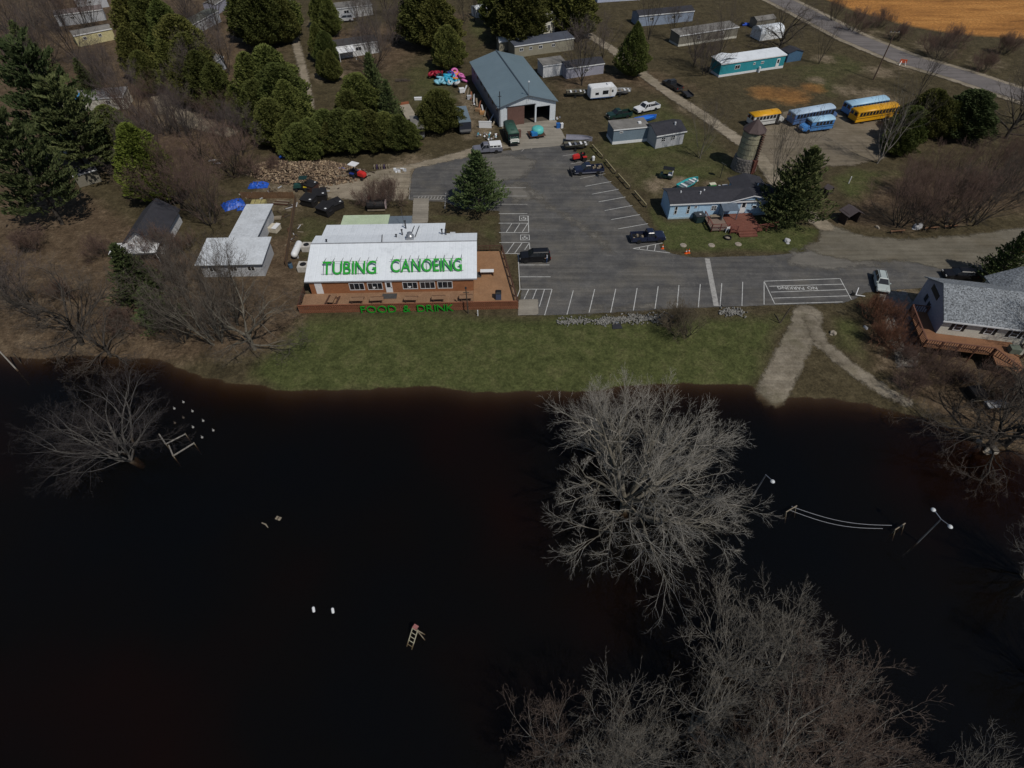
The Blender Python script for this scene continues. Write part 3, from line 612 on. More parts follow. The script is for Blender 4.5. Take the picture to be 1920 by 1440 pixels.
def base_from_top(px, py, h):               # a tree whose tip shows at this pixel
    x, y = G(px, py, h); return (x, y, float(TZ(x, y)))
# --- trees standing in the flooded water
wx, wy = G(1172, 957, WZ)
place_tree(BIG[0], (BK_GREY, TW_GREY), (wx, wy, -2.0), R(0), (.95, .95, .92), 'bare_tree', 'huge spreading bare tree standing in the dark water below the boat ramp', 'bare trees in the flooded water')
wx, wy = G(258, 862, WZ)
place_tree(LEAN, (BK_LEAN, TW_LEAN), (wx, wy, -2.0), R(0), (.78, .78, .46), 'leaning_tree', 'pale leaning bare tree in the water below the left bank', 'bare trees in the flooded water')
GROVE = [(1290,1375,BIG2[0],200,.80,'bare tree in the water, left of the tall grove at the lower right'),
         (1365,1460,BIG2[1],10,.98,'tall pale-limbed bare tree in the middle of the lower grove'),
         (1430,1510,BIG2[0],340,.98,'bare tree with reddish twigs at the grove bottom'),
         (1510,1390,MID[0],10,1.0,'slim reddish bare tree on the right flank of the lower grove'),
         (1560,1420,BIG2[1],60,.70,'broad bare tree at the right end of the lower grove'),
         (1365,1265,MID[2],0,1.0,'thin bare tree at the top of the lower grove, next to the huge tree'),
         (1455,1260,MID[1],20,.92,'forked bare tree at the top of the lower grove, farther from the huge tree'),
         (1100,1462,MID[1],150,1.0,'upright bare tree at the bottom edge, left of the grove'),
         (1040,1420,MID[0],30,.8,'small bare tree leaning in at the bottom edge, leftmost in the water below'),
         (1170,1445,MID[2],80,.95,'twiggy bare tree at the bottom edge between two upright ones'),
         (1800,1455,THIN[0],0,.75,'small bare sapling at the bottom right corner of the water'),
         (1885,1490,THIN[1],50,.6,'low bare sapling nearest the bottom right corner'),
         (1925,1080,BIG2[0],20,.72,'half-seen bare tree at the right edge beside the far lamp post'),
         (1935,1260,BIG2[1],90,.68,'half-seen bare tree low on the right edge of the water')]
for i, (px, py, me, rz, s, lab) in enumerate(GROVE):
    x, y = G(px, py, WZ)
    place_tree(me, (BK_GROVE, (TW_GROVER if i in (2, 3, 4, 8) else TW_GROVE)), (x, y, -2.6), R(rz), s, 'bare_tree', lab, 'bare trees in the flooded water')
# --- bare trees on land: (base pixel, mesh, rz, scale, mats, name, label)
D_ = (BK_DARK, TW_DARK); M_ = (BK_DARK, TW_MAUVE); R_ = (BK_DARK, TW_RED); G_ = (BK_GREY, TW_DARK)
LAND = [(1850,838,OAK[0],205,.98,D_,'dark bare oak at the water edge below the right-hand house'),
        (1885,835,OAK[1],70,.85,D_,'second dark trunk beside the shoreline oak, right side'),
        (1905,665,MID[0],30,.7,G_,'grey bare tree in front of the right-hand house deck'),
        (155,645,OAK[1],160,.95,D_,'crooked bare oak on the left bank above the pale leaning tree'),
        (208,668,OAK[0],300,.62,D_,'low forked bare tree at the waterline on the left bank'),
        (408,640,MULTI[0],20,1.05,G_,'grey many-stemmed bare tree left of the restaurant deck'),
        (478,655,OAK[1],40,.85,G_,'grey rounded bare tree nearest the restaurant deck'),
        (445,610,MID[1],200,.9,G_,'bare tree standing before the white-roofed cabin'),
        (345,640,MULTI[1],100,.55,(BK_DARK,TW_DARK),'dark tangled bare thicket at the lawn edge'),
        (350,560,MID[2],0,.85,D_,'thin bare tree between the dark shed and the thicket'),
        (75,600,MID[1],80,.9,M_,'mauve bare tree on the leaf-covered left bank'),
        (18,560,MID[0],10,.9,M_,'bare tree at the left edge on the leafy bank'),
        (395,420,MULTI[0],150,.95,R_,'bare thicket tree beside the wood pile, left side'),
        (335,390,MULTI[1],30,.9,R_,'bare thicket tree behind the dark shed'),
        (440,330,MULTI[1],260,.8,R_,'bare thicket tree above the wood pile'),
        (300,310,MID[2],60,.9,M_,'bare tree leaning over the camp path'),
        (380,310,MID[0],120,.85,M_,'bare tree right of the camp path'),
        (345,255,MULTI[0],200,.8,M_,'bare thicket tree on the bend of the camp path'),
        (230,205,MID[1],20,.9,M_,'bare tree in front of the blue-tarped trailer roof'),
        (150,120,MID[0],20,1.0,M_,'bare tree in front of the cream trailer, upper left'),
        (90,140,MULTI[1],70,1.0,M_,'tangled bare tree in the upper left woods'),
        (40,90,MID[2],70,1.1,M_,'tall bare tree in the upper left corner'),
        (65,55,MID[1],170,1.1,G_,'pale-trunked bare tree in the upper left corner'),
        (120,60,MULTI[0],40,.9,M_,'bare thicket by the top left trailers'),
        (380,95,MULTI[1],240,.9,M_,'bare thicket between the two cedar rows'),
        (410,60,MID[0],240,1.0,M_,'bare tree between the two cedar rows'),
        (430,140,MID[2],0,.85,M_,'bare tree behind the tall cedar hedge'),
        (355,45,MID[1],300,1.0,M_,'bare tree at the top between cedar rows'),
        (715,100,MID[0],30,.85,G_,'grey bare tree beside the white trailer porch'),
        (690,75,MID[1],130,.8,M_,'bare tree right of the white trailer at the top'),
        (745,80,MULTI[0],210,.75,M_,'bare thicket beside the big top cedar'),
        (672,40,MID[2],0,.7,G_,'bare tree in front of the topmost white trailer'),
        (870,45,THIN[0],0,1.0,D_,'thin bare tree on the grass behind the barn'),
        (890,40,THIN[1],90,1.0,D_,'second thin bare tree on the grass behind the barn'),
        (1091,160,MID[1],60,1.02,(BK_DARK,TW_MAUVE),'rounded bare tree behind the travel trailer'),
        (1130,110,THIN[0],0,.9,M_,'slim bare tree on the dirt lane above the travel trailer'),
        (1216,75,THIN[1],0,1.2,D_,'bare tree in front of the long grey-blue trailer'),
        (1262,75,MID[0],0,.7,D_,'bare tree right of the pointed cedar'),
        (1300,125,MID[2],50,.8,M_,'bare tree in front of the brown trailer, left'),
        (1345,115,THIN[0],70,1.25,D_,'bare tree in front of the brown trailer, right'),
        (1322,140,MULTI[1],50,.7,M_,'bare shrubby tree left of the teal trailer'),
        (1462,92,OAK[0],150,.95,D_,'large dark bare tree beside the white tent shed and highway'),
        (1535,120,THIN[1],0,.8,D_,'small bare tree near the blue shed by the highway'),
        (1312,297,THIN[0],140,1.05,G_,'young bare tree beside the grey cottage'),
        (1450,350,THIN[1],220,1.15,G_,'young bare tree between the silo and the green pine'),
        (1645,306,THIN[0],20,1.35,(BK_PALE,TW_DARK),'pale bare tree at the edge of the bus lot'),
        (1722,180,THIN[1],80,1.05,D_,'thin bare tree by the highway shoulder'),
        (1885,260,OAK[1],20,.95,D_,'dark bare tree at the right edge by the highway'),
        (1905,235,MID[2],200,1.0,D_,'bare tree behind the dark one at the right edge'),
        (1682,424,MULTI[0],10,.78,R_,'leftmost many-stemmed bare tree of the roadside thicket'),
        (1728,430,MULTI[1],130,.75,R_,'bare thicket tree behind the white roadside boulder'),
        (1778,425,MULTI[0],230,.85,R_,'middle bare tree of the roadside thicket'),
        (1822,420,MULTI[1],310,.9,D_,'dark-stemmed bare tree in the roadside thicket, right'),
        (1760,385,MULTI[1],50,.8,R_,'bare tree at the back of the roadside thicket'),
        (1850,375,MULTI[0],90,.9,R_,'bare tree at the back right of the roadside thicket'),
        (1905,360,MULTI[1],0,.95,R_,'bare tree of the roadside thicket at the right edge'),
        (1700,370,MULTI[0],280,.6,R_,'low bare tree on the grass edge of the roadside thicket'),
        (1285,632,MULTI[0],40,.42,(BK_DARK,TW_TAN),'small bare shrubby tree on the lawn below the parking lot'),
        (1560,40,MULTI[0],0,.5,R_,'small bare bush beyond the highway')]
for px, py, me, rz, s, ms_, lab in LAND:
    place_tree(me, ms_, T(px, py), R(rz), s, 'bare_tree', lab, 'bare trees on land')
ORD = ['first','second','third','fourth','fifth','sixth','seventh','eighth','ninth','tenth','eleventh','twelfth','thirteenth','fourteenth']
WOODS = [(30,130),(75,178),(190,155),(268,238),(312,252),(420,258),(452,290),(370,205),(398,182),(15,62),(172,62),(700,132),(762,52),(728,32),(250,285),(285,345),(205,300)]
for i, (px, py) in enumerate(sorted(WOODS)):
    place_tree((MID+MULTI)[i % 5], (BK_DARK, TW_MAUVE if i % 3 else TW_RED), T(px, py), i*1.7, .72+.07*(i % 4), 'bare_tree', 'thin bare woodland tree among the cedars, ' + (ORD+['fifteenth','sixteenth','seventeenth'])[i] + ' from the left edge', 'bare trees on land')
SH_ = [(1640,590,'rust'),(1652,615,'rust'),(1645,640,'rust'),(1672,655,'rust'),(1690,675,'red'),(1730,710,'red'),(1700,735,'red'),(1760,690,'red'),(1265,618,'tan'),
       (700,385,'red'),(735,382,'red'),(300,480,'red'),(520,320,'red'),(470,330,'red'),(270,560,'red'),(320,520,'red'),(240,620,'red'),(120,560,'red'),
       (60,470,'red'),(190,480,'red'),(340,470,'red'),(1600,60,'red'),(1680,75,'red'),(1780,90,'red'),(1880,100,'red'),(1750,110,'red'),(1840,135,'red'),(1650,50,'red'),(1790,720,'red'),(1850,740,'red'),(1900,760,'red')]
def WHERE(px, py, k):
    return ('beside the gravel bed' if 1600 < px < 1700 and py > 500 else 'beyond the highway' if py < 140 else 'on the slope below the right-hand house' if px > 1680 and py > 600 else
             'at the lawn edge below the parking lot' if 1200 < px < 1350 and py > 500 else 'in front of the blue trailer garden' if 1380 < px < 1500 else 'behind the restaurant kitchen' if 650 < px < 800 else
             'beside the wood pile' if 440 < px < 560 and py < 350 else 'on the leafy left bank')
for i, (px, py, k) in enumerate(SH_):
    s = random.uniform(.7, 1.25) if py > 200 else random.uniform(1.0, 1.5)
    where = WHERE(px, py, k)
    nth = sum(1 for q in SH_ if q[2] == k and WHERE(*q) == where and q[0] < px)
    place_tree(SHRUB[i % 2], (BK_DARK, {'rust': TW_RUST, 'tan': TW_TAN}.get(k, TW_RED)), T(px, py), random.uniform(0, 6), s, 'bare_shrub', ('rust-red twiggy shrub ' if k == 'rust' else 'low brown leafless shrub ') + where + ', ' + ORD[nth] + ' from the left', 'leafless shrubs ' + where, 'shrub')
# --- evergreens: (tip pixel, height, mesh, width factor, material, label) on land
def ever(px, py, h, me, native_h, wf, m, name, lab, grp, rz=None):
    x, y, z = base_from_top(px, py, h); s = h/native_h; wf = wf*(1.22 if name == 'cedar_tree' and native_h == 10 else 1.0)
    return place_tree(me, (BK_DARK, m), (x, y, z), random.uniform(0, 6) if rz is None else rz, (s*wf, s*wf, s), name, lab, grp)
HEDGE_A = [(222,-35,13,1.1),(262,-18,13.5,1.05),(228,50,11,1.0),(255,95,9,.9),(292,0,14,1.05),(318,28,14,1.1),(340,62,13,1.1),(362,95,11.5,1.1),(392,118,10.5,1.1),(330,110,9.5,1.0),(300,75,11,1.0)]
for i, (px, py, h, w) in enumerate(sorted(HEDGE_A, key=lambda q: q[1])): ever(px, py, h, CEDAR[i % 4], 10, w, FO_CEDAR, 'cedar_tree', 'dark cedar in the left-hand hedge by the camp path, ' + ORD[i] + ' from the top', 'cedars of the left-hand hedge')
HEDGE_B = [(440,-40,14,1.1),(470,-30,14,1.1),(502,-45,14,1.1),(516,-18,12,.9),(455,98,13.5,1.0),(492,85,14,1.1),(512,120,12.5,1.1),(528,150,11,1.05),(470,150,10,1.1),(432,160,8,1.0),(498,185,9,1.1),(540,208,8,1.0)]
for i, (px, py, h, w) in enumerate(sorted(HEDGE_B, key=lambda q: q[1])): ever(px, py, h, CEDAR[(i+1) % 4], 10, w, FO_CEDAR, 'cedar_tree', 'dark cedar along the left side of the woods path, ' + ORD[i] + ' from the top', 'cedars left of the woods path')
for i, (px, py, h, w) in enumerate([(592,-25,10,.9),(610,-5,9,.85),(588,42,8.5,.85),(604,58,8,.85),(614,92,7,.9),(600,95,6,.8)]): ever(px, py, h, CEDAR[i % 4], 10, w, FO_CEDAR, 'cedar_tree', 'cedar along the right side of the woods path, ' + ORD[i] + ' in the row', 'cedars right of the woods path')
for i, (px, py, h, w) in enumerate(sorted([(575,222,7,1.4),(603,206,7.5,1.4),(632,206,7.5,1.4),(660,208,7.5,1.4),(690,206,7.5,1.4),(718,210,7,1.4),(745,216,6.5,1.4),(765,228,5.5,1.3),(556,232,7,1.3),(530,225,6.5,1.3),(648,225,5.5,1.5),(700,228,5.5,1.5),(610,228,6,1.5)])):
    ever(px, py, h, CEDAR[(i+2) % 4], 10, w, FO_CEDAR, 'cedar_tree', 'bushy cedar in the dense hedge above the wood pile, ' + ORD[i] + ' from the left', 'cedars of the hedge above the wood pile')
ever(665,138,9,CEDAR[3],10,1.25,FO_CEDAR,'cedar_tree','full cedar in the middle of the hedge, taller than its neighbours','evergreens by the barn')
ever(648,170,7,CEDAR[1],10,1.25,FO_CEDAR,'cedar_tree','shorter cedar left of the tallest hedge cedar','evergreens by the barn')
ever(690,100,12,SPRUCE[0],12,1.15,FO_SPRUCE,'spruce_tree','dark spruce rising behind the cedar hedge','evergreens by the barn')
ever(722,150,9,SPRUCE[0],12,1.2,FO_SPRUCE,'spruce_tree','smaller dark spruce at the grass edge behind the hedge','evergreens by the barn')
ever(820,168,8,ROUND[0],7,.92,FO_CEDAR,'cedar_tree','round cedar beside the parked grey trailer','evergreens by the barn')
ever(788,-35,14,CEDAR[1],10,1.35,FO_CEDAR,'cedar_tree','large cedar at the top, left of the barn','evergreens by the barn')
ever(815,-10,12,CEDAR[3],10,1.2,FO_CEDAR,'cedar_tree','large cedar at the top, second left of the barn','evergreens by the barn')
ever(836,48,9.5,ROUND[1],7,.75,FO_CEDAR,'cedar_tree','rounded cedar next to the heap of inner tubes','evergreens by the barn')
for i, (px, py, h, w, l) in enumerate([(935,-55,13,1.2,'leftmost'),(972,-45,15,1.35,'second'),(1000,-30,11,1.1,'third'),(1058,-45,12,1.1,'fourth'),(1088,-40,13,1.3,'rightmost')]):
    ever(px, py, h, CEDAR[i % 4], 10, w, FO_CEDAR, 'cedar_tree', l + ' big cedar at the top edge behind the barn', 'cedars behind the barn')
ever(1197,40,11.5,CONE,11,1.0,FO_CEDAR,'cedar_tree','pointed cone-shaped cedar standing alone beside the dirt lane','evergreens by the lane')
ever(893,288,10,PINE[0],12,1.3,FO_PINE,'pine_tree','lone green pine in the parking lot behind the restaurant','evergreens by the parking lot')
ever(1527,282,12,PINE[1],12,1.15,FO_PINE,'pine_tree','dark green pine next to the light blue trailer','evergreens by the parking lot')
ever(1495,335,8,PINE[0],12,1.35,FO_PINE,'pine_tree','smaller green pine leaning against the one by the blue trailer','evergreens by the parking lot')
ever(1762,168,9,ROUND[0],7,.85,FO_CEDAR,'cedar_tree','bushy evergreen at the right of the yellow bus','evergreens right of the buses')
ever(1722,200,7,ROUND[1],7,.9,FO_CEDAR,'cedar_tree','shorter bushy evergreen nearest the yellow bus','evergreens right of the buses')
ever(1700,240,5,ROUND[0],7,1.0,FO_CEDAR,'cedar_tree','lowest evergreen at the edge of the bus lot','evergreens right of the buses')
ever(1842,170,9,CEDAR[3],10,1.5,FO_SPRUCE,'cedar_tree','upright evergreen by the highway right of the bus lot','evergreens right of the buses')
ever(1800,190,7,ROUND[1],7,.8,FO_CEDAR,'cedar_tree','evergreen between two larger ones right of the bus lot','evergreens right of the buses')
ever(1935,430,9,SPRUCE[0],12,1.3,FO_SPRUCE,'spruce_tree','dark spruce cut by the right edge beside the gravel lane','evergreens right of the buses')
ever(232,232,13.5,CEDAR[2],10,1.0,FO_BRIGHT,'cedar_tree','bright green cedar standing in front of the dark shed','evergreens on the left')
ever(262,262,11,CEDAR[0],10,1.0,FO_BRIGHT,'cedar_tree','second bright green cedar touching the dark shed','evergreens on the left')
ever(190,198,10,CEDAR[0],10,1.35,FO_CEDAR,'cedar_tree','dull cedar below the blue-tarped trailer roof','evergreens on the left')
ever(212,458,9.5,SPRUCE[0],12,1.5,FO_SPRUCE,'spruce_tree','dark slim spruce on the leafy left bank','evergreens on the left')
ever(262,535,6.5,SPRUCE[0],12,1.7,FO_SPRUCE,'spruce_tree','ragged low spruce below the slim one on the left bank','evergreens on the left')
ever(28,85,21,WPINE[0],20,1.05,FO_PINE,'white_pine','massive white pine filling the left edge','evergreens on the left')
ever(85,150,17,WPINE[1],20,1.1,FO_PINE,'white_pine','second massive white pine with layered boughs, right of the first','evergreens on the left')
ever(-15,215,18,WPINE[1],20,1.0,FO_PINE,'white_pine','white pine cut by the left edge, lowest of three','evergreens on the left')
ever(140,110,9,SPRUCE[0],12,1.2,FO_SPRUCE,'spruce_tree','dark spruce below the cream trailer','evergreens on the left')
ever(20,40,12,SPRUCE[0],12,1.3,FO_SPRUCE,'spruce_tree','dark spruce in the top left corner','evergreens on the left')
# ------------------------------------------------------------------ buildings
GLASS = mat('window_glass', (.018,.021,.026), .12, .3, 1.5, spec=.6)
WHITE = mat('white_trim', (.74,.75,.76), .6, .06, 2)
ROOF_WHITE = mat('white_metal_roof', (.76,.80,.84), .5, .05, .35, fine=.03, wear=(.46,.49,.52), wear_amt=.5, stripes=('X', .9, .35))
ROOF_CABIN = mat('white_sheet_roof', (.58,.61,.64), .6, .10, .4, wear=(.36,.37,.38), wear_amt=.6, stripes=('X', .9, .2))
ROOF_GREY = mat('blue_grey_metal_roof', (.135,.185,.215), .42, .06, .2, fine=.03, stripes=('X', .6, .18))
ROOF_DARK = mat('dark_shingle', (.034,.034,.042), .9, .2, 1.5, fine=.25, bump=.3)
ROOF_SPECK = mat('speckled_shingle', (.19,.205,.22), .9, .12, .6, fine=.75, bump=.3, bscale=8)
ROOF_TAN = mat('weathered_roof', (.19,.18,.165), .85, .25, .5, wear=(.32,.31,.29), wear_amt=.6)
SIDE_ORANGE = mat('cedar_siding', (.30,.125,.055), .75, .15, .5, fine=.12, stripes=('Z', .22, .5))
SIDE_WHITE = mat('white_siding', (.62,.63,.64), .7, .08, .6, stripes=('Z', .25, .35))
SIDE_CREAM = mat('cream_siding', (.60,.58,.50), .75, .10, .6, wear=(.44,.40,.31), wear_amt=.4, stripes=('Z', .2, .35))
SIDE_BLUE = mat('light_blue_siding', (.40,.58,.75), .65, .07, .4, stripes=('Z', .25, .3))
SIDE_GREY = mat('blue_grey_siding', (.17,.225,.275), .7, .08, .5, stripes=('Z', .3, .3))
SIDE_TEAL = mat('teal_siding', (.03,.27,.32), .6, .10, .4, stripes=('Z', .3, .3))
SIDE_TAN = mat('tan_siding', (.27,.25,.19), .75, .12, .5, stripes=('Z', .3, .3))
SIDE_BROWN = mat('drab_siding', (.19,.175,.14), .8, .15, .5, stripes=('Z', .3, .3))
SIDE_LGREY = mat('pale_grey_siding', (.44,.45,.47), .7, .08, .5, stripes=('Z', .25, .35))
SIDE_LAV = mat('lavender_grey_siding', (.30,.30,.36), .7, .08, .5, stripes=('Z', .22, .3))
METAL_WHITE = mat('white_ribbed_wall', (.62,.66,.70), .5, .06, .4, stripes=('X', .5, .5))
METAL_BLUE = mat('slate_ribbed_wall', (.15,.18,.23), .5, .06, .4, stripes=('Y', .5, .5))
BROWN_DOOR = mat('brown_door', (.14,.075,.06), .7, .12, .5, stripes=('X', .4, .4))
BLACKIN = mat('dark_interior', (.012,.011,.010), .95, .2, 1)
DECK = mat('cedar_deck', (.265,.155,.09), .8, .14, .7, fine=.15, wear=(.40,.26,.16), wear_amt=.5, stripes=('X', .15, .6))
DECK2 = mat('red_stained_deck', (.17,.062,.042), .8, .15, .7, wear=(.27,.13,.09), wear_amt=.5, stripes=('X', .15, .6))
DECK3 = mat('orange_stained_deck', (.24,.115,.058), .8, .15, .7, wear=(.17,.09,.055), wear_amt=.6, stripes=('X', .15, .6))
RAIL_H = mat('shaded_house_rail', (.13,.058,.038), .85, .2, 1)  # rail stain darkened to stand for shade on the deck sides
RAIL = mat('stained_rail', (.24,.095,.050), .8, .15, 1)
RAIL_D = mat('dark_brown_rail', (.075,.035,.022), .85, .15, 1)
WOOD = mat('weathered_timber', (.24,.20,.145), .85, .2, 1.5)
WOOD_D = mat('dark_timber', (.07,.055,.042), .9, .2, 1.5)
STEEL = mat('galvanised_steel', (.38,.39,.41), .4, .1, 2, metal=.7)
STEEL_D = mat('dark_steel', (.05,.05,.055), .5, .15, 2, metal=.4)
BLACK = mat('black_plastic', (.012,.012,.013), .6, .15, 2)
GREEN = mat('sign_green', (.012,.33,.022), .5, .06, 2)
GREEN_D = mat('sign_green_return', (.012,.27,.02), .55, .06, 2)
def frame_from(A, B):
    v = Vector((B[0]-A[0], B[1]-A[1])); return math.atan2(v.y, v.x), v.length
def facemap(face, Lx, D):
    return {'front': lambda u, v, n: (u, -n, v), 'back': lambda u, v, n: (Lx-u, D+n, v), 'left': lambda u, v, n: (-n, D-u, v), 'right': lambda u, v, n: (Lx+n, u, v)}[face]
def fbox(mb, f, u0, u1, v0, v1, n0, n1):
    c = [f(u, v, n) for n in (n0, n1) for u, v in ((u0,v0),(u1,v0),(u1,v1),(u0,v1))]
    return mb.add(c, [(0,1,2,3),(7,6,5,4),(0,4,5,1),(1,5,6,2),(2,6,7,3),(3,7,4,0)])
def window(root, f, u, v, w, h, nv=1, nh=0, fm=None, gm_=None, fw=.07):
    fm = fm or WHITE; m = MB()
    fbox(m, f, u, u+w, v, v+fw, -.02, .06); fbox(m, f, u, u+w, v+h-fw, v+h, -.02, .06)
    fbox(m, f, u, u+fw, v+fw, v+h-fw, -.02, .058); fbox(m, f, u+w-fw, u+w, v+fw, v+h-fw, -.02, .058)
    for i in range(1, nv+1): x = u+w*i/(nv+1); fbox(m, f, x-fw*.35, x+fw*.35, v+fw, v+h-fw, -.02, .052)
    if nh: y = v+h/2; fbox(m, f, u+fw, u+w-fw, y-fw*.35, y+fw*.35, -.02, .048)
    o = m.build('window', fm, root)
    for i in range(nv+1):
        g = MB(); a = u+fw+(w-2*fw)*i/(nv+1); b = u+fw+(w-2*fw)*(i+1)/(nv+1); fbox(g, f, a, b, v+fw, v+h-fw, -.01, .03); g.build('pane', gm_ or GLASS, o)
    return o
def door(root, f, u, v, w, h, m=None, pane=True):
    d = MB(); fbox(d, f, u, u+w, v, v+h, -.02, .05); o = d.build('door', m or WHITE, root)
    if pane:
        g = MB(); fbox(g, f, u+w*.22, u+w*.78, v+h*.5, v+h*.9, .04, .062); g.build('pane', GLASS, o)
    k = MB(); fbox(k, f, u+w*.86, u+w*.93, v+h*.45, v+h*.52, .05, .10); k.build('handle', STEEL_D, o)
    return o
def house(name, label, cat, A, B, D, h, kind='gable', rise=.9, wall=None, roof=None, over=.3, skirt=None, skirt_h=.5, trim=None, group=None, z=0.0, th=.10, base=0.0):
    """A, B = near base corners (world xy); depth D away; parts wall, roof, skirting, fascia"""
    rz, Lx = frame_from(A, B); root = thing(name, label, cat, (A[0], A[1], z), rz, group); root['Lx'] = Lx; root['D'] = D
    w = MB(); b0 = base-.3 if base == 0 else base
    if kind == 'gable': w.prism([(0, b0), (D, b0), (D, h), (D/2, h+rise), (0, h)], 0, Lx, 'x')
    elif kind == 'gable_y': w.prism([(0, b0), (Lx, b0), (Lx, h), (Lx/2, h+rise), (0, h)], 0, D, 'y')
    elif kind == 'shed': w.prism([(0, b0), (D, b0), (D, h+rise), (0, h)], 0, Lx, 'x')
    elif kind == 'arch':
        pts = [(0, b0), (D, b0)] + [(D/2+D/2*math.cos(t), h+rise*math.sin(t)) for t in np.linspace(0, math.pi, 9)]; w.prism(pts, 0, Lx, 'x')
    wo_ = w.build('wall', wall, root)
    m = MB(); o = over; e = .03
    if kind == 'gable':
        s = rise/(D/2); zo = -o*s
        m.slab([(-o,-o,h+zo+e+th),(Lx+o,-o,h+zo+e+th),(Lx+o,D/2,h+rise+e+th),(-o,D/2,h+rise+e+th)], th)
        m.slab([(-o,D/2,h+rise+e+th),(Lx+o,D/2,h+rise+e+th),(Lx+o,D+o,h+zo+e+th),(-o,D+o,h+zo+e+th)], th)
    elif kind == 'gable_y':
        s = rise/(Lx/2); zo = -o*s
        m.slab([(-o,-o,h+zo+e+th),(Lx/2,-o,h+rise+e+th),(Lx/2,D+o,h+rise+e+th),(-o,D+o,h+zo+e+th)], th)
        m.slab([(Lx/2,-o,h+rise+e+th),(Lx+o,-o,h+zo+e+th),(Lx+o,D+o,h+zo+e+th),(Lx/2,D+o,h+rise+e+th)], th)
    elif kind == 'shed':
        s = rise/D; m.slab([(-o,-o,h-o*s+e+th),(Lx+o,-o,h-o*s+e+th),(Lx+o,D+o,h+rise+o*s+e+th),(-o,D+o,h+rise+o*s+e+th)], th)
    elif kind == 'arch':
        ts = np.linspace(0, math.pi, 13); q = [(D/2+(D/2+.06)*math.cos(t), h+(rise+.06)*math.sin(t)) for t in ts]; q2 = [(D/2+(D/2+.01)*math.cos(t), h+(rise+.01)*math.sin(t)) for t in ts]
        m.prism(q + q2[::-1], -.08, Lx+.08, 'x')
    m.build('roof', roof, root)
    if trim and kind != 'arch':
        t = MB(); t.box(-o, Lx+o, -o-.05, -o-.003, h-(rise/(D/2)*o if kind == 'gable' else (rise/D*o if kind == 'shed' else 0))-.12, h-(rise/(D/2)*o if kind == 'gable' else (rise/D*o if kind == 'shed' else 0))+.10); t.build('fascia', trim, root)
    if skirt: MB().box(-.04, Lx+.04, -.04, D+.04, -.3, skirt_h).build('skirting', skirt, root)
    return root, facemap('front', Lx, D), Lx, D

# ---- restaurant with the green roof lettering
RA = (-28.9, 67.5); RB = (RA[0]+23.3*math.cos(R(1.8)), RA[1]+23.3*math.sin(R(1.8)))
RZ, RL = frame_from(RA, RB)
rest = thing('restaurant', 'low restaurant with long white metal roof and cedar siding beside the parking lot', 'building', (*RA, 0), RZ)
def rl(x, y, z=0): return (RA[0]+x*math.cos(RZ)-y*math.sin(RZ), RA[1]+x*math.sin(RZ)+y*math.cos(RZ), z)
w = MB(); w.prism([(-.4,-.3),(9.0,-.3),(9.0,3.55),(6.2,4.15),(-.4,2.66)], 0, RL, 'x'); w.build('wall', SIDE_ORANGE, rest)
w = MB(); w.prism([(9.01,-.3),(12.6,-.3),(12.6,3.15),(9.01,3.5)], .8, 18.6, 'x'); w.build('rear_wall', SIDE_WHITE, rest)
zf = lambda y: 2.75+(4.35-2.75)*(y+.6)/6.8
rfo = MB().slab([(-.5,-.6,2.75),(RL+.6,-.6,2.75),(RL+.6,6.2,4.35),(-.5,6.2,4.35)], .12).build('roof', ROOF_WHITE, rest); rfo['label'] = 'front slope of the white metal roof'
MB().slab([(-.5,6.26,4.34),(RL+.6,6.26,4.34),(RL+.6,9.3,3.72),(-.5,9.3,3.72)], .12).build('roof', ROOF_WHITE, rest)
MB().slab([(.4,9.34,3.70),(18.9,9.34,3.70),(18.9,12.9,3.25),(.4,12.9,3.25)], .12).build('roof', ROOF_WHITE, rest)
MB().tube((-.5,6.23,4.36),(RL+.6,6.23,4.36),.10,None,6).build('ridge_cap', mat('ridge_metal', (.25,.26,.28), .5, .2, 3), rest)
MB().box(-.5, RL+.6, -.66, -.604, 2.55, 2.74).build('gutter', mat('gutter_metal', (.30,.31,.33), .5), rest)
w = MB(); w.box(2.6, 9.6, 12.62, 16.0, -.3, 2.7); w.build('annex_wall', SIDE_WHITE, rest)
MB().slab([(2.4,12.95,2.95),(9.8,12.95,2.95),(9.8,16.3,2.8),(2.4,16.3,2.8)], .1).build('annex_roof', mat('pale_green_roof', (.47,.56,.38), .7, .1, .5, wear=(.58,.60,.55), wear_amt=.6), rest)
MB().box(9.81, 13.3, 12.95, 15.9, -.3, 2.6).build('annex_wall', SIDE_LGREY, rest)
MB().slab([(9.75,12.95,2.75),(13.4,12.95,2.75),(13.4,16.0,2.7),(9.75,16.0,2.7)], .1).build('annex_roof', mat('slate_flat_roof', (.13,.16,.19), .7, .15, .6), rest)
FF = lambda u, v, n: (u, -.4-n, v)
for u in (5.6, 8.2, 13.2, 15.7, 18.2): window(rest, FF, u, .95, 2.15, 1.25, 2, 0)
door(rest, FF, 10.75, .32, .95, 2.05)
fbox(MB(), FF, .75, 1.75, .32, 2.45, -.02, .05).build('white_panel', WHITE, rest)
for u in (9.1, 14.2):
    g = MB(); x = u; n = 14
    pts = [(x+.22*(16*math.sin(t)**3)/16, 1.35+.22*(13*math.cos(t)-5*math.cos(2*t)-2*math.cos(3*t)-math.cos(4*t))/16) for t in np.linspace(0, 2*math.pi, n, endpoint=False)]
    g.prism(pts, -.475, -.465, 'y'); g.build('heart_decal', WHITE, rest)
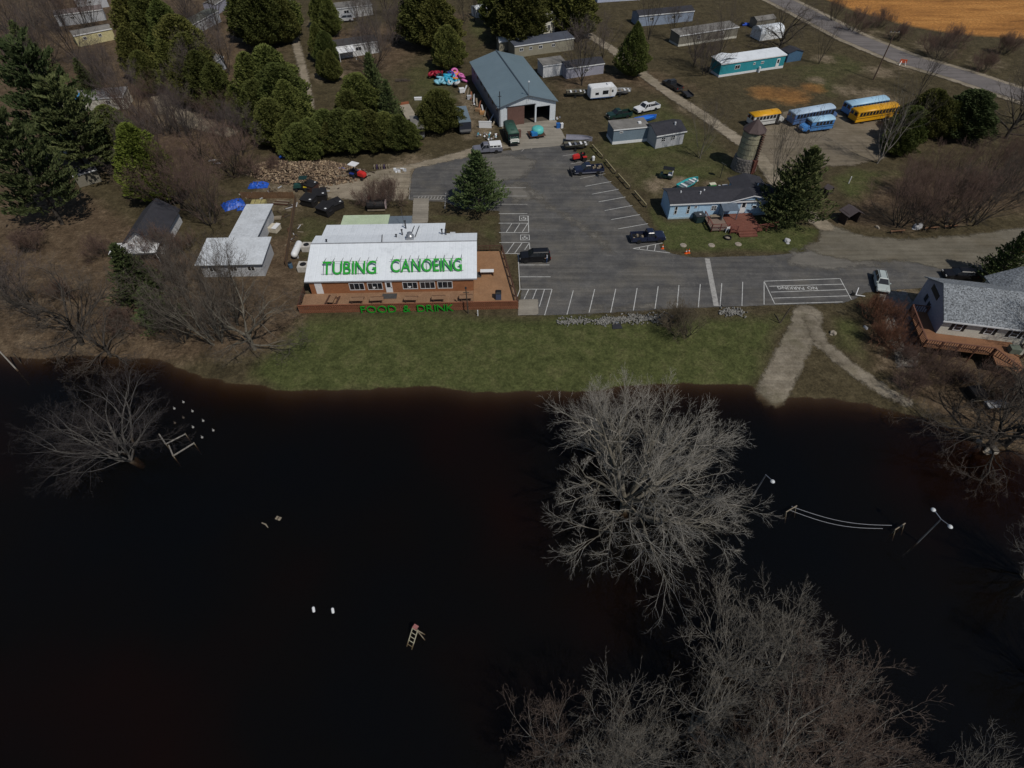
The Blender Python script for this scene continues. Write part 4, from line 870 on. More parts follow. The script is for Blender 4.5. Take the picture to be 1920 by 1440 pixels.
# roof plant
m = MB(); m.box(13.4, 14.5, 7.0, 7.9, 4.1, 4.55); m.lathe([(.55,4.55),(.55,4.75),(.38,4.95),(.38,5.15),(.12,5.25)], (13.95,7.45,0), 14); m.build('exhaust_fan', STEEL, rest)
for x0 in (14.0, 14.75): MB().tube((x0-.15,8.0,4.0),(x0+.25,11.2,3.9),.06,None,6).build('pipe', STEEL_D, rest)
for x0, y0, h_ in ((12.6,9.0,.6),(12.9,11.2,.7),(1.7,6.9,.5),(18.6,9.0,.55),(19.2,8.8,.6),(11.8,8.2,.3)):
    MB().tube((x0,y0,3.3),(x0,y0,4.05+h_),.10,None,8).tube((x0,y0,4.05+h_),(x0,y0,4.12+h_),.17,None,8).build('vent', STEEL_D, rest)
MB().tube((9.9,6.4,4.4),(9.6,8.9,3.95),.06,None,6).build('pipe', STEEL_D, rest)
MB().tube((12.6,12.0,3.3),(12.2,13.5,5.6),.03,None,5).build('antenna', STEEL_D, rest)
MB().box(19.6, 20.6, 9.5, 10.7, 0, 2.6).box(19.7, 20.5, 9.6, 10.6, 2.6, 3.1).build('cooling_unit', mat('pale_metal', (.50,.52,.54), .5), rest)
# roof signs: each letter a solid channel letter on two rails with struts
def sign(word, x0, x1, y, zb, H, label, name, parent_z=zf, nstrut=7, frame=True, spacing=None):
    L0 = rl(x0, y, zb); root = thing(name, label, 'sign', L0, RZ); ta = R(-60) if frame else 0.0; root.rotation_euler = (ta, 0, RZ); gm__ = GREEN if frame else GREEN_D
    ws_ = [text_mesh(ch, H*1.38, .08 if frame else .05, .010 if frame else 0) if ch != ' ' else None for ch in word]
    dims = []
    for me in ws_:
        if me is None: dims.append((0, .45*H)); continue
        xs = [v.co.x for v in me.vertices]; dims.append((min(xs), max(xs)-min(xs)))
    gap = .13*H; tot = sum(d[1] for d in dims) + gap*(len(word)-1); k = (x1-x0)/tot; cx = 0
    for ch, me, (mn, wd) in zip(word, ws_, dims):
        if me is not None:
            for v in me.vertices: v.co = ((v.co.x-mn)*k+cx, -v.co.z, v.co.y)
            me.update(); o = ob('letter', me, gm__, root); o['label'] = 'green letter ' + ch if ch != '&' else 'green ampersand'
        cx += (wd+gap)*k
    if frame:
        for zz in (.06*H, .97*H): MB().tube((-.2,.12,zz),(x1-x0+.2,.12,zz),.025,None,5).build('rail', STEEL, root)
        for i in range(nstrut):
            xx = .1+(x1-x0-.2)*i/(nstrut-1); yb = 3.2
            Zr = zf(y+yb)-zb; MB().tube((xx,.14,H*.95),(xx,yb*math.cos(ta)+Zr*math.sin(ta),-yb*math.sin(ta)+Zr*math.cos(ta)),.028,None,5).tube((xx,.15,-.05),(xx,.15,H*1.02),.028,None,5).build('strut', STEEL_D, root)
    return root
sign('TUBING', 2.0, 9.6, .35, zf(.35)+.24, 2.05, 'green TUBING letters standing on the white restaurant roof', 'roof_sign', nstrut=7)
sign('CANOEING', 11.7, 21.8, .55, zf(.55)+.24, 2.05, 'green CANOEING letters standing on the white restaurant roof', 'roof_sign', nstrut=9)

# deck round the front and right side
DZ = .42
deck = thing('timber_deck', 'orange-brown timber deck wrapping the front and side of the restaurant', 'deck', (*RA, 0), RZ)
dp = [(-1.0,-4.1),(29.6,-4.1),(28.4,1.5),(27.6,9.2),(23.34,9.2),(23.34,-.02),(-1.0,-.02)]
MB().slab([(-1.0,-4.1,DZ),(23.3,-4.1,DZ),(23.3,-.43,DZ),(-1.0,-.43,DZ)], .25).build('deck_floor', DECK, deck)
MB().slab([(23.32,-4.1,DZ),(29.6,-4.1,DZ),(27.6,9.2,DZ),(23.32,9.2,DZ)], .25).build('deck_floor', mat('cedar_deck_side', (.30,.165,.085), .8, .14, .7, wear=(.38,.24,.14), wear_amt=.5, stripes=('X', .15, .6)), deck)
def railing(root, a, b, n, z0, hgt, m_post, lattice=True, zb=None):
    a, b = Vector(a), Vector(b); zb = z0 if zb is None else zb
    for i in range(n+1):
        p = a.lerp(b, i/n); MB().box(p.x-.06, p.x+.06, p.y-.06, p.y+.06, zb-.4, z0+hgt).build('post', m_post, root)
    d = (b-a).normalized(); nn = Vector((-d.y, d.x))*.06
    MB().slab([(*(a-nn*1.4-d*.1), z0+hgt+.05),(*(b-nn*1.4+d*.1), z0+hgt+.05),(*(b+nn*1.4+d*.1), z0+hgt+.05),(*(a+nn*1.4-d*.1), z0+hgt+.05)], .045).build('top_rail', m_post, root)
    if lattice:
        for i in range(n):
            p, q = a.lerp(b, i/n), a.lerp(b, (i+1)/n); Lw = (q-p).length-.14; hh = z0+hgt-.05-zb; m = MB(); s = .30; k = int((Lw+hh)/s)+1
            o3 = lambda u, v, off: tuple((*(p+d*(u+.07)+nn.normalized()*off), zb+v))
            for j in range(k):
                for sg, off in ((1, -.012), (-1, .012)):
                    u0 = j*s-hh if sg > 0 else j*s; pts = []
                    for tt in (0, hh):
                        pts.append((u0+sg*tt if sg > 0 else u0-tt, tt))
                    (ua, va), (ub, vb) = pts
                    if ub < ua: ua, va, ub, vb = ub, vb, ua, va
                    if ub <= 0 or ua >= Lw: continue
                    if ua < 0: va += (vb-va)*(-ua)/(ub-ua); ua = 0
                    if ub > Lw: vb = va+(vb-va)*(Lw-ua)/(ub-ua); ub = Lw
                    m.tube(o3(ua, va, off), o3(ub, vb, off), .042, None, 4, False)
            if m.v: m.build('lattice_panel', m_post, root)
            MB().slab([(*(p+d*.07), zb+.10),(*(q-d*.07), zb+.10),(*(q-d*.07+nn*.4), zb+.10),(*(p+d*.07+nn*.4), zb+.10)], .08).build('bottom_rail', m_post, root)
    else:
        for zz in (.35, .7): MB().tube((*a, z0+zz*hgt), (*b, z0+zz*hgt), .035, None, 4).build('rail', m_post, root)
railing(deck, (-1.0,-4.15), (29.6,-4.15), 13, DZ, .95, RAIL, True, -.08)
MB().box(-.95, 29.55, -4.06, -4.04, -.6, DZ+.85).build('lattice_shade_panel', mat('shadow_board', (.13,.05,.028), .85, .2, .6), deck)  # dark sheet painted as the shade behind the lattice
railing(deck, (29.62,-4.1), (27.62,9.2), 6, DZ, .95, RAIL_D, False)
railing(deck, (27.5,9.25), (24.0,9.25), 2, DZ, .95, RAIL_D, False)
railing(deck, (-1.05,-4.05), (-1.05,-.2), 2, DZ, .95, RAIL_D, False)
MB().box(10.2, 12.3, -1.9, -.75, DZ+.005, DZ+.03).build('door_mat', mat('grey_mat', (.06,.06,.06), .95), deck)
MB().box(23.6, 24.4, 2.6, 3.9, DZ+.005, DZ+.03).build('door_mat', MATS['grey_mat'], deck)
sign('FOOD & DRINK', 7.6, 20.6, -4.40, .02, 1.28, 'green FOOD & DRINK letters fixed along the front deck lattice', 'deck_sign', frame=False)

# ---- grey pole barn
BA, BB = G(936, 238), G(1040.5, 225); brz, BL = frame_from(BA, BB); BD = 25.0
barn = thing('pole_barn', 'big pole barn with blue-grey metal roof and white gable front', 'barn', (*BA, 0), brz)
eh, rise = 4.0, 1.75
MB().box(0, .15, 0, BD, -.2, eh).build('wall', METAL_BLUE, barn)['label'] = 'slate blue side wall'
MB().box(BL-.15, BL, 0, BD, -.2, eh).build('wall', METAL_BLUE, barn)
MB().prism([(.16,-.2),(BL-.16,-.2),(BL-.16,eh),(BL/2,eh+rise-.1),(.16,eh)], BD-.15, BD, 'y').build('wall', METAL_WHITE, barn)
fw_ = MB()                                  # front wall round two openings
d0, d1, d2, d3, dh1, dh2 = 5.3, 7.5, 8.0, 10.9, 3.9, 3.2
fw_.box(0, d0, -.01, .14, -.2, eh-.02); fw_.box(d1, d2, -.01, .14, -.2, eh-.02); fw_.box(d3, BL, -.01, .14, -.2, eh-.02); fw_.box(d2, d3, -.01, .14, dh2, eh-.02); fw_.box(d0, d1, -.01, .14, dh1, eh-.02)
fw_.prism([(0,eh-.018),(BL,eh-.018),(BL/2,eh+rise-.05)], -.01, .14, 'y'); fw_.build('front_wall', METAL_WHITE, barn)
MB().box(1.75, 5.35, -.12, -.03, 0, 3.75).build('sliding_door', BROWN_DOOR, barn); MB().box(1.5, 7.8, -.17, -.125, 3.78, 3.92).build('door_track', STEEL_D, barn)
MB().box(7.45, 7.6, -.2, -.02, 0, 3.9).build('post', STEEL_D, barn)
MB().box(.2, BL-.2, .3, BD-.3, .01, .04).build('barn_floor', mat('dirt_floor', (.09,.075,.06), .95), barn)
MB().box(.2, BL-.2, 6, 6.1, .05, eh-.1).build('interior_shade_sheet', BLACKIN, barn)  # near-black sheet standing in for the shade deep in the barn
s_ = rise/(BL/2); o_2 = .35
rb = []
for side in (0, 1):
    x0, x1 = (-o_2, BL/2) if side == 0 else (BL+o_2, BL/2); z0 = eh-o_2*s_+.12; z1 = eh+rise+.12
    q = [(x0,-.4,z0),(x1,-.4,z1),(x1,BD+.4,z1),(x0,BD+.4,z0)]
    MB().slab(q if side == 0 else q[::-1], .1).build('roof', mat('barn_roof', (.150,.205,.235), .42, .07, .2, fine=.03, wear=(.20,.25,.28), wear_amt=.4, stripes=('Y', .9, .25)), barn)
MB().tube((BL/2,-.42,eh+rise+.14),(BL/2,BD+.42,eh+rise+.14),.16,None,6).build('ridge_cap', mat('ridge_slate', (.075,.10,.12), .5), barn)
tr_ = MB(); tr_.tube((-.38,-.44,eh-o_2*s_+.02),(BL/2,-.44,eh+rise+.02),.07,None,4); tr_.tube((BL+.38,-.44,eh-o_2*s_+.02),(BL/2,-.44,eh+rise+.02),.07,None,4); tr_.build('fascia', mat('fascia_slate', (.09,.10,.12), .6), barn)
fl = facemap('left', BL, BD)
for k in range(7): window(barn, fl, BD-2.2-k*3.4, 2.6, .9, .8, 0, 0, STEEL_D)
MB().tube((BL*.5,-.5,eh+.8),(BL*.5,-.5,eh+rise+2.6),.04,None,6).build('light_mast', STEEL, barn)
MB().lathe([(.05,0),(.16,.05),(.16,.2),(.05,.3)], (BL*.5,-.5,eh+rise+2.6), 8).build('lamp', WHITE, barn)
MB().tube((.1,-.35,0),(.1,-.35,7.2),.09,None,6).box(-.25,.45,-.4,-.3,6.2,6.3).build('service_mast', STEEL_D, barn)

# ---- light blue trailer house with red deck
h1, f, Lx, D = house('mobile_home', 'light blue mobile home with dark shingle roof and red deck beside the parking lot', 'mobile home', G(1252,411), G(1447,402), 4.6, 2.9, 'gable', .75, SIDE_BLUE, ROOF_DARK, .25, trim=WHITE)
MB().prism([(10.0,2.93),(17.2,2.93),(13.6,3.75)], -.12, 2.2, 'y').build('gable', SIDE_BLUE, h1)
MB().slab([(9.6,-.4,2.88),(13.6,-.4,3.92),(13.6,2.4,3.92),(9.6,2.4,2.88)], .08).build('gable_roof', ROOF_DARK, h1); MB().slab([(13.6,-.4,3.92),(17.6,-.4,2.88),(17.6,2.4,2.88),(13.6,2.4,3.92)], .08).build('gable_roof', ROOF_DARK, h1)
MB().prism([(9.5,2.78),(13.6,3.80),(17.7,2.78),(17.7,2.92),(13.6,3.94),(9.5,2.92)], -.46, -.405, 'y').build('bargeboard', WHITE, h1)
MB().prism([(12.3,2.93),(17.2,2.93),(14.7,3.62)], 4.62, 6.2, 'y').build('rear_gable', SIDE_BLUE, h1)
MB().slab([(11.8,2.6,3.0),(14.7,2.6,3.85),(14.7,7.2,3.85),(11.8,7.2,3.0)], .08).build('gable_roof', ROOF_DARK, h1); MB().slab([(14.7,2.6,3.85),(17.6,2.6,3.0),(17.6,7.2,3.0),(14.7,7.2,3.85)], .08).build('gable_roof', ROOF_DARK, h1)
MB().box(12.4, 17.1, 4.62, 7.0, -.2, 2.95).build('wing_wall', SIDE_BLUE, h1)
for u, v, w_, hh, a, b in ((.8,.9,.5,1.5,0,1),(2.9,.9,.5,1.5,0,1),(4.1,1.9,.45,.45,0,0),(7.0,1.3,.9,.9,1,1),(14.0,1.4,.8,.5,0,0)): window(h1, f, u, v, w_, hh, a, b)
door(h1, f, 4.85, .35, .85, 2.0, SIDE_BLUE, False); door(h1, f, 12.0, .6, .95, 2.1, WHITE)
MB().slab([(8.3,-2.0,2.35),(11.0,-2.0,2.35),(11.0,-.05,2.75),(8.3,-.05,2.75)], .08).box(8.4,8.5,-1.95,-1.85,.6,2.28).box(10.8,10.9,-1.95,-1.85,.6,2.28).build('porch_roof', mat('slate_porch', (.10,.13,.17), .7), h1)
MB().box(8.4, 8.46, -1.84, -.06, .6, 2.3).build('porch_wall', SIDE_GREY, h1)
for x, y in ((2.0,2.0),(5.2,1.6),(6.0,2.2),(15.6,3.3)): MB().tube((x,y,3.2),(x,y,3.95),.12,None,8).build('vent', WHITE, h1)
MB().box(-.03, Lx+.03, -.03, D+.03, -.25, .3).build('skirting', mat('pale_skirting', (.36,.46,.52), .8), h1)
dk = thing('garden_deck', 'red-stained timber deck with railings in front of the light blue mobile home', 'deck', h1.location, h1.rotation_euler.z)
MB().slab([(9.0,-5.2,.55),(14.2,-5.2,.55),(14.2,-.1,.55),(9.0,-.1,.55)], .2).build('deck_floor', DECK2, dk)
MB().slab([(6.0,-4.4,.5),(8.98,-4.4,.5),(8.98,-.4,.5),(6.0,-.4,.5)], .2).build('deck_floor', mat('grey_deck', (.20,.15,.12), .85, .15, .7), dk)
MB().box(10.2,13.2,-5.7,-5.21,-.1,.36).box(10.2,13.2,-6.2,-5.71,-.1,.18).build('step', DECK2, dk)
M_RED = mat('red_rail', (.16,.052,.04), .8, .2, 1)
railing(dk, (6.0,-4.4), (8.9,-4.4), 2, .5, .95, M_RED, False); railing(dk, (6.0,-.5), (6.0,-4.4), 2, .5, .95, M_RED, False); railing(dk, (8.9,-5.2), (10.0,-5.2), 1, .5, .95, M_RED, False); railing(dk, (13.3,-5.2), (16.8,-4.6), 2, .5, .95, M_RED, False)
MB().box(6.6,8.6,-1.6,-.9,1.0,1.08).box(6.7,6.8,-1.5,-1.0,.5,1.0).box(8.4,8.5,-1.5,-1.0,.5,1.0).build('bench', WOOD, dk)

# ---- grey trailer and cottage left of the lane
h2, f, Lx, D = house('mobile_home', 'small blue-grey mobile home with pale flat roof beside the cottage', 'mobile home', G(1148,271), G(1213,264.5), 3.6, 2.9, 'shed', .12, SIDE_GREY, ROOF_TAN, .12, WHITE, .55, WHITE)
window(h2, f, 1.2, 2.15, .7, .35, 0, 0); MB().box(5.4,6.0,1.2,1.8,3.0,3.35).build('roof_unit', WHITE, h2)
h3, f, Lx, D = house('cottage', 'pale grey cottage with black roof next to the blue-grey mobile home', 'cottage', G(1228,279), G(1279,270), 5.0, 2.7, 'gable', .9, SIDE_LGREY, ROOF_DARK, .3, trim=WHITE)
for u in (1.0, 3.1): window(h3, f, u, 1.2, 1.0, .9, 1, 1)
MB().tube((4.6,1.6,3.0),(4.6,1.6,3.9),.18,None,8).build('vent', WHITE, h3)

# ---- house at the right with raised deck
ZF = 4.4
ha, hb = Vector(G(1770,601,ZF)), Vector(G(1733.5,518,ZF)); ax = (hb-ha); Dh = ax.length; rzh = math.atan2(ax.y, ax.x)-R(90)
hr = thing('house', 'house with speckled grey shingle roof and cream front at the right edge', 'house', (ha.x, ha.y, 0), rzh)
Lh = 22.0; ins = .45; rh = 2.4
MB().prism([(ins,-.5),(Dh-ins,-.5),(Dh-ins,ZF+.1),(Dh/2,ZF+rh-.15),(ins,ZF+.1)], .4, Lh, 'x').build('wall', SIDE_CREAM, hr)
MB().prism([(ins-.02,-.5),(Dh-ins+.02,-.5),(Dh-ins+.02,ZF+.1),(Dh/2,ZF+rh-.16),(ins-.02,ZF+.1)], .36, .398, 'x').build('shaded_gable_wall', SIDE_LAV, hr)  # gable end coloured darker and greyer than the cream wall, for its shade
MB().slab([(0,0,ZF),(Lh,0,ZF),(Lh,Dh/2,ZF+rh),(0,Dh/2,ZF+rh)], .14).build('roof', ROOF_SPECK, hr); MB().slab([(0,Dh/2,ZF+rh),(Lh,Dh/2,ZF+rh),(Lh,Dh,ZF),(0,Dh,ZF)], .14).build('roof', ROOF_SPECK, hr)
MB().slab([(8.2,Dh*.62,ZF+.55),(12.2,Dh*.62,ZF+rh-.15),(12.2,Dh+1.8,ZF+rh-.15),(8.2,Dh+1.8,ZF-.1)], .14).slab([(12.2,Dh*.62,ZF+rh-.15),(16.2,Dh*.62,ZF+.55),(16.2,Dh+1.8,ZF-.1),(12.2,Dh+1.8,ZF+rh-.15)], .14).build('dormer_roof', ROOF_SPECK, hr)
MB().prism([(8.6,-.5),(15.8,-.5),(15.8,ZF),(12.2,ZF+rh-.4),(8.6,ZF)], Dh-.5, Dh+1.5, 'y').build('dormer_wall', SIDE_CREAM, hr)
MB().box(-.02, Lh, -.06, -.003, ZF-.22, ZF-.02).build('fascia', WHITE, hr)
MB().tube((10.6,Dh*.62,ZF+rh-.9),(10.6,Dh*.62,ZF+rh+.1),.12,None,8).build('vent', STEEL_D, hr)
ff = lambda u, v, n: (u, ins-n, v); gl_ = lambda u, v, n: (.36-n, Dh-u, v)
for u in (1.9, 5.6, 8.6, 10.0): 
    window(hr, ff, u, 2.75, .95, 1.1, 0, 1)
    for s in (-.42, 1.0): fbox(MB(), ff, u+s, u+s+.37, 2.7, 3.9, -.01, .04).build('shutter', BLACK, hr)
fbox(MB(), gl_, 2.4, 5.0, 4.2, 5.0, -.02, .05).build('window', BLACK, hr); window(hr, gl_, 2.2, 2.2, 1.0, 1.2, 0, 0, SIDE_LAV); window(hr, gl_, 3.6, 2.0, 1.0, 1.2, 0, 0, SIDE_LAV)  # gable window frames share the shaded wall tone
dk2 = thing('raised_deck', 'raised orange-brown timber deck on posts round the right-hand house', 'deck', hr.location, rzh)
dz = 1.9
MB().slab([(-1.9,-2.4,dz),(9.5,-2.4,dz),(9.5,ins-.05,dz),(-1.9,ins-.05,dz)], .22).build('deck_floor', DECK3, dk2); MB().slab([(-1.9,ins-.03,dz),(.33,ins-.03,dz),(.33,4.6,dz),(-1.9,4.6,dz)], .22).build('deck_floor', DECK3, dk2)
def solid_rail(root, a, b, n, z0, hgt, m, z1=None):
    a, b = Vector(a), Vector(b); d = (b-a).normalized(); z1 = z0 if z1 is None else z1; zz = lambda t: z0+(z1-z0)*t
    for i in range(n+1):
        p = a.lerp(b, i/n); zt = zz(i/n); MB().box(p.x-.06, p.x+.06, p.y-.06, p.y+.06, -.9, zt+hgt).build('post', m, root)
    ln = (b-a).length; k = int(ln/.28)
    for i in range(k):
        p = a.lerp(b, (i+.5)/k); zt = zz((i+.5)/k); MB().box(p.x-.035, p.x+.035, p.y-.03, p.y+.03, zt+.05, zt+hgt-.03).build('baluster', m, root)
    nn = Vector((-d.y, d.x))*.09
    MB().slab([(*(a-nn), z0+hgt+.05),(*(b-nn), z1+hgt+.05),(*(b+nn), z1+hgt+.05),(*(a+nn), z0+hgt+.05)], .05).build('top_rail', m, root)
solid_rail(dk2, (-1.9,4.6), (-1.9,-2.4), 4, dz, 1.0, RAIL_H); solid_rail(dk2, (-1.9,-2.4), (6.2,-2.4), 4, dz, 1.0, RAIL_H); solid_rail(dk2, (-1.9,4.6), (.3,4.6), 1, dz, 1.0, RAIL_H)
MB().slab([(6.3,-4.2,dz-.1),(9.4,-4.2,dz-.1),(9.4,-2.42,dz),(6.3,-2.42,dz)], .15).build('ramp_landing', DECK3, dk2)
MB().slab([(6.3,-2.45,dz),(8.2,-2.45,dz),(13.6,-6.2,.2),(12.0,-6.9,.2)], .12).build('ramp_floor', DECK3, dk2)
solid_rail(dk2, (6.2,-2.5), (12.0,-7.0), 4, dz, 1.0, RAIL_H, .2); solid_rail(dk2, (9.6,-2.4), (13.7,-6.1), 3, dz, 1.0, RAIL_H, .2)
MB().box(8.4,9.6,-1.9,-.9,dz+.02,dz+.75).build('table', mat('green_grey', (.12,.14,.11), .7), dk2)

# ---- silo
sx_, sy_ = G(1397, 322); silo = thing('silo', 'old concrete silo with brown conical roof on a stone base', 'silo', (sx_, sy_+1.4, 0), R(0))
M_STAVE = mat('silo_concrete', (.34,.32,.22), .9, .15, .6, fine=.15, wear=(.22,.20,.13), wear_amt=.6, stripes=('Z', .5, .25))
MB().lathe([(1.85,2.0),(1.82,7.3)], (0,0,0), 28).build('stave_wall', M_STAVE, silo, smooth=False)
MB().lathe([(2.3,-.3),(2.15,1.9),(2.12,2.3),(1.84,2.5)], (0,0,0), 24).build('stone_base', mat('field_stone', (.17,.155,.14), .95, .35, 1.6, fine=.5, bump=.9, bscale=3), silo)
sr = random.Random(5); stone_me = MB().lathe([(.10,-.12),(.26,-.06),(.30,.05),(.12,.14)], (0,0,0), 7).mesh('stone')
for r_ in range(5):
    for k in range(20):
        a = (k+.5*(r_ % 2))*2*math.pi/20+sr.uniform(-.05,.05); rr = 2.25-r_*.035
        o = ob('stone', stone_me, mat('rubble_stone', (.23,.21,.19), .95, .35, 2.2, fine=.4), silo); o.location = (rr*math.cos(a), rr*math.sin(a), .15+r_*.42); o.rotation_euler = (R(90), sr.uniform(0,6), a+R(90)); s = sr.uniform(.8,1.25); o.scale = (s, s*.8, .5)
MB().lathe([(2.15,7.25),(2.12,7.35),(.05,9.2)], (0,0,0), 8).build('conical_roof', mat('brown_roof', (.065,.042,.040), .6, .15, 1), silo)
ch = MB()
for k in range(11): ch.box(1.75, 2.25, -.35, .35, 2.6+k*.43, 2.6+k*.43+.16)
o = ch.build('chute', mat('rusty_chute', (.09,.05,.035), .8), silo); o.rotation_euler = (0,0,R(-55))
o = MB().box(1.9,2.5,-.45,.45,-.2,2.5).build('chute_door', mat('rust_red', (.15,.055,.04), .85, .25, 1), silo); o.rotation_euler = (0,0,R(-62))
for zz in (3.2,4.2,5.2,6.2,7.0): MB().lathe([(1.86,zz),(1.87,zz+.04),(1.86,zz+.06)], (0,0,0), 28).build('hoop', mat('hoop_steel', (.12,.10,.07), .7), silo)

# ---- teal trailer, shed, tents and far trailers
def mobile(name, label, a, b, D, h, wall, roof, rise=.25, kind='shed', skirt=None, wins=(), trim=WHITE, cat='mobile home', grp='far mobile homes', doors=()):
    r, f, Lx, D = house(name, label, cat, G(*a), G(*b), D, h, kind, rise, wall, roof, .12, skirt, .5, trim, grp)
    for w_ in wins: window(r, f, Lx*w_[0], w_[1], w_[2], w_[3], 1, 0)
    for d_ in doors: door(r, f, Lx*d_, .3, .9, 2.0)
    return r
tl = mobile('mobile_home', 'teal mobile home with white roof in the yard near the highway', (1347,145), (1467,127), 4.0, 2.9, SIDE_TEAL, ROOF_WHITE, .3, 'shed', WHITE, ((.22,1.3,1.4,.9),(.5,1.7,.6,.5),(.62,1.7,.8,.5)), doors=(.87,))
MB().slab([(-.5,3.9,3.4),(2.2,3.9,3.9),(5.0,3.9,3.4),(5.0,1.0,3.3),(2.2,1.0,3.75),(-.5,1.0,3.3)], .08).build('roof_addition', ROOF_WHITE, tl)
MB().tube((10.8,-.5,0),(10.8,-.5,1.2),.25,None,10).build('gas_bottle', WHITE, tl)
house('garden_shed', 'small blue shed with grey roof at the end of the teal mobile home', 'shed', G(1474,117), G(1501,113), 3.0, 2.0, 'gable_y', .6, mat('shed_blue', (.06,.13,.22), .7), ROOF_DARK, .15, group='small sheds')
house('tent_shed', 'white arched tent shed beside the large dark bare tree', 'shed', G(1424,77), G(1467,71), 4.2, 1.5, 'arch', 1.4, WHITE, ROOF_WHITE, group='small sheds')
house('garden_shed', 'low grey shed behind the white tent shed', 'shed', G(1416,55), G(1450,50), 3.0, 2.0, 'gable', .6, SIDE_BROWN, ROOF_TAN, .15, group='small sheds')
tb = thing('tarp_roll', 'blue tarp roll lying behind the white tent shed', 'tarp', (*G(1405,48), .3), .1); MB().tube((-2.2,0,0),(2.2,0,0),.45,None,8).build('sheet', mat('tarp_blue', (.015,.08,.50), .45, .2, 2), tb); MB().tube((-2.0,-.35,.1),(-2.0,.35,.1),.5,None,8).build('strap', BLACK, tb)
mobile('mobile_home', 'drab brown mobile home with pale skirting behind bare trees', (1271,88), (1380,71), 4.2, 2.6, SIDE_BROWN, ROOF_TAN, .2, 'shed', SIDE_CREAM, ((.3,1.3,1,.7),(.7,1.3,1,.7)))
mobile('mobile_home', 'long grey-blue mobile home with dark roof near the top centre', (1196,50), (1298,40), 4.6, 2.6, mat('lilac_siding', (.24,.29,.38), .7), ROOF_DARK, .7, 'gable', None, ((.2,1.2,1,.8),(.6,1.2,1,.8)))
mobile('mobile_home', 'pale blue-and-white mobile home at the top edge above the lane', (1120,5), (1200,0), 4, 2.6, mat('paleblue_siding', (.42,.46,.58), .7), ROOF_TAN, .4, 'gable', None, ((.3,1.2,1,.8),(.7,1.2,1,.8)))
tan = mobile('mobile_home', 'long tan mobile home with slate roof behind the barn', (965,109), (1075,93), 4.4, 2.7, SIDE_TAN, mat('slate_roof', (.075,.085,.11), .7, .15, .5), .25, 'shed', None, ((.08,1.4,1.0,.7),(.24,1.4,.8,.7),(.4,1.4,1.0,.7),(.62,1.4,.9,.7)))
mobile('mobile_home', 'white mobile home with dark lean-to behind the barn and bare tree', (1018,146), (1060,140), 3.6, 2.6, SIDE_WHITE, ROOF_TAN, .3, 'shed', None, ())
wm2 = mobile('lean_to', 'dark-roofed white lean-to right of the white mobile home', (1061,148), (1131,138), 4.2, 2.3, SIDE_LAV, ROOF_DARK, .7, 'gable', None, ((.5,1.0,.9,.6),))
house('metal_shed', 'small arched white-roofed shed behind the barn ridge', 'shed', G(936,96), G(957,94), 2.6, 2.0, 'arch', .9, SIDE_TAN, ROOF_WHITE, group='small sheds')
cr = mobile('cabin', 'tall cream cabin with pale roof between the top cedars', (1008,72), (1040,66), 4, 4.3, SIDE_CREAM, ROOF_TAN, .8, 'gable', None, ((.55,1.6,.9,1.2),), cat='cabin')
w1 = mobile('mobile_home', 'white mobile home with long dark roof strip right of the woods path', (625,112), (712,99), 4.0, 2.7, SIDE_WHITE, mat('charcoal_roof', (.06,.058,.06), .8, .2, .6), .25, 'shed', None, ((.25,1.2,1.5,.9),(.5,1.2,1.5,.9)))
MB().slab([(1.2,-2.6,2.1),(5.4,-2.6,2.1),(5.4,-.1,2.5),(1.2,-.1,2.5)], .08).box(1.3,1.4,-2.5,-2.4,0,2.02).box(5.2,5.3,-2.5,-2.4,0,2.02).build('awning', WHITE, w1)
mobile('mobile_home', 'topmost white mobile home above a parked silver car', (618,38), (700,28), 4.0, 2.6, SIDE_WHITE, ROOF_TAN, .3, 'shed', None, ((.15,1.4,.6,.5),(.35,1.2,1.4,.8)))
mobile('mobile_home', 'cream mobile home with dark roof among bare trees, upper left', (148,88), (218,74), 4.2, 2.6, mat('yellow_siding', (.52,.47,.26), .75), ROOF_TAN, .4, 'gable', None, ((.2,1.3,.8,.7),(.6,1.3,.8,.7)))
mobile('mobile_home', 'pale mobile home behind the cream one, upper left', (112,50), (200,38), 4.2, 2.7, SIDE_LGREY, mat('mauve_roof', (.16,.13,.125), .8, .2, .5), .6, 'gable', None, ((.3,1.3,.9,.7),))
mobile('mobile_home', 'pinkish mobile home at the very top left', (148,20), (205,12), 4.0, 2.7, SIDE_LGREY, ROOF_TAN, .4, 'gable', None, ((.4,1.3,.9,.7),))
tp = mobile('mobile_home', 'long mobile home with blue-tarped roof on the left', (100,213), (240,204), 4.4, 2.5, SIDE_CREAM, mat('patchy_roof', (.26,.25,.25), .8, .25, .4, wear=(.10,.095,.09), wear_amt=.8), .3, 'shed', None, ((.3,1.2,1.2,.8),(.75,1.2,1.0,.8)))
MB().slab([(1.0,-.2,2.75),(6.2,-.2,2.75),(6.2,2.4,2.95),(1.0,2.4,2.95)], .03).build('roof_tarp', mat('tarp_light_blue', (.08,.28,.52), .5, .25, 1), tp)
mobile('mobile_home', 'grey-green mobile home half hidden behind the left cedars', (352,75), (415,40), 4.0, 2.6, SIDE_LGREY, mat('greenish_roof', (.12,.13,.11), .8), .4, 'gable', None, ((.4,1.3,.9,.7),))
mobile('mobile_home', 'pale mobile home between the cedar rows at left', (392,150), (425,128), 3.6, 2.6, SIDE_LGREY, ROOF_TAN, .4, 'gable', None, ())
mobile('cabin', 'small lilac cabin between bare trees at the top left', (408,28), (436,10), 3.6, 2.6, SIDE_LAV, ROOF_TAN, .5, 'gable', None, (), cat='cabin')
mobile('garden_shed', 'little blue shed beside the camp path', (248,140), (264,136), 2.4, 2.1, mat('shed_blue2', (.10,.25,.40), .7), ROOF_TAN, .3, 'shed', None, (), cat='shed', grp='small sheds')
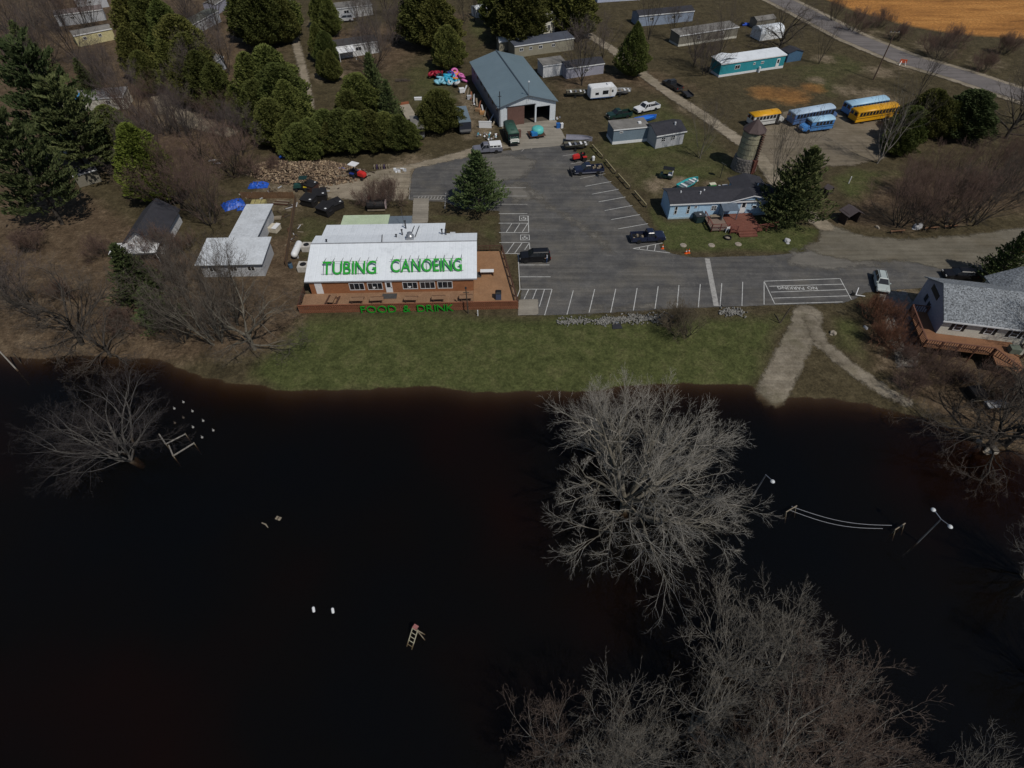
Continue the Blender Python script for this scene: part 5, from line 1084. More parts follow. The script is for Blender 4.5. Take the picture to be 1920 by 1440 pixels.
mobile('camper', 'white camper with green awning beside the massive white pines', (130,290), (168,272), 2.6, 2.4, SIDE_WHITE, ROOF_TAN, .2, 'shed', None, ((.3,1.2,.8,.6),), cat='camper', grp='small sheds')
mobile('garden_shed', 'pale shed coloured dark for the shade of the white pines', (150,352), (192,340), 3.0, 2.3, SIDE_BROWN, ROOF_DARK, .6, 'gable', None, (), cat='shed', grp='small sheds')  # brown walls and dark roof put the shade into a pale shed
mobile('garden_shed', 'small white shed behind the top cedars right of centre', (893,34), (915,30), 3, 2.2, SIDE_WHITE, ROOF_WHITE, .4, 'gable', None, (), cat='shed', grp='small sheds')
# ---- left side: dark roofed shed house and white roofed cabin
a_, b_ = G(249,478), G(318,486)
ds = thing('cabin', 'dark-roofed cabin with white gable end among bare trees on the left', 'cabin', (*G(246,479), 0), R(4)); Lx = 5.2
MB().prism([(0,-.3),(Lx,-.3),(Lx,2.4),(Lx/2,4.2),(0,2.4)], 0, 9, 'y').build('wall', SIDE_WHITE, ds)
MB().slab([(-.4,-.4,2.2),(Lx/2,-.4,4.36),(Lx/2,9.4,4.36),(-.4,9.4,2.2)], .1).build('roof', ROOF_DARK, ds); MB().slab([(Lx/2,-.4,4.36),(Lx+.4,-.4,2.2),(Lx+.4,9.4,2.2),(Lx/2,9.4,4.36)], .1).build('roof', ROOF_DARK, ds)
MB().slab([(-1.6,-2.4,2.0),(Lx+.2,-2.4,2.0),(Lx+.2,-.05,2.35),(-1.6,-.05,2.35)], .08).box(-1.5,-1.4,-2.3,-2.2,0,1.92).box(Lx,Lx+.1,-2.3,-2.2,0,1.92).build('porch_roof', WHITE, ds)
window(ds, facemap('front', Lx, 9), 1.8, 1.0, 1.3, .9, 1, 0)
wc = thing('cabin', 'white sheet-roofed cabin behind the bare trees left of the restaurant', 'cabin', (*G(384,520), 0), R(2))
MB().box(0, 9.0, 0, 5.6, -.3, 2.5).build('wall', SIDE_LGREY, wc); MB().slab([(-.4,-.5,2.55),(9.4,-.5,2.55),(9.4,5.9,2.95),(-.4,5.9,2.95)], .1).build('roof', ROOF_CABIN, wc)
MB().box(3.2, 6.8, 5.95, 15.6, -.3, 2.4).build('wall', SIDE_LGREY, wc); MB().slab([(2.8,5.96,2.9),(7.2,5.96,2.9),(7.2,16.0,2.6),(2.8,16.0,2.6)], .1).build('roof', ROOF_CABIN, wc)
for u in (1.2, 4.2, 6.8): window(wc, facemap('front', 9, 5), u, 1.0, 1.1, .9, 1, 0)
# ------------------------------------------------------------------ vehicles
TYRE = mat('tyre_rubber', (.012,.012,.012), .9, .1, 3); RIM = mat('wheel_rim', (.38,.38,.39), .35, .05, 3, metal=.6)
LAMP_R = mat('tail_lamp', (.35,.015,.012), .3); LAMP_W = mat('head_lamp', (.7,.7,.68), .2); CHROME = mat('chrome', (.45,.45,.46), .25, .05, 2, metal=.9)
def paintm(name, col, rough=.28): return mat('paint_'+name, col, rough, .06, .8, fine=.03, spec=.5)
_wh = {}
def wheel(root, x, y, r=.36, w=.24, side=1, rim=None):
    k = (r, w)
    if k not in _wh:
        _wh[k] = (MB().lathe([(r*.55,-w/2),(r*.96,-w/2),(r,-w*.3),(r,w*.3),(r*.96,w/2),(r*.55,w/2)], (0,0,0), 18).mesh('tyre', smooth=False), MB().lathe([(r*.1,-w*.42),(r*.56,-w*.42),(r*.56,w*.42),(r*.1,w*.46)], (0,0,0), 12).mesh('rim'))
    t, rm = _wh[k]; o = ob('wheel', t, TYRE, root); o.location = (x, y, r); o.rotation_euler = (R(90)*(-side), 0, 0)
    ob('rim', rm, rim or RIM, o); return o
def heading(a, b):                          # pixel at the rear, pixel at the front, both on the ground
    A, B = Vector(T(*a)), Vector(T(*b)); c = (A+B)/2; return (c.x, c.y, c.z+.03), math.atan2(B.y-A.y, B.x-A.x), (B-A).length
def cabin(root, b, t, z0, z1, pm, pillars=(0, .48, 1)):
    MB().frustum(b, t, z0, z1).build('window_glass', GLASS, root, .03)
    e = .035; MB().frustum((t[0]-e*2, t[1]+e*2, t[2]-e, t[3]+e), (t[0]+.06, t[1]-.06, t[2]+.06, t[3]-.06), z1-.02, z1+.07).build('roof', pm, root, .025)
    for fx in pillars:
        for s in (2, 3):
            p0 = (b[0]+(b[1]-b[0])*fx, b[s], z0); p1 = (t[0]+(t[1]-t[0])*fx, t[s], z1); MB().tube(p0, p1, .055, None, 5).build('pillar', pm, root)
def lights(root, xf, xr, W, z):
    for s in (-1, 1):
        MB().box(xf-.05, xf+.02, s*W*.36-.16, s*W*.36+.16, z-.08, z+.08).build('headlight', LAMP_W, root)
        MB().box(xr-.02, xr+.05, s*W*.42-.1, s*W*.42+.1, z-.05, z+.2).build('tail_light', LAMP_R, root)
def car(name, label, cat, a, b, pm, Lc=4.7, W=1.82, kind='suv', group='parked vehicles'):
    loc, rz, _ = heading(a, b); root = thing(name, label, cat, loc, rz, group); h = Lc/2; y = W/2
    if kind == 'suv': prof = [(-h,.32),(-h+.05,1.0),(-h+.12,1.08),(.75,1.08),(h-.25,.98),(h-.02,.82),(h,.32)]; cb, ct, z1 = (-h+.16,1.05,-y+.1,y-.1), (-h+.42,.35,-y+.26,y-.26), 1.68
    else: prof = [(-h,.30),(-h+.03,.86),(-h+.2,.93),(.9,.93),(h-.3,.80),(h-.02,.68),(h,.30)]; cb, ct, z1 = (-h+.12,1.05,-y+.1,y-.1), (-h+.55,.3,-y+.28,y-.28), 1.40
    MB().prism(prof, -y, y, 'y').build('body', pm, root, .07)
    MB().box(-h+.2, h-.2, -y+.04, y-.04, .2, .36).build('underbody', BLACK, root)
    cabin(root, cb, ct, prof[3][1]-.02, z1, pm)
    for s in (-1, 1):
        for fx in (-.30, .31): wheel(root, Lc*fx, s*(y-.10), .35, .24, s)
        MB().box(.75, .95, s*(y+.02)-.1, s*(y+.02)+.1, 1.0, 1.13).build('mirror', pm, root)
        MB().tube((-h+.6, s*(y-.42), z1+.1), (.2, s*(y-.42), z1+.1), .025, None, 5).build('roof_rail', STEEL_D, root)
    lights(root, h, -h, W, .66); MB().box(h-.03, h+.05, -y*.8, y*.8, .36, .52).build('bumper', BLACK, root); MB().box(-h-.05, -h+.03, -y*.8, y*.8, .36, .52).build('bumper', BLACK, root)
    return root
def pickup(label, a, b, pm, Lc=5.5, W=1.95, cap=None, plow=False, load=None, lower=None, group='parked vehicles', dark_bed=True):
    loc, rz, _ = heading(a, b); root = thing('pickup_truck', label, 'pickup truck', loc, rz, group); h = Lc/2; y = W/2; cx0 = -.35
    MB().prism([(cx0,.42),(cx0,1.12),(1.25,1.12),(h-.22,1.06),(h,.92),(h,.42)], -y, y, 'y').build('body', pm, root, .07)
    bm_ = MB(); bm_.box(-h, cx0-.02, -y, -y+.10, .42, 1.12).box(-h, cx0-.02, y-.10, y, .42, 1.12).box(-h, -h+.08, -y+.101, y-.101, .42, 1.10).box(cx0-.10, cx0-.02, -y+.101, y-.101, .42, 1.10); bm_.build('bed', pm, root)
    MB().box(-h+.081, cx0-.101, -y+.102, y-.102, .42, .66).build('bed_liner', BLACK if dark_bed else pm, root)
    cabin(root, (cx0+.05,1.3,-y+.08,y-.08), (cx0+.2,.72,-y+.24,y-.24), 1.1, 1.72, pm, (0,.45,1))
    MB().box(-h+.15, h-.15, -y+.06, y-.06, .28, .46).build('underbody', BLACK, root)
    if lower: MB().box(-h+.01, h-.05, -y-.008, y+.008, .44, .62).build('lower_panel', lower, root)
    for s in (-1, 1):
        for fx in (-.29, .32): wheel(root, Lc*fx, s*(y-.1), .38, .26, s)
        MB().box(.95, 1.12, s*(y+.06)-.1, s*(y+.06)+.1, 1.12, 1.3).build('mirror', BLACK, root)
    lights(root, h, -h, W, .8); MB().box(h, h+.1, -y*.95, y*.95, .42, .6).build('bumper', CHROME, root); MB().box(-h-.1, -h, -y*.95, y*.95, .42, .58).build('bumper', CHROME, root)
    MB().box(h-.01, h+.03, -y*.55, y*.55, .64, .9).build('grille', BLACK, root)
    if cap:
        MB().frustum((-h+.02, cx0, -y+.02, y-.02), (-h+.14, cx0-.02, -y+.16, y-.16), 1.13, 1.78).build('canopy', cap, root, .06)
        for s in (-1, 1):
            for k in range(3): MB().box(-h+.35+k*.72, -h+.95+k*.72, s*(y-.065)-.03, s*(y-.065)+.03, 1.28, 1.55).build('canopy_window', GLASS, root)
    if plow:
        MB().prism([(h+.55,.05),(h+.75,.1),(h+.62,.45),(h+.72,.8),(h+.64,.8),(h+.52,.45)], -1.25, 1.25, 'y').build('plow_blade', STEEL_D, root)
        for s in (-1, 1): MB().bar((h,s*.4,.5),(h+.6,s*.4,.45),.06).build('plow_arm', STEEL_D, root)
    if load:
        for i in range(5): MB().box(-h+.2+i*.36, -h+.48+i*.36, -y+.2+(i % 3)*.4, -y+.62+(i % 3)*.4, .67, .95+.12*(i % 2)).build('load', load if i % 2 else WOOD, root)
    return root
def bus(label, a, b, Lc, pm, rm, W=2.4, H=2.95, nose=1.3, stripe=None, nwin=11, end=None, group='school buses', low=.5, belt=None):
    loc, rz, _ = heading(a, b); root = thing('school_bus', label, 'bus', loc, rz, group); h = Lc/2; y = W/2; xb = h-nose
    sect = [(-y,low),(y,low),(y,H-.45)] + [(y*math.cos(t)*.999, H-.45+.42*math.sin(t)) for t in np.linspace(.3, math.pi-.3, 7)] + [(-y,H-.45)]
    MB().prism([(-y,low),(y,low),(y,H-.43),(-y,H-.43)], -h, xb, 'x').build('body', pm, root, .06)
    rp = [(y+.015,H-.47)] + [((y+.015)*math.cos(t), H-.45+.42*math.sin(t)) for t in np.linspace(.12, math.pi-.12, 11)] + [(-y-.015,H-.47)]
    MB().prism(rp, -h-.02, xb+.03, 'x').build('roof', rm, root, 0, True)
    MB().prism([(xb,.5),(xb,1.62),(h-.25,1.42),(h,1.15),(h,.5)], -y*.82, y*.82, 'y').build('hood', pm, root, .12)
    for s in (-1, 1): MB().prism([(h-1.25+.62*math.cos(t), .5+.62*math.sin(t)) for t in np.linspace(0, math.pi, 9)], s*y*.78-.22, s*y*.78+.22, 'y').build('fender', pm, root, .04)
    x0 = -h+.45; x1 = xb-.95; dx = (x1-x0)/nwin
    wm_ = MB().box(-dx*.40, dx*.40, -.012, .012, -.33, .33).mesh('window')
    for s in (-1, 1):
        for i in range(nwin):
            o = ob('window', wm_, GLASS, root); o.location = (x0+dx*(i+.5), s*(y+.008), H-.86)
        if belt:
            for zz in belt: MB().box(-h+.03, xb-.02, s*(y+.012)-.012, s*(y+.012)+.012, zz, zz+.09).build('trim_stripe', stripe or BLACK, root)
        for fx in (-h+2.1 if Lc > 8 else -h+1.4, h-1.25): wheel(root, fx, s*(y-.16), .48, .28, s)
    for s in (-1, 1): MB().box(-h-.012, -h+.01, s*.55-.38, s*.55+.38, H-1.2, H-.55).build('rear_window', GLASS, root)
    MB().box(-h-.02, -h+.01, -.36, .36, .7, 1.55).build('rear_door', end or pm, root)
    MB().box(xb+.0, xb+.045, -y*.88, y*.88, H-1.25, H-.5).build('windscreen', GLASS, root)
    fd = MB(); fd.box(xb-.85, xb-.12, -y-.03, -y+.01, .55, 2.35); fd.build('entry_door', GLASS, root)
    for s in (-1, 1): MB().box(h-.02, h+.05, s*.72-.14, s*.72+.14, .85, 1.1).build('headlight', LAMP_W, root); MB().box(-h-.04, -h, s*.95-.1, s*.95+.1, 1.7, 1.95).build('tail_light', LAMP_R, root)
    MB().box(-h-.14, -h-.01, -y*.95, y*.95, .5, .72).build('bumper', BLACK, root); MB().box(h, h+.14, -y*.9, y*.9, .5, .72).build('bumper', BLACK, root)
    for k in range(2): MB().box(-h+1.6+k*(Lc*.4), -h+2.2+k*(Lc*.4), -.3, .3, H-.06, H+.03).build('roof_hatch', rm, root)
    return root
P_BLK = paintm('black', (.010,.010,.012)); P_NAVY = paintm('navy', (.016,.022,.050)); P_WHT = paintm('white', (.72,.73,.74)); P_SIL = paintm('silver_green', (.42,.47,.46), .35); P_GRN = paintm('dark_green', (.014,.040,.034))
P_GREY = paintm('grey', (.16,.165,.20), .4); P_CHAR = paintm('charcoal', (.03,.03,.032)); B_BLUE = paintm('bus_blue', (.075,.24,.55), .4); B_SKY = paintm('bus_sky_roof', (.40,.62,.80), .45); B_YEL = paintm('bus_yellow', (.72,.36,.012), .4)
B_PALE = paintm('bus_pale_blue_roof', (.47,.60,.74), .45); B_WHT = paintm('bus_white', (.60,.60,.58), .5); B_DB = paintm('bus_deep_blue', (.09,.17,.36), .45)
car('suv', 'black SUV parked beside the restaurant with a person at its rear', 'car', (1031,486), (975,488), P_BLK)
pickup('dark navy pickup truck parked beside the painted triangle', (1183,452), (1243,449), P_NAVY, 5.4, load=STEEL_D)
pickup('navy and grey pickup truck with a snow plow blade', (1132,322), (1074,326), P_NAVY, 5.4, plow=True, lower=P_GREY, load=WOOD)
pickup('white pickup truck on the grass beside the dirt lane', (1232,203), (1191,213), P_WHT, 5.8)
pickup('dark green pickup truck next to the white one', (1182,217), (1138,224), P_GRN, 5.3)
pickup('dark charcoal pickup truck facing away on the dirt lane', (1274,173), (1246,158), P_CHAR, 5.3)
pickup('grey pickup truck with white camper shell in front of the barn', (940,283), (888,287), P_GREY, 5.6, cap=WHITE)
car('station_wagon', 'silver-green station wagon parked near the right-hand house', 'car', (1645,518), (1653,552), P_SIL, 4.6, 1.75, 'car')
car('car', 'black car partly hidden behind the right-hand house roof', 'car', (1815,521), (1775,519), P_BLK, 4.5, 1.8, 'car')
car('suv', 'silver car parked in front of the topmost white mobile home', 'car', (662,39), (632,41), paintm('bright_silver', (.45,.46,.48), .35), 4.8, 1.85)
bus('long yellow school bus at the right of the bus lot', (1592,231), (1680,217), 11.5, B_YEL, B_YEL, stripe=BLACK, belt=(1.2,1.62))
bus('long school bus with sky-blue roof behind the yellow bus', (1578,218), (1662,204), 11.0, B_BLUE, B_SKY, stripe=BLACK, belt=(1.2,))
bus('long pale-blue-roofed school bus at the left of the bus lot', (1477,235), (1561,220), 11.2, B_DB, B_PALE, stripe=BLACK, belt=(1.2,1.62))
bus('short bright blue school bus parked before the long blue one', (1555,241), (1495,249), 6.8, B_BLUE, B_SKY, 2.2, 2.75, 1.5, stripe=BLACK, nwin=5, belt=(1.15,1.5))
bus('short white school bus with yellow roof behind the silo', (1403,238), (1462,229), 7.6, B_WHT, B_YEL, 2.3, 2.85, 1.4, stripe=BLACK, nwin=6, belt=(1.2,))
# old green truck with a long rounded body, nose to the camera
bus('old dark green bus with racks parked at the barn front', (953,246), (966,277), 6.6, P_GRN, paintm('olive_green', (.03,.085,.06), .6), 2.2, 2.5, 1.1, nwin=5, group='vehicles at the barn', belt=(1.1,))
# travel trailer
loc, rz, Lg = heading((1102,186), (1152,181)); ct = thing('travel_trailer', 'white travel trailer with dark windows beside a bare tree', 'camper', loc, rz, 'trailers on the grass')
MB().prism([(-3.0,.45),(-3.0,2.5),(-2.8,2.75),(2.5,2.75),(3.0,2.3),(3.1,1.4),(2.7,.45)], -1.2, 1.2, 'y').build('body', WHITE, ct, .08)
for x0, x1, z0, z1 in ((-1.9,-1.1,1.2,1.7),(-.2,1.1,1.2,2.0),(1.9,2.25,1.5,2.0)): MB().box(x0, x1, -1.225, -1.19, z0, z1).build('window', GLASS, ct)
MB().box(1.3,1.85,-1.215,-1.19,.6,2.4).build('door', mat('cream_door', (.6,.58,.54), .6), ct); MB().box(-2.9,2.6,-1.21,-1.19,.5,.62).build('stripe', B_DB, ct)
for x0 in (-.5, .3): wheel(ct, x0, -1.1, .34, .2, -1); wheel(ct, x0, 1.1, .34, .2, 1)
MB().box(1.0,1.7,-.4,.4,2.75,3.0).build('roof_unit', WHITE, ct); MB().bar((2.7,0,.5),(4.2,0,.5),.07).build('hitch', STEEL_D, ct)
# boats and boat trailers
def boat(name, label, a, b, hull, inner, Lb=5.2, W=1.9, z=.35, group='boats', seats=True, flip=False, trailer=True):
    loc, rz, _ = heading(a, b); root = thing(name, label, 'boat', loc, rz, group); n = 13; m = MB(); st = []
    for i in range(n):
        t = i/(n-1); x = -Lb/2+Lb*t; hw = W/2*min(1, (1-max(0, (t-.45)/.55)**2.2)) + .02; st.append((x, hw, .62+.16*t*t))
    vs = []
    for x, hw, hh in st: vs += [(x,-hw,z+hh),(x,-hw*.72,z+.1),(x,0,z),(x,hw*.72,z+.1),(x,hw,z+hh)]
    fs = [(i*5+j, i*5+j+1, (i+1)*5+j+1, (i+1)*5+j) for i in range(n-1) for j in range(4)] + [(0,1,2,3,4)]
    m.add(vs, fs).build('hull', hull, root)
    d = MB(); dv = []
    for x, hw, hh in st: dv += [(x,-hw*.86,z+hh-.28),(x,hw*.86,z+hh-.28)]
    d.add(dv, [(i*2, i*2+1, i*2+3, i*2+2) for i in range(n-1)]); d.build('inner_deck', inner, root)
    g = MB()
    for s in (-1, 1):
        for i in range(n-1): g.tube((st[i][0], s*st[i][1], z+st[i][2]), (st[i+1][0], s*st[i+1][1], z+st[i+1][2]), .06, None, 5)
    g.build('gunwale', hull, root)
    if seats:
        for x in (-1.6,-.5,.6,1.5): MB().box(x, x+.38, -.62, .62, z+.36, z+.62).build('seat', WHITE if x != -.5 else STEEL, root)
    if trailer:
        MB().box(-1.6,1.4,-.5,.5,z-.16,z-.06).build('trailer_frame', STEEL_D, root)
        for s in (-1, 1): wheel(root, -.5, s*.95, .28, .18, s)
    return root
TEALH = paintm('teal_hull', (.03,.36,.38), .4)
boat('motor_boat', 'teal open boat with white seats behind the light blue mobile home', (1272,360), (1307,342), TEALH, mat('boat_floor', (.20,.25,.26), .7, .3, 2), 4.8, 1.8)
boat('row_boat', 'bright blue boat on the grass behind the cottage', (1187,232), (1234,222), paintm('boat_blue', (.02,.14,.55), .4), paintm('boat_blue2', (.03,.20,.68), .5), 5.0, 1.6, .12, seats=False, trailer=False)
boat('jon_boat', 'camouflage boat on a tandem trailer beside the guard rails', (1062,281), (1100,278), mat('camo', (.10,.095,.07), .8, .5, 1.5, wear=(.22,.20,.16), wear_amt=.9), STEEL_D, 5.0, 1.8, .55)
boat('covered_boat', 'boat under a grey cover parked behind the camouflage one', (1065,268), (1105,270), mat('grey_cover', (.20,.20,.24), .7, .2, 1), mat('grey_cover2', (.24,.24,.28), .7, .2, 1), 5.2, 2.0, .55, seats=False)
boat('jon_boat', 'weathered boat on a trailer at the left end of the travel trailer', (1066,181), (1097,180), mat('old_hull', (.16,.15,.11), .8, .3, 1), WOOD_D, 4.8, 1.8, .5)
boat('pontoon_boat', 'cluttered boat trailer at the right end of the travel trailer', (1150,179), (1177,177), mat('pontoon_grey', (.25,.25,.25), .6, .2, 1), WOOD, 4.6, 1.9, .5)
# enclosed trailers and flatbeds by the barn
def box_trailer(label, a, b, Lt, W, H, wm_, rm, z=.5):
    loc, rz, _ = heading(a, b); root = thing('cargo_trailer', label, 'trailer', loc, rz, 'trailers by the barn'); h = Lt/2; y = W/2
    MB().box(-h, h, -y, y, z, H).build('body', wm_, root, .04); MB().box(-h-.03, h+.03, -y-.03, y+.03, H, H+.06).build('roof', rm, root)
    MB().box(h+.005, h+.03, -y+.1, y-.1, z+.1, z+.55).build('lower_panel', STEEL, root)
    for s in (-1, 1):
        for x in (-.45, .35): wheel(root, x, s*(y-.05), .34, .22, s)
    MB().box(-h, h+.12, -y*.8, y*.8, z-.14, z-.01).build('chassis', STEEL_D, root); return root
box_trailer('slate blue enclosed trailer parked left of the barn', (862,215), (876,261), 7.5, 2.4, 2.5, paintm('trailer_black', (.03,.035,.05), .4), paintm('trailer_slate', (.16,.21,.25), .4))
box_trailer('dark trailer almost hidden under the round cedar', (780,235), (788,268), 6.0, 2.3, 2.4, P_CHAR, ROOF_TAN)
loc, rz, Lg = heading((755,198), (777,235)); fb = thing('flatbed_trailer', 'pale flatbed trailer beside the round cedar', 'trailer', loc, rz, 'trailers by the barn')
MB().box(-3.6,3.6,-1.15,1.15,.7,.82).build('bed', mat('pale_bed', (.33,.29,.23), .85, .15, 1), fb); MB().box(-3.7,-3.5,-1.1,1.1,.83,1.3).build('headboard', mat('rust_board', (.28,.10,.05), .8), fb)
for s in (-1, 1): wheel(fb, .2, s*1.0, .36, .22, s)
loc, rz, Lg = heading((1297,190), (1278,173)); ut = thing('utility_trailer', 'small black utility trailer behind the charcoal pickup', 'trailer', loc, rz, 'trailers on the grass')
MB().box(-1.5,1.5,-.8,.8,.5,.62).box(-1.5,1.5,-.85,-.78,.62,.95).box(-1.5,1.5,.78,.85,.62,.95).build('bed', STEEL_D, ut); MB().bar((1.5,0,.5),(2.6,0,.5),.06).build('hitch', STEEL_D, ut)
for s in (-1, 1): wheel(ut, 0, s*.95, .3, .2, s)
# golf cart, mowers, tractors
loc, rz, _ = heading((1255,335), (1241,333)); gc = thing('golf_cart', 'dark golf cart with black roof and white seats on bare ground', 'golf cart', loc, rz, 'small machines')
MB().prism([(-1.2,.35),(-1.2,.8),(-.3,.8),(-.25,.4),(.5,.4),(.7,.95),(1.0,.9),(1.2,.6),(1.2,.35)], -.58, .58, 'y').build('body', P_GRN, gc, .05); MB().box(-1.1,-.35,-.55,.55,.81,.98).build('seat', WHITE, gc); MB().box(-1.15,-1.0,-.55,.55,1.0,1.45).build('seat_back', WHITE, gc)
MB().box(-1.25,.75,-.62,.62,1.88,1.95).build('roof', BLACK, gc)
for x, y in ((-1.15,-.55),(-1.15,.55),(.6,-.55),(.6,.55)): MB().tube((x,y,.8),(x,y,1.88),.025,None,5).build('roof_post', STEEL_D, gc)
for s in (-1, 1):
    for x in (-.8, .8): wheel(gc, x, s*.5, .25, .2, s)
def tractor(label, a, b, hood, fender, canopy=None, s=1.0, group='small machines'):
    loc, rz, _ = heading(a, b); root = thing('lawn_tractor', label, 'tractor', loc, rz, group); root.scale = (s,)*3
    MB().prism([(.1,.45),(.15,1.0),(.9,.95),(1.15,.8),(1.15,.4)], -.34, .34, 'y').build('hood', hood, root, .07); MB().box(-.75,.1,-.3,.3,.4,.6).build('chassis', BLACK, root)
    MB().box(-.6,-.2,-.25,.25,.72,.82).box(-.68,-.58,-.25,.25,.82,1.15).build('seat', BLACK, root)
    for sd_ in (-1, 1):
        MB().box(-.85,-.25,sd_*.5-.16,sd_*.5+.16,.66,.76).build('fender', fender, root); wheel(root, -.55, sd_*.5, .34, .28, sd_); wheel(root, .8, sd_*.42, .2, .16, sd_)
    MB().tube((.05,0,.95),(-.15,0,1.1),.03,None,5).tube((-.17,0,1.1),(-.13,0,1.13),.2,None,10).build('steering_wheel', BLACK, root)
    if canopy:
        MB().box(-.95,.15,-.5,.5,1.75,1.82).build('canopy', canopy, root)
        for x, y in ((-.9,-.45),(-.9,.45)): MB().tube((x,y,.7),(x,y,1.75),.025,None,5).build('canopy_post', STEEL_D, root)
    return root
P_RED = paintm('red', (.55,.03,.025), .4)
tractor('red garden tractor with white canopy beside the wood pile', (661,331), (684,337), P_RED, paintm('tractor_blue', (.02,.04,.20), .4), WHITE, 1.45)
tractor('red riding mower beside the navy plow pickup', (1094,300), (1080,302), P_RED, P_RED, None, 1.3)
tractor('yellow and black lawn tractor beside the dumpsters', (577,356), (560,357), paintm('tractor_green', (.02,.07,.06), .5), paintm('tractor_yellow', (.55,.42,.02), .4), P_GRN, 1.3)
loc, rz, _ = heading((628,335), (655,331)); gt = thing('garden_cart', 'small tan cart hitched behind the red garden tractor', 'cart', loc, rz, 'small machines')
MB().box(-1.0,1.0,-.6,.6,.4,.5).box(-1.0,1.0,-.65,-.6,.5,.8).box(-1.0,1.0,.6,.65,.5,.8).build('tray', WOOD, gt)
for s in (-1, 1): wheel(gt, 0, s*.65, .25, .16, s)
loc, rz, _ = heading((993,257), (1018,254)); tk = thing('tank_trailer', 'turquoise covered tub on a dark trailer at the barn doors', 'trailer', loc, rz, 'vehicles at the barn')
MB().lathe([(1.15,.6),(1.25,.9),(1.2,1.5),(.9,1.75),(.3,1.82)], (.3,.2,0), 14).build('tub', paintm('turquoise', (.10,.48,.45), .5), tk, smooth=True); MB().box(-1.3,-.1,-1.3,-.2,.62,1.3).build('blue_bin', paintm('bin_blue', (.02,.17,.45), .5), tk, .05)
MB().box(-1.6,1.6,-1.3,1.3,.5,.6).build('trailer_bed', RAIL_D, tk)
for s in (-1, 1): wheel(tk, 0, s*1.15, .32, .2, s)
# ------------------------------------------------------------------ smaller things
TARP = mat('blue_tarp', (.018,.09,.46), .45, .25, 2, bump=.6, bscale=4)
def simple(name, label, cat, px, z=0, rz=0, group=None):
    x, y, h = T(*px); return thing(name, label, cat, (x, y, h+z), rz, group)
# picnic tables on the deck
def picnic(loc, rz, label):
    t = thing('picnic_table', label, 'picnic table', loc, rz, 'picnic tables on the restaurant deck')
    for k in range(5): MB().box(-.95,.95,-.38+k*.155,-.24+k*.155,.72,.76).build('table_board', DECK, t)
    for s in (-1, 1):
        MB().box(-.95,.95,s*.74-.13,s*.74+.13,.42,.46).build('bench', RAIL_D, t)
        m = MB(); m.bar((s*.65,-.65,.0),(s*.65,-.2,.72),.06); m.bar((s*.65,.65,.0),(s*.65,.2,.72),.06); m.bar((s*.65,-.74,.40),(s*.65,.74,.40),.05); m.build('leg_frame', RAIL_D, t)
    return t
for i, (x, y, a) in enumerate([(6.9,-2.75,0),(9.7,-2.75,3),(14.5,-2.8,-2),(18.4,-2.75,1),(22.3,-2.7,2),(3.4,-2.4,80)]):
    lab = ['picnic table on the deck above the F of the FOOD sign','picnic table on the deck, second from the F of the sign','picnic table in the middle of the deck above the ampersand','picnic table above the DRINK lettering','picnic table at the deck corner beside the light pole','picnic table turned sideways at the left deck end'][i]
    picnic(rl(x, y, DZ+.002), RZ+R(a), lab)
p0 = rl(25.3, 3.2, DZ); wt = thing('serving_table', 'white-topped table on the side deck of the restaurant', 'table', p0, RZ); MB().box(-1.0,1.0,-.35,.35,.74,.80).build('table_top', WHITE, wt)
for x in (-.9, .9): MB().box(x-.05, x+.05, -.3, .3, 0, .74).build('leg', RAIL_D, wt)
p0 = rl(26.9, -2.3, DZ); bn = thing('litter_bin', 'dark blue-grey bin on the deck corner by the parking lot', 'bin', p0, RZ); MB().box(-.4,.4,-.4,.4,0,1.1).build('body', paintm('bin_slate', (.06,.08,.14), .6), bn, .04); MB().frustum((-.44,.44,-.44,.44), (-.25,.25,-.25,.25), 1.1, 1.35).build('lid', BLACK, bn)
x, y, h = T(878, 588); lp = thing('light_pole', 'slim brown pole standing in front of the restaurant deck', 'pole', (x, y, h)); MB().tube((0,0,-.3),(-.1,.05,4.4),.09,.07,8).build('pole', WOOD_D, lp); MB().lathe([(.05,0),(.16,.06),(.12,.25)], (-.1,.05,4.4), 8).build('lamp', STEEL_D, lp); MB().box(-.5,.3,-.05,.05,3.7,3.78).build('arm', WOOD_D, lp)
# planter wall between deck and lot
pw = thing('planter_wall', 'low concrete planter strip between the side deck and the parking lot', 'planter', (*G(956,520), 0), 0)
a, b = Vector(G(940,480)), Vector(G(968,560)); o0 = Vector(G(956,520)); a -= o0; b -= o0; n = Vector(((b-a).normalized().y, -(b-a).normalized().x))
MB().slab([(*(a-n*.1), .25),(*(b-n*.1), .25),(*(b+n*1.5), .25),(*(a+n*1.5), .25)], .5).build('kerb', mat('planter_concrete', (.21,.18,.14), .9, .15, 1), pw); MB().slab([(*(a+n*.9), .30),(*(b+n*.9), .30),(*(b+n*1.3), .30),(*(a+n*1.3), .30)], .1).build('soil', mat('soil', (.06,.045,.03), .95), pw)
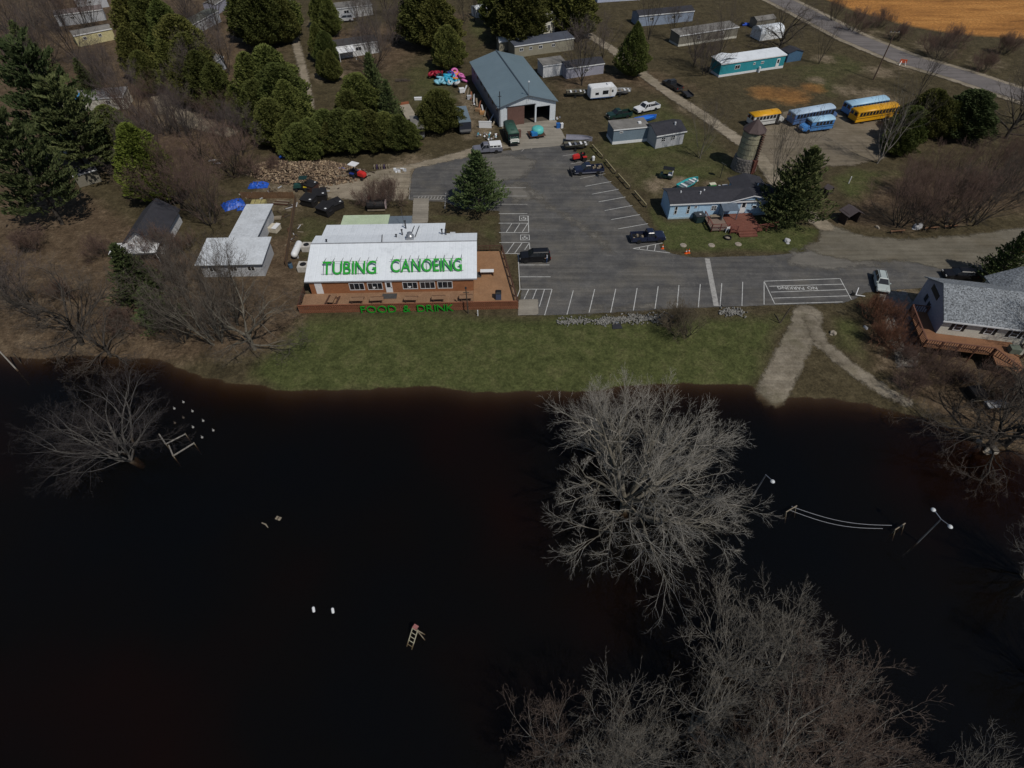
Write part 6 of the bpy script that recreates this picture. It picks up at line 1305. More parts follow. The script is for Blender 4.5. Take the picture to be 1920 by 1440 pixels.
# propane tank, units beside the restaurant
loc, rz, _ = heading((552,492), (566,460)); pt = thing('propane_tank', 'long white propane tank left of the restaurant', 'tank', loc, rz)
n = 10; pr = [(max(.02, .52*math.sin(t)), -1.9+.5-.5*math.cos(t)) for t in np.linspace(.02, math.pi/2, 6)] + [(max(.02, .52*math.sin(t)), 1.9-.5-.5*math.cos(t)) for t in np.linspace(math.pi/2, math.pi-.02, 6)]
o = MB().lathe(pr, (0,0,0), 18).build('vessel', mat('tank_white', (.76,.77,.78), .4, .06, 2), pt, 0, True); o.rotation_euler = (0, R(90), 0); o.location = (0,0,.85)
for x in (-1.1, 1.1): MB().box(x-.12, x+.12, -.4, .4, -.1, .5).build('saddle', SIDE_LGREY, pt)
MB().lathe([(.16,1.33),(.16,1.5),(.06,1.56)], (0,0,0), 10).build('valve_dome', WHITE, pt)
for i, (px, py, s, lb) in enumerate([(571,505,1.0,'white cooling unit with round fan left of the restaurant wall'),(577,468,.9,'pale metal cabinet beside the white propane tank')]):
    u = simple('cooling_unit', lb, 'unit', (px, py)); MB().box(-.8*s,.8*s,-.8*s,.8*s,0,.95).build('cabinet', mat('unit_beige', (.48,.46,.42), .6), u, .03); MB().tube((0,0,.95),(0,0,.98),.5*s,None,14).build('fan_grille', BLACK, u)
u = simple('barrel', 'small blue barrel left of the restaurant', 'barrel', (546,502)); MB().lathe([(.28,0),(.32,.1),(.32,.8),(.28,.9)], (0,0,0), 12).build('body', paintm('barrel_slate', (.07,.13,.20), .5), u); MB().lathe([(.27,.9),(.29,.94),(.2,.95)], (0,0,0), 12).build('lid', BLACK, u)
# dumpsters
def dumpster(px, rz, label, body, lid, s=1.0):
    t = simple('dumpster', label, 'dumpster', px, 0, rz, 'dumpsters behind the restaurant'); t.scale = (s,)*3
    MB().prism([(-.75,.1),(.65,.1),(.85,1.15),(-.85,1.15)], -1.0, 1.0, 'x').build('body', body, t, .03)
    for k in (0, 1): MB().slab([(-1.05+k*1.06,-.95,1.2),(-.02+k*1.06,-.95,1.2),(-.02+k*1.06,.95,1.42),(-1.05+k*1.06,.95,1.42)], .05).build('lid', lid, t)
    MB().box(.45,.75,-.6,-.35,1.285,1.30).build('sticker', WHITE, t)
    for x in (-1.06, 1.06): MB().box(x-.05, x+.05, -.3, .3, .7, .85).build('fork_pocket', STEEL_D, t)
    return t
M_DB = mat('dumpster_brown', (.07,.035,.028), .7, .2, 1); M_DK = mat('dumpster_black', (.016,.015,.016), .65, .2, 1)
for px, rz, lb, bd, s in [((586,356),1.2,'brown dumpster standing farthest up beside the yellow lawn tractor',M_DB,1.0),((582,384),-.35,'black dumpster with white sticker, leftmost of the cluster',M_DK,1.15),((602,374),.15,'black dumpster at the back of the cluster',M_DK,1.15),((612,401),-.5,'black dumpster with white sticker, nearest the restaurant annex',M_DK,1.2),((632,391),.75,'black dumpster with tilted lid, rightmost of the cluster',M_DK,1.05)]: dumpster(px, rz, lb, bd, M_DK, s)
sm = simple('barrel_smoker', 'big black barrel smoker behind the pale green annex roof', 'smoker', (707,394), 0, .05)
o = MB().lathe([(.3,-1.5),(.75,-1.48),(.78,0),(.75,1.48),(.3,1.5)], (0,0,0), 14).build('drum', M_DK, sm); o.rotation_euler = (0,R(90),0); o.location = (0,0,1.1)
MB().box(-1.5,1.5,-.6,.6,.2,.4).build('stand', WOOD, sm); MB().tube((-1.1,.5,1.2),(-1.1,.5,2.3),.28,None,10).build('chimney', M_DB, sm); MB().box(1.55,1.75,-.6,.6,.6,1.7).build('end_plate', mat('rose', (.42,.33,.32), .7), sm)
# lumber yard left of the restaurant
fence = thing('board_fence', 'low brown board fence round the yard behind the white-roofed cabin', 'fence', (*G(553,366), 0))
o0 = Vector(G(553,366))
for A_, B_ in ((G(453,372), G(553,372)), (G(556,376), G(543,462)), (G(543,462), G(537,500))):
    A2, B2 = Vector(A_)-o0, Vector(B_)-o0; ln = (B2-A2).length; k = int(ln/.42); d = (B2-A2).normalized(); nn = Vector((-d.y, d.x))*.02
    for i in range(k):
        p, q = A2+d*(ln*i/k+.02), A2+d*(ln*(i+1)/k-.02); hh = 1.25+random.uniform(-.06,.05)
        MB().slab([(*(p-nn), hh),(*(q-nn), hh),(*(q+nn), hh),(*(p+nn), hh)], hh+.1).build('board', mat('fence_board', (.15,.085,.045), .9, .25, 1.3), fence)
    for zz in (.35, .95): MB().tube((*(A2+nn*3), zz), (*(B2+nn*3), zz), .04, None, 4).build('rail', WOOD_D, fence)
def tarp(px, w, l, h, rz, label, m=TARP):
    t = simple('tarp', label, 'tarp', px, 0, rz, 'blue tarps'); n = 14; rg = np.random.default_rng(int(px[0])); V = []
    for j in range(n):
        for i in range(n):
            u, v = i/(n-1)*2-1, j/(n-1)*2-1; e = max(abs(u), abs(v)); V.append((u*w/2+rg.normal(0,.05), v*l/2+rg.normal(0,.05), h*max(0, 1-e**3)*(.75+.35*rg.random())+.04))
    MB().add(V, [(j*n+i, j*n+i+1, (j+1)*n+i+1, (j+1)*n+i) for j in range(n-1) for i in range(n-1)]).build('sheet', m, t)
    for k in range(3): 
        o = MB().lathe([(.05,0),(.16,.02),(.15,.14),(.04,.18)], (0,0,0), 7).build('weight', WOOD_D, t); o.location = ((k-1)*w*.28, random.uniform(-.2,.2)*l, h*.8)
    return t
tarp((485,349),3.4,1.8,.7,.1,'blue tarp over the near end of the wood pile'); tarp((534,291),2.2,2.2,1.4,.3,'blue tarp at the top of the wood pile under the cedars'); tarp((438,385),3.6,2.6,.8,.6,'crumpled blue tarp at the corner of the white-roofed cabin')
tarp((455,392),1.8,1.0,.4,.2,'small blue tarp scrap beside the crumpled one'); tarp((642,322),2.6,1.6,.7,-.5,'blue tarp beside the red garden tractor'); tarp((657,330),2.4,1.2,.4,-.3,'blue tarp spilling under the red garden tractor')
# wood pile: split logs heaped on a mound, far too many to count
rg = np.random.default_rng(77); nlog = 3600
cx = rg.normal(0, 1, (nlog*3, 2)); e = np.hypot(cx[:,0], cx[:,1]); cx = cx[e < 1.9][:nlog]; nlog = len(cx)
c0 = Vector(G(572,324)); lw = 11.0; ll = 4.8
px_ = c0.x + cx[:,0]*lw/1.9; py_ = c0.y + cx[:,1]*ll/1.9 - .10*(cx[:,0]*lw/1.9); ee = np.hypot(cx[:,0], cx[:,1])/1.9
pz_ = np.clip(1-ee**1.6, 0, 1)*1.5*rg.uniform(.5, 1.05, nlog)+.06
V, Q, Tt = [], [], []
for i in range(nlog):
    L_ = rg.uniform(.22,.34); r = rg.uniform(.09,.16); d = unit(rg.normal(0,1,3)*np.array([1,1,.45])); u = unit(np.cross(d, rg.normal(0,1,3))); w_ = np.cross(d, u); c = np.array([px_[i], py_[i], pz_[i]])
    k = len(V); an = [0, 2.1, 4.2]
    V += [c-d*L_+r*(u*math.cos(t)+w_*math.sin(t)) for t in an] + [c+d*L_+r*(u*math.cos(t)+w_*math.sin(t)) for t in an]
    Q += [(k,k+1,k+4,k+3),(k+1,k+2,k+5,k+4),(k+2,k,k+3,k+5)]; Tt += [(k+2,k+1,k),(k+3,k+4,k+5)]
m = bpy.data.materials.new('split_wood'); N, L = nt(m); B = N['Principled BSDF']; B.inputs['Roughness'].default_value = .9; gi = N.new('ShaderNodeNewGeometry')
L.new(ramp(N, L, gi.outputs['Random Per Island'], [(0, (.07,.05,.035)), (.4, (.17,.115,.075)), (.75, (.30,.215,.135)), (1, (.46,.36,.24))]), B.inputs['Base Color'])
wp = tag(ob('wood_pile', np_mesh('wood_pile', np.array(V), quads=Q, tris=Tt), m), 'long heap of split firewood below the dense cedar hedge', 'wood pile'); wp['kind'] = 'stuff'
mound = MB(); n = 20
mv = [(c0.x+u*lw*.93, c0.y+v*ll*.93-.10*u*lw*.93, 1.05*max(0, 1-(u*u+v*v))-.05) for v in np.linspace(-1,1,n) for u in np.linspace(-1,1,n)]
mound.add(mv, [(j*n+i, j*n+i+1, (j+1)*n+i+1, (j+1)*n+i) for j in range(n-1) for i in range(n-1)]); o = mound.build('wood_mound', mat('bark_litter', (.06,.042,.03), .95, .3, 2), wp)
u = simple('straw_bale', 'pale yellow square bale in the fenced yard', 'bale', (487,388), 0, .05); MB().box(-1.2,1.2,-.8,.8,0,1.0).build('straw', mat('straw', (.36,.31,.13), .95, .35, 2.5, fine=.5, bump=1, bscale=8), u, .06)
for x in (-.5,.5): MB().box(x-.03, x+.03, -.82, .82, -.01, 1.02).build('twine', WOOD_D, u)
u = simple('lumber_stack', 'stack of weathered boards behind the white-roofed cabin', 'lumber', (505,411), 0, .12)
for k in range(7): MB().box(-2.0+random.uniform(-.2,.2), 2.0, -.5+(k % 4)*.26, -.27+(k % 4)*.26, .1+(k//4)*.14, .22+(k//4)*.14).build('board', WOOD, u)
u = simple('chest_freezer', 'white chest freezer lid beside the fenced yard', 'freezer', (516,432), 0, -.25); MB().box(-.75,.75,-.8,.8,0,.85).build('body', mat('cream_box', (.55,.50,.40), .6), u, .04); MB().box(.0,.78,-.83,.83,.86,.93).build('lid', WHITE, u)
u = simple('log_bench', 'fallen timber in the fenced yard', 'timber', (527,382), 0, -.2)
for k in range(4): MB().tube((-1.6+.2*k,-.5+.35*k,.15),(1.4,-.4+.3*k,.2+.05*k),.10,None,6).build('log', WOOD if k % 2 else RAIL_D, u)
u = simple('scrap_heap', 'light rubbish heap at the edge of the asphalt below the hedge', 'heap', (745,322), 0, 0)
for k in range(14): MB().box(0,random.uniform(.3,.7),0,random.uniform(.2,.5),0,random.uniform(.1,.4)).build('scrap', [SIDE_LGREY,WOOD,WHITE][k % 3], u).location = (random.uniform(-1.6,1.4), random.uniform(-.8,.8), .02)
u = simple('pallet', 'row of short coloured stakes below the dense hedge', 'pallet', (717,316), 0, .05)
for k in range(7): MB().box(-1.5+k*.45,-1.3+k*.45,-.3,.3,0,.7).build('stake', [WOOD,mat('plum', (.06,.04,.09), .8),WOOD][k % 3], u)
# scattered odds round the wood yard
for k, (px, py, lb) in enumerate([(470,322,'scatter of grey branches left of the wood pile'),(505,362,'scatter of broken boards inside the yard fence'),(463,365,'scatter of dark scrap at the fence corner'),(612,352,'scatter of offcuts below the wood pile'),(690,322,'scatter of bark pieces right of the garden tractor'),(410,300,'scatter of white scraps in the bare thicket'),(535,398,'scatter of firewood by the fence'),(548,436,'scatter of planks along the fence')]):
    t = simple('debris_scatter', lb, 'debris', (px, py), 0, k*.7, 'debris round the wood yard')
    for j in range(16):
        Lj = random.uniform(.3,1.3); o = MB().box(-Lj/2,Lj/2,-.07,.07,0,random.uniform(.05,.2)).build('piece', [WOOD,WOOD_D,RAIL_D,SIDE_LGREY,mat('bark_litter', (.06,.042,.03), .95, .3, 2)][(j*3+k) % 5], t); o.location = (random.gauss(0,1.5), random.gauss(0,.8), .03); o.rotation_euler = (0, random.uniform(-.15,.15), random.uniform(0,3))
# inner tubes beside the barn
tube_me = []
for maj, mi in ((.55,.24),(.62,.27)):
    m = MB(); nn, mm = 16, 8
    m.add([((maj+mi*math.cos(b_))*math.cos(a_), (maj+mi*math.cos(b_))*math.sin(a_), mi*math.sin(b_)) for a_ in [2*math.pi*i/nn for i in range(nn)] for b_ in [2*math.pi*j/mm for j in range(mm)]],
          [(i*mm+j, ((i+1) % nn)*mm+j, ((i+1) % nn)*mm+(j+1) % mm, i*mm+(j+1) % mm) for i in range(nn) for j in range(mm)]); tube_me.append(m.mesh('ring', smooth=True))
TC = {'cyan': (.03,.36,.55), 'pale blue': (.22,.50,.62), 'pink': (.62,.16,.42), 'crimson': (.30,.012,.03), 'orange': (.62,.25,.02), 'navy': (.02,.05,.25), 'black': (.012,.012,.014), 'white': (.55,.56,.57)}
rg = random.Random(3)
seq = ['crimson']*7 + ['black']*5 + ['cyan']*12 + ['pale blue']*7 + ['pink']*7 + ['orange']*4 + ['navy']*4 + ['white']*3
for i, cn in enumerate(seq):
    base = {'crimson': (818,142), 'black': (832,146), 'cyan': (846,152), 'pale blue': (832,158), 'pink': (862,148), 'orange': (846,148), 'navy': (852,140), 'white': (858,162)}[cn]
    px, py = base[0]+rg.uniform(-13,13), base[1]+rg.uniform(-6,6); x, y = G(px, py); lvl = rg.choice((0,1,1,2))
    t = thing('inner_tube', cn + ' swim tube in the colourful heap beside the barn', 'inner tube', (x, y, .25+.4*lvl), rg.uniform(0,6), 'swim tubes heaped by the barn'); t.rotation_euler = (rg.uniform(-.5,.5), rg.uniform(-.5,.5), 0)
    ob('ring', tube_me[i % 2], paintm('tube_'+cn.replace(' ', '_'), TC[cn], .45), t); o = MB().box(-.05,.05,.55,.62,.22,.30).build('valve', BLACK, t)
# clutter along the barn's left wall
cl = [((866,173),'white chest box beside the heap of swim tubes',(1.1,.9,.9),WHITE),((853,163),'dark drum bin below the heap of swim tubes',(.6,.6,.9),M_DK),((880,186),'pale crate leaning by the barn wall',(.9,.7,.8),SIDE_LGREY),((906,213),'open plywood crate by the barn wall',(1.4,1.2,.5),mat('ply_orange', (.42,.22,.09), .8)),((897,208),'brown wooden pallet box by the barn wall',(1.3,.9,.5),mat('ply_brown', (.28,.17,.09), .8)),((910,240),'white board standing in front of the barn clutter',(2.6,.12,1.4),WHITE),((1046,240),'blue drum beside the barn door',(.7,.7,1.0),paintm('drum_blue',(.02,.12,.38),.5)),((1053,240),'white drum beside the blue drum at the barn door',(.5,.5,1.0),WHITE),((970,258),'brown cabinet in front of the sliding barn door',(1.4,.6,1.5),BROWN_DOOR),((784,187),'small white trough on the grass left of the barn',(1.6,.6,.5),WHITE)]
for px, lb, (w_, d_, h_), m_ in cl:
    t = simple('storage_box', lb, 'box', px, 0, rg.uniform(-.3,.5), 'clutter around the barn'); MB().box(-w_/2,w_/2,-d_/2,d_/2,0,h_*.86).build('body', m_, t, .02); MB().box(-w_/2-.03,w_/2+.03,-d_/2-.03,d_/2+.03,h_*.87,h_).build('lid', m_, t)
for k in range(11):
    px = 872+k*5.4; py = 172+k*6.2; t = simple('leaning_board', ['grey plank','pale plank','brown plank'][k % 3] + ' leaning on the long barn wall, number %s from the front' % ['eleven','ten','nine','eight','seven','six','five','four','three','two','one'][k], 'board', (px, py), 0, rg.uniform(1.2,1.9), 'planks along the barn wall')
    MB().slab([(-1.3,-.2,.3),(1.3,-.25,.9+.3*(k % 2)),(1.3,.05,1.0),(-1.3,.1,.35)], .05).build('plank', [SIDE_LGREY,WOOD,RAIL][k % 3], t); MB().box(-1.2,-1.0,-.15,.05,0,.28).build('block', WOOD_D, t)
for k, (px, py) in enumerate([(902,256),(912,254),(925,252),(918,262),(932,258),(1037,222),(1043,224),(890,196)]):
    t = simple('junk_heap', ['heap of buckets left of the barn front','heap of scrap beside the white board','heap of odds by the barn corner','pile of pale stones before the barn clutter','pile of hoses near the green bus','pile of tools by the right barn wall','pile of pipes at the right barn corner','pile of rags along the barn wall'][k], 'heap', (px, py), 0, 0, 'clutter around the barn')
    for j in range(7):
        o = MB().lathe([(.12,0),(.2,.05),(.18,.35),(.05,.4)], (0,0,0), 8).build('piece', [SIDE_LGREY,WOOD,STEEL,paintm('cyan_bucket',(.10,.35,.45),.5),WHITE,WOOD_D,RAIL_D][(j+k) % 7], t); o.location = (rg.uniform(-.8,.8), rg.uniform(-.6,.6), rg.uniform(0,.2)); o.rotation_euler = (rg.uniform(-1,1), rg.uniform(-1,1), 0)
t = simple('brush_heap', 'dark brush heap on the grass left of the swim tubes', 'heap', (755,152)); m = MB()
for k in range(70):
    a = rg.uniform(0,6.28); m.tube((rg.uniform(-1.8,1.8), rg.uniform(-.6,.6), .02), (rg.uniform(-2,2), rg.uniform(-.7,.7), rg.uniform(.2,.9)), .03, .01, 3)
m.build('twigs', TW_DARK, t); MB().tube((-1.8,0,.12),(1.7,.2,.15),.1,.05,6).build('log', WOOD_D, t)
# guard rails by the lot
def guard(a, b, label):
    A_, B_ = T(*a), T(*b); v = Vector(B_)-Vector(A_); t = thing('guard_rail', label, 'guard rail', A_, math.atan2(v.y, v.x), 'guard rails along the lot'); Lg = v.length
    MB().box(.1, Lg-.1, -.09, .09, .55, .8).build('beam', mat('old_beam', (.26,.22,.12), .85, .2, 1), t)
    for k in range(3): x = .3+(Lg-.6)*k/2; MB().box(x-.1, x+.1, .092, .28, -.2, .78).build('post', WOOD_D, t)
for a, b, l in [((1109,277),(1129,299),'timber guard rail nearest the barn end of the lot'),((1134,305),(1153,328),'timber guard rail beside the navy plow pickup'),((1158,332),(1180,357),'timber guard rail third from the barn'),((1188,364),(1211,391),'timber guard rail nearest the light blue mobile home')]: guard(a, b, l)
for a, b, l in [((1667,438),(1694,436),'log rail at the left of the roadside thicket'),((1731,432),(1758,430),'log rail right of the white roadside boulder'),((1768,429),(1793,427),'log rail farthest right at the roadside thicket')]:
    A_, B_ = Vector(T(*a)), Vector(T(*b)); t = thing('log_rail', l, 'log rail', A_, math.atan2((B_-A_).y, (B_-A_).x), 'log rails by the lane'); Lg = (B_-A_).length
    MB().tube((0,0,.45),(Lg,0,.45),.13,None,7).build('log', mat('orange_log', (.17,.09,.05), .9, .2, 1), t)
    for x in (.3, Lg-.3): MB().box(x-.1,x+.1,-.1,.1,-.1,.34).build('post', WOOD_D, t)
def boulder(px, s, label, m_, seed=1):
    t = simple('boulder', label, 'boulder', px, 0, seed, 'boulders'); bm = bmesh.new(); bmesh.ops.create_icosphere(bm, subdivisions=3, radius=1); r2 = np.random.default_rng(seed); ph = r2.uniform(0,6,9)
    for v in bm.verts:
        c = v.co; k = 1+.16*math.sin(c.x*3+ph[0])+.13*math.sin(c.y*4+ph[1]+c.z*2)+.09*math.sin(c.z*6+c.x*5+ph[2]); v.co = Vector((c.x*s*k, c.y*s*.8*k, max(-.1, c.z*s*.7*k+.25*s)))
    me = bpy.data.meshes.new('stone'); bm.to_mesh(me); bm.free(); ob('stone', me, m_, t); o = MB().lathe([(s*.4,0),(s*.55,.04),(s*.3,.09)], (s*.9,0,0), 7).build('chip', m_, t); return t
STN = mat('pale_boulder', (.42,.42,.43), .9, .25, 1.5, fine=.3, bump=.6, bscale=4); STN2 = mat('tan_boulder', (.30,.26,.21), .9, .25, 1.5, fine=.3)
for px, s, l in [((1719,427),.75,'white boulder at the foot of the roadside thicket'),((1475,453),.55,'white boulder in front of the dark green pine'),((1623,615),.3,'small white stone beside the rust-red shrubs'),((1562,625),.45,'flat pale stone on the grass by the gravel spur'),((1857,846),.7,'pale stone block at the foot of the shoreline oak'),((1835,828),.35,'small pale stone on the trunk side of the shoreline oak'),((1645,427),.35,'grey stone at the left end of the thicket')]: boulder(px, s, l, STN if 'white' in l else STN2, int(px[0]))
for px, l in [((1281,460),'round pale stepping stone nearest the painted triangle'),((1334,460),'middle of three round pale stepping stones on the grass'),((1384,458),'round pale stepping stone nearest the red deck')]:
    t = simple('stepping_stone', l, 'stone', px, 0, 0, 'stepping stones'); MB().lathe([(.55,0),(.52,.08),(.4,.1)], (0,0,0), 12).build('slab', STN2, t); MB().lathe([(.2,.1),(.15,.13),(.1,.14)], (.1,0,0), 8).build('cap', STN2, t)
# cones, chair, fire ring, cooler, dish, garden things near the blue home
CONE_M = mat('cone_orange', (.75,.12,.015), .6, .05, 3)
for px, l in [((1242,466),'orange traffic cone at the tip of the painted triangle'),((1286,475),'orange cone on the grass, left of a pair'),((1291,474),'orange cone on the grass, right of a pair'),((1917,472),'orange cone at the far right beside the gravel lane')]:
    t = simple('traffic_cone', l, 'traffic cone', px, 0, 0, 'traffic cones'); MB().box(-.22,.22,-.22,.22,0,.05).build('base', CONE_M, t); MB().lathe([(.17,.05),(.03,.75)], (0,0,0), 12).build('cone', CONE_M, t); MB().lathe([(.125,.36),(.095,.5)], (0,0,0), 12).build('band', WHITE, t)
t = simple('garden_chair', 'white garden chair on the grass before the red deck', 'chair', (1361,434), 0, R(200)); MB().box(-.3,.3,-.3,.3,.42,.48).build('seat', WHITE, t); MB().box(-.3,.3,.28,.34,.49,1.05).build('backrest', WHITE, t)
for x in (-.26,.26):
    for y in (-.26,.26): MB().box(x-.03,x+.03,y-.03,y+.03,0,.42).build('leg', WHITE, t)
t = simple('fire_ring', 'dark fire ring on the grass before the red deck', 'fire pit', (1364,447)); m = MB(); m.lathe([(.6,0),(.6,.3),(.5,.3),(.5,.06),(.05,.05)], (0,0,0), 16); m.build('ring', M_DK, t); MB().lathe([(.45,.06),(.3,.12),(.05,.14)], (0,0,0), 9).build('ash', STN2, t)
t = simple('cooler', 'white-lidded green cooler behind the light blue mobile home', 'cooler', (1335,350), 0, .2); MB().box(-.55,.55,-.35,.35,0,.5).build('body', paintm('cooler_green',(.02,.35,.10),.5), t, .03); MB().box(-.57,.57,-.37,.37,.51,.62).build('lid', mat('cream_lid',(.66,.64,.50),.6), t)
t = simple('heat_unit', 'grey slabs on a black base behind the light blue mobile home', 'unit', (1357,356), 0, .1); MB().box(-1.2,1.2,-.7,.7,0,.5).build('base', M_DK, t); MB().box(-.3,.7,-.6,.6,.51,.75).build('slab', SIDE_LGREY, t); MB().box(-1.0,-.6,-.6,.6,.51,.68).build('slab', SIDE_LGREY, t)
t = simple('satellite_dish', 'old satellite dish on a pole beside the silo', 'satellite dish', (1350,334), 0, R(-60)); MB().tube((0,0,-.2),(0,0,2.6),.06,None,6).build('pole', STEEL_D, t); o = MB().lathe([(.02,0),(.3,.04),(.55,.14),(.57,.16),(.53,.17),(.3,.08),(.03,.04)], (0,0,0), 16).build('dish', STEEL, t); o.location = (0,0,2.6); o.rotation_euler = (R(-35),0,0)
t = simple('rain_bin', 'dark green bin beside the red deck of the light blue home', 'bin', (1309,414), 0, .2); MB().box(-.75,.75,-.75,.75,0,1.2).build('body', paintm('bin_dkgreen',(.012,.03,.03),.6), t, .05); MB().box(-.8,.8,-.8,.8,1.2,1.28).build('lid', P_CHAR, t); MB().box(-.1,.2,-.2,.05,1.285,1.32).build('sticker', WHITE, t)
t = simple('charcoal_grill', 'black kettle grill behind the navy plow pickup', 'grill', (1124,332)); MB().lathe([(.1,.6),(.34,.8),(.36,.9),(.1,1.15)], (0,0,0), 12).build('bowl', BLACK, t)
for a in range(3): MB().tube((.25*math.cos(a*2.1),.25*math.sin(a*2.1),.65),(.4*math.cos(a*2.1),.4*math.sin(a*2.1),0),.03,None,5).build('leg', STEEL_D, t)
t = simple('water_tank', 'small white canister beside the red riding mower', 'tank', (1112,301)); MB().lathe([(.25,0),(.3,.1),(.3,.75),(.12,.9)], (0,0,0), 12).build('body', WHITE, t); MB().box(-.35,-.2,-.2,.2,.1,.5).build('cart', STEEL_D, t)
# small huts at the right
t = simple('hut', 'dark open-fronted hut at the bend of the gravel lane', 'hut', (1587,414), 0, R(20)); MB().box(-1.2,1.3,.6,.7,0,2.0).box(-1.3,-1.2,-1.0,.7,0,2.0).box(1.2,1.3,-1.0,.7,0,2.0).build('wall', mat('hut_wall',(.05,.035,.032),.85), t); MB().slab([(-1.6,-1.4,1.8),(0,-1.4,2.6),(0,1.0,2.6),(-1.6,1.0,1.8)], .08).slab([(0,-1.4,2.6),(1.6,-1.4,1.8),(1.6,1.0,1.8),(0,1.0,2.6)], .08).build('roof', mat('hut_roof',(.075,.06,.062),.8), t)
t = simple('well_cover', 'small dark shelter behind the dark green pine', 'hut', (1552,362), 0, R(30)); MB().box(-.6,.6,-.5,.5,0,1.0).build('body', MATS['hut_wall'], t); MB().slab([(-.9,-.7,1.0),(0,-.7,1.5),(0,.7,1.5),(-.9,.7,1.0)], .06).slab([(0,-.7,1.5),(.9,-.7,1.0),(.9,.7,1.0),(0,.7,1.5)], .06).build('roof', MATS['hut_roof'], t)
t = simple('marker_post', 'white marker post on the grass right of the dark green pine', 'post', (1591,344)); MB().tube((0,0,-.2),(0,0,1.3),.09,None,6).build('post', WHITE, t); MB().lathe([(.1,1.3),(.02,1.4)], (0,0,0), 6).build('cap', WHITE, t)
t = simple('marker_post', 'white marker post on the lawn before the deck corner', 'post', (896,592)); MB().tube((0,0,-.2),(0,0,1.0),.07,None,6).build('post', WHITE, t); MB().lathe([(.08,1.0),(.02,1.08)], (0,0,0), 6).build('cap', WHITE, t)
t = simple('forked_post', 'dark V-shaped timber on the grass left of the boat ramp', 'post', (1462,606)); MB().tube((0,0,-.2),(.9,.6,2.4),.10,.08,6).build('post', WOOD_D, t); MB().tube((0,0,.1),(-.7,.3,1.1),.08,.06,6).build('brace', WOOD_D, t)
t = simple('boat_hitch', 'white bent trailer hitch beside the NO PARKING box', 'hitch', (1603,556)); MB().tube((0,0,.3),(.5,.9,.9),.07,None,6).tube((0,0,.3),(1.2,-.3,.3),.06,None,6).build('frame', WHITE, t); wheel(t, -.3, .2, .28, .18, 1)
# utility pole, orange sign, wires
x, y, h = T(1637, 150); t = thing('utility_pole', 'tall wooden utility pole beside the highway', 'utility pole', (x, y, h)); MB().tube((0,0,-.4),(.6,.4,10.5),.17,.11,8).build('pole', mat('creosote', (.10,.065,.045), .9, .2, 1), t); MB().box(-.6,1.6,.34,.46,9.8,9.92).build('crossarm', WOOD, t)
for x in (-.4,.5,1.4): MB().lathe([(.07,9.93),(.09,10.05),(.04,10.2)], (x,.4,0), 8).build('insulator', STEEL, t)
t = simple('road_sign', 'orange road work sign seen from behind by the highway', 'sign', (1691,122), 0, R(-20)); MB().box(-.75,.75,-.03,.03,.5,1.3).build('panel', mat('sign_orange',(.62,.11,.04),.6), t)
for s in (-1,1): MB().bar((s*.4,.05,.9),(s*.7,.8,0),.05).bar((s*.4,-.05,.9),(s*.7,-.8,0),.05).build('leg', STEEL, t)
# rubble strip below the lot
def rubble(name, label, pts, n, seed):
    rg2 = np.random.default_rng(seed); V, Q, Tt = [], [], []; P = [np.array(T(*p)) for p in pts]
    for i in range(n):
        k = rg2.integers(0, len(P)-1); tt = rg2.random(); c = P[k]*(1-tt)+P[k+1]*tt + np.array([rg2.normal(0,.3), rg2.normal(0,.36)*(.5+.9*abs(math.sin(k*2.3+tt*3))), 0]); c[2] = float(TZ(c[0], c[1]))+.06+rg2.random()*.14
        s = rg2.uniform(.07,.2); d = rg2.normal(0,1,(6,3))*.25; o6 = np.array([(1,0,0),(-1,0,0),(0,1,0),(0,-1,0),(0,0,1),(0,0,-1)])+d; b = len(V); V += list(c+o6*s)
        Tt += [(b+i0,b+i1,b+i2) for i0,i1,i2 in ((0,2,4),(2,1,4),(1,3,4),(3,0,4),(2,0,5),(1,2,5),(3,1,5),(0,3,5))]
    o = tag(ob(name, np_mesh(name, np.array(V), tris=Tt), mat('rubble_white', (.21,.205,.19), .95, .5, 2.0, fine=.6, wear=(.07,.065,.055), wear_amt=.95)), label, 'rubble', 'rubble below the lot'); o['kind'] = 'stuff'; return o
rubble('rubble_strip', 'whitish rubble patch nearest the concrete pad', [(1048,605),(1075,604),(1103,601)], 220, 1); rubble('rubble_strip', 'long whitish rubble strip below the parking lot edge', [(1118,604),(1150,601),(1190,598),(1230,598),(1262,594)], 800, 2); rubble('rubble_strip', 'whitish rubble patch toward the boat ramp', [(1352,588),(1372,584),(1394,589)], 220, 3)
t = simple('drain_mat', 'dark drainage sheet under the rubble strip on the lawn', 'sheet', (1157,612)); MB().slab([(-.7,-.6,.06),(.7,-.5,.08),(.5,.5,.16),(-.6,.45,.16)], .03).build('sheet', STEEL_D, t); MB().box(-.4,.3,.5,.7,.05,.22).build('outlet', STEEL, t)
rc = simple('raft_cover', 'black covered stack under the shoreline oak', 'stack', (1826,742), 0, .1); MB().box(-.9,.9,-.9,.9,0,1.0).build('cover', M_DK, rc, .08); MB().box(-.95,.95,-.95,-.85,0,.2).build('base', WOOD, rc)
rc = simple('dock_section', 'white slatted dock section on the slope below the right-hand house', 'dock', (1868,760), 0, .1)
for k in range(6): MB().box(-1.4,1.4,-.6+k*.2,-.46+k*.2,.3,.36).build('slat', WHITE, rc)
MB().box(-1.3,-1.2,-.6,.54,0,.3).box(1.2,1.3,-.6,.54,0,.3).build('frame', STEEL, rc)
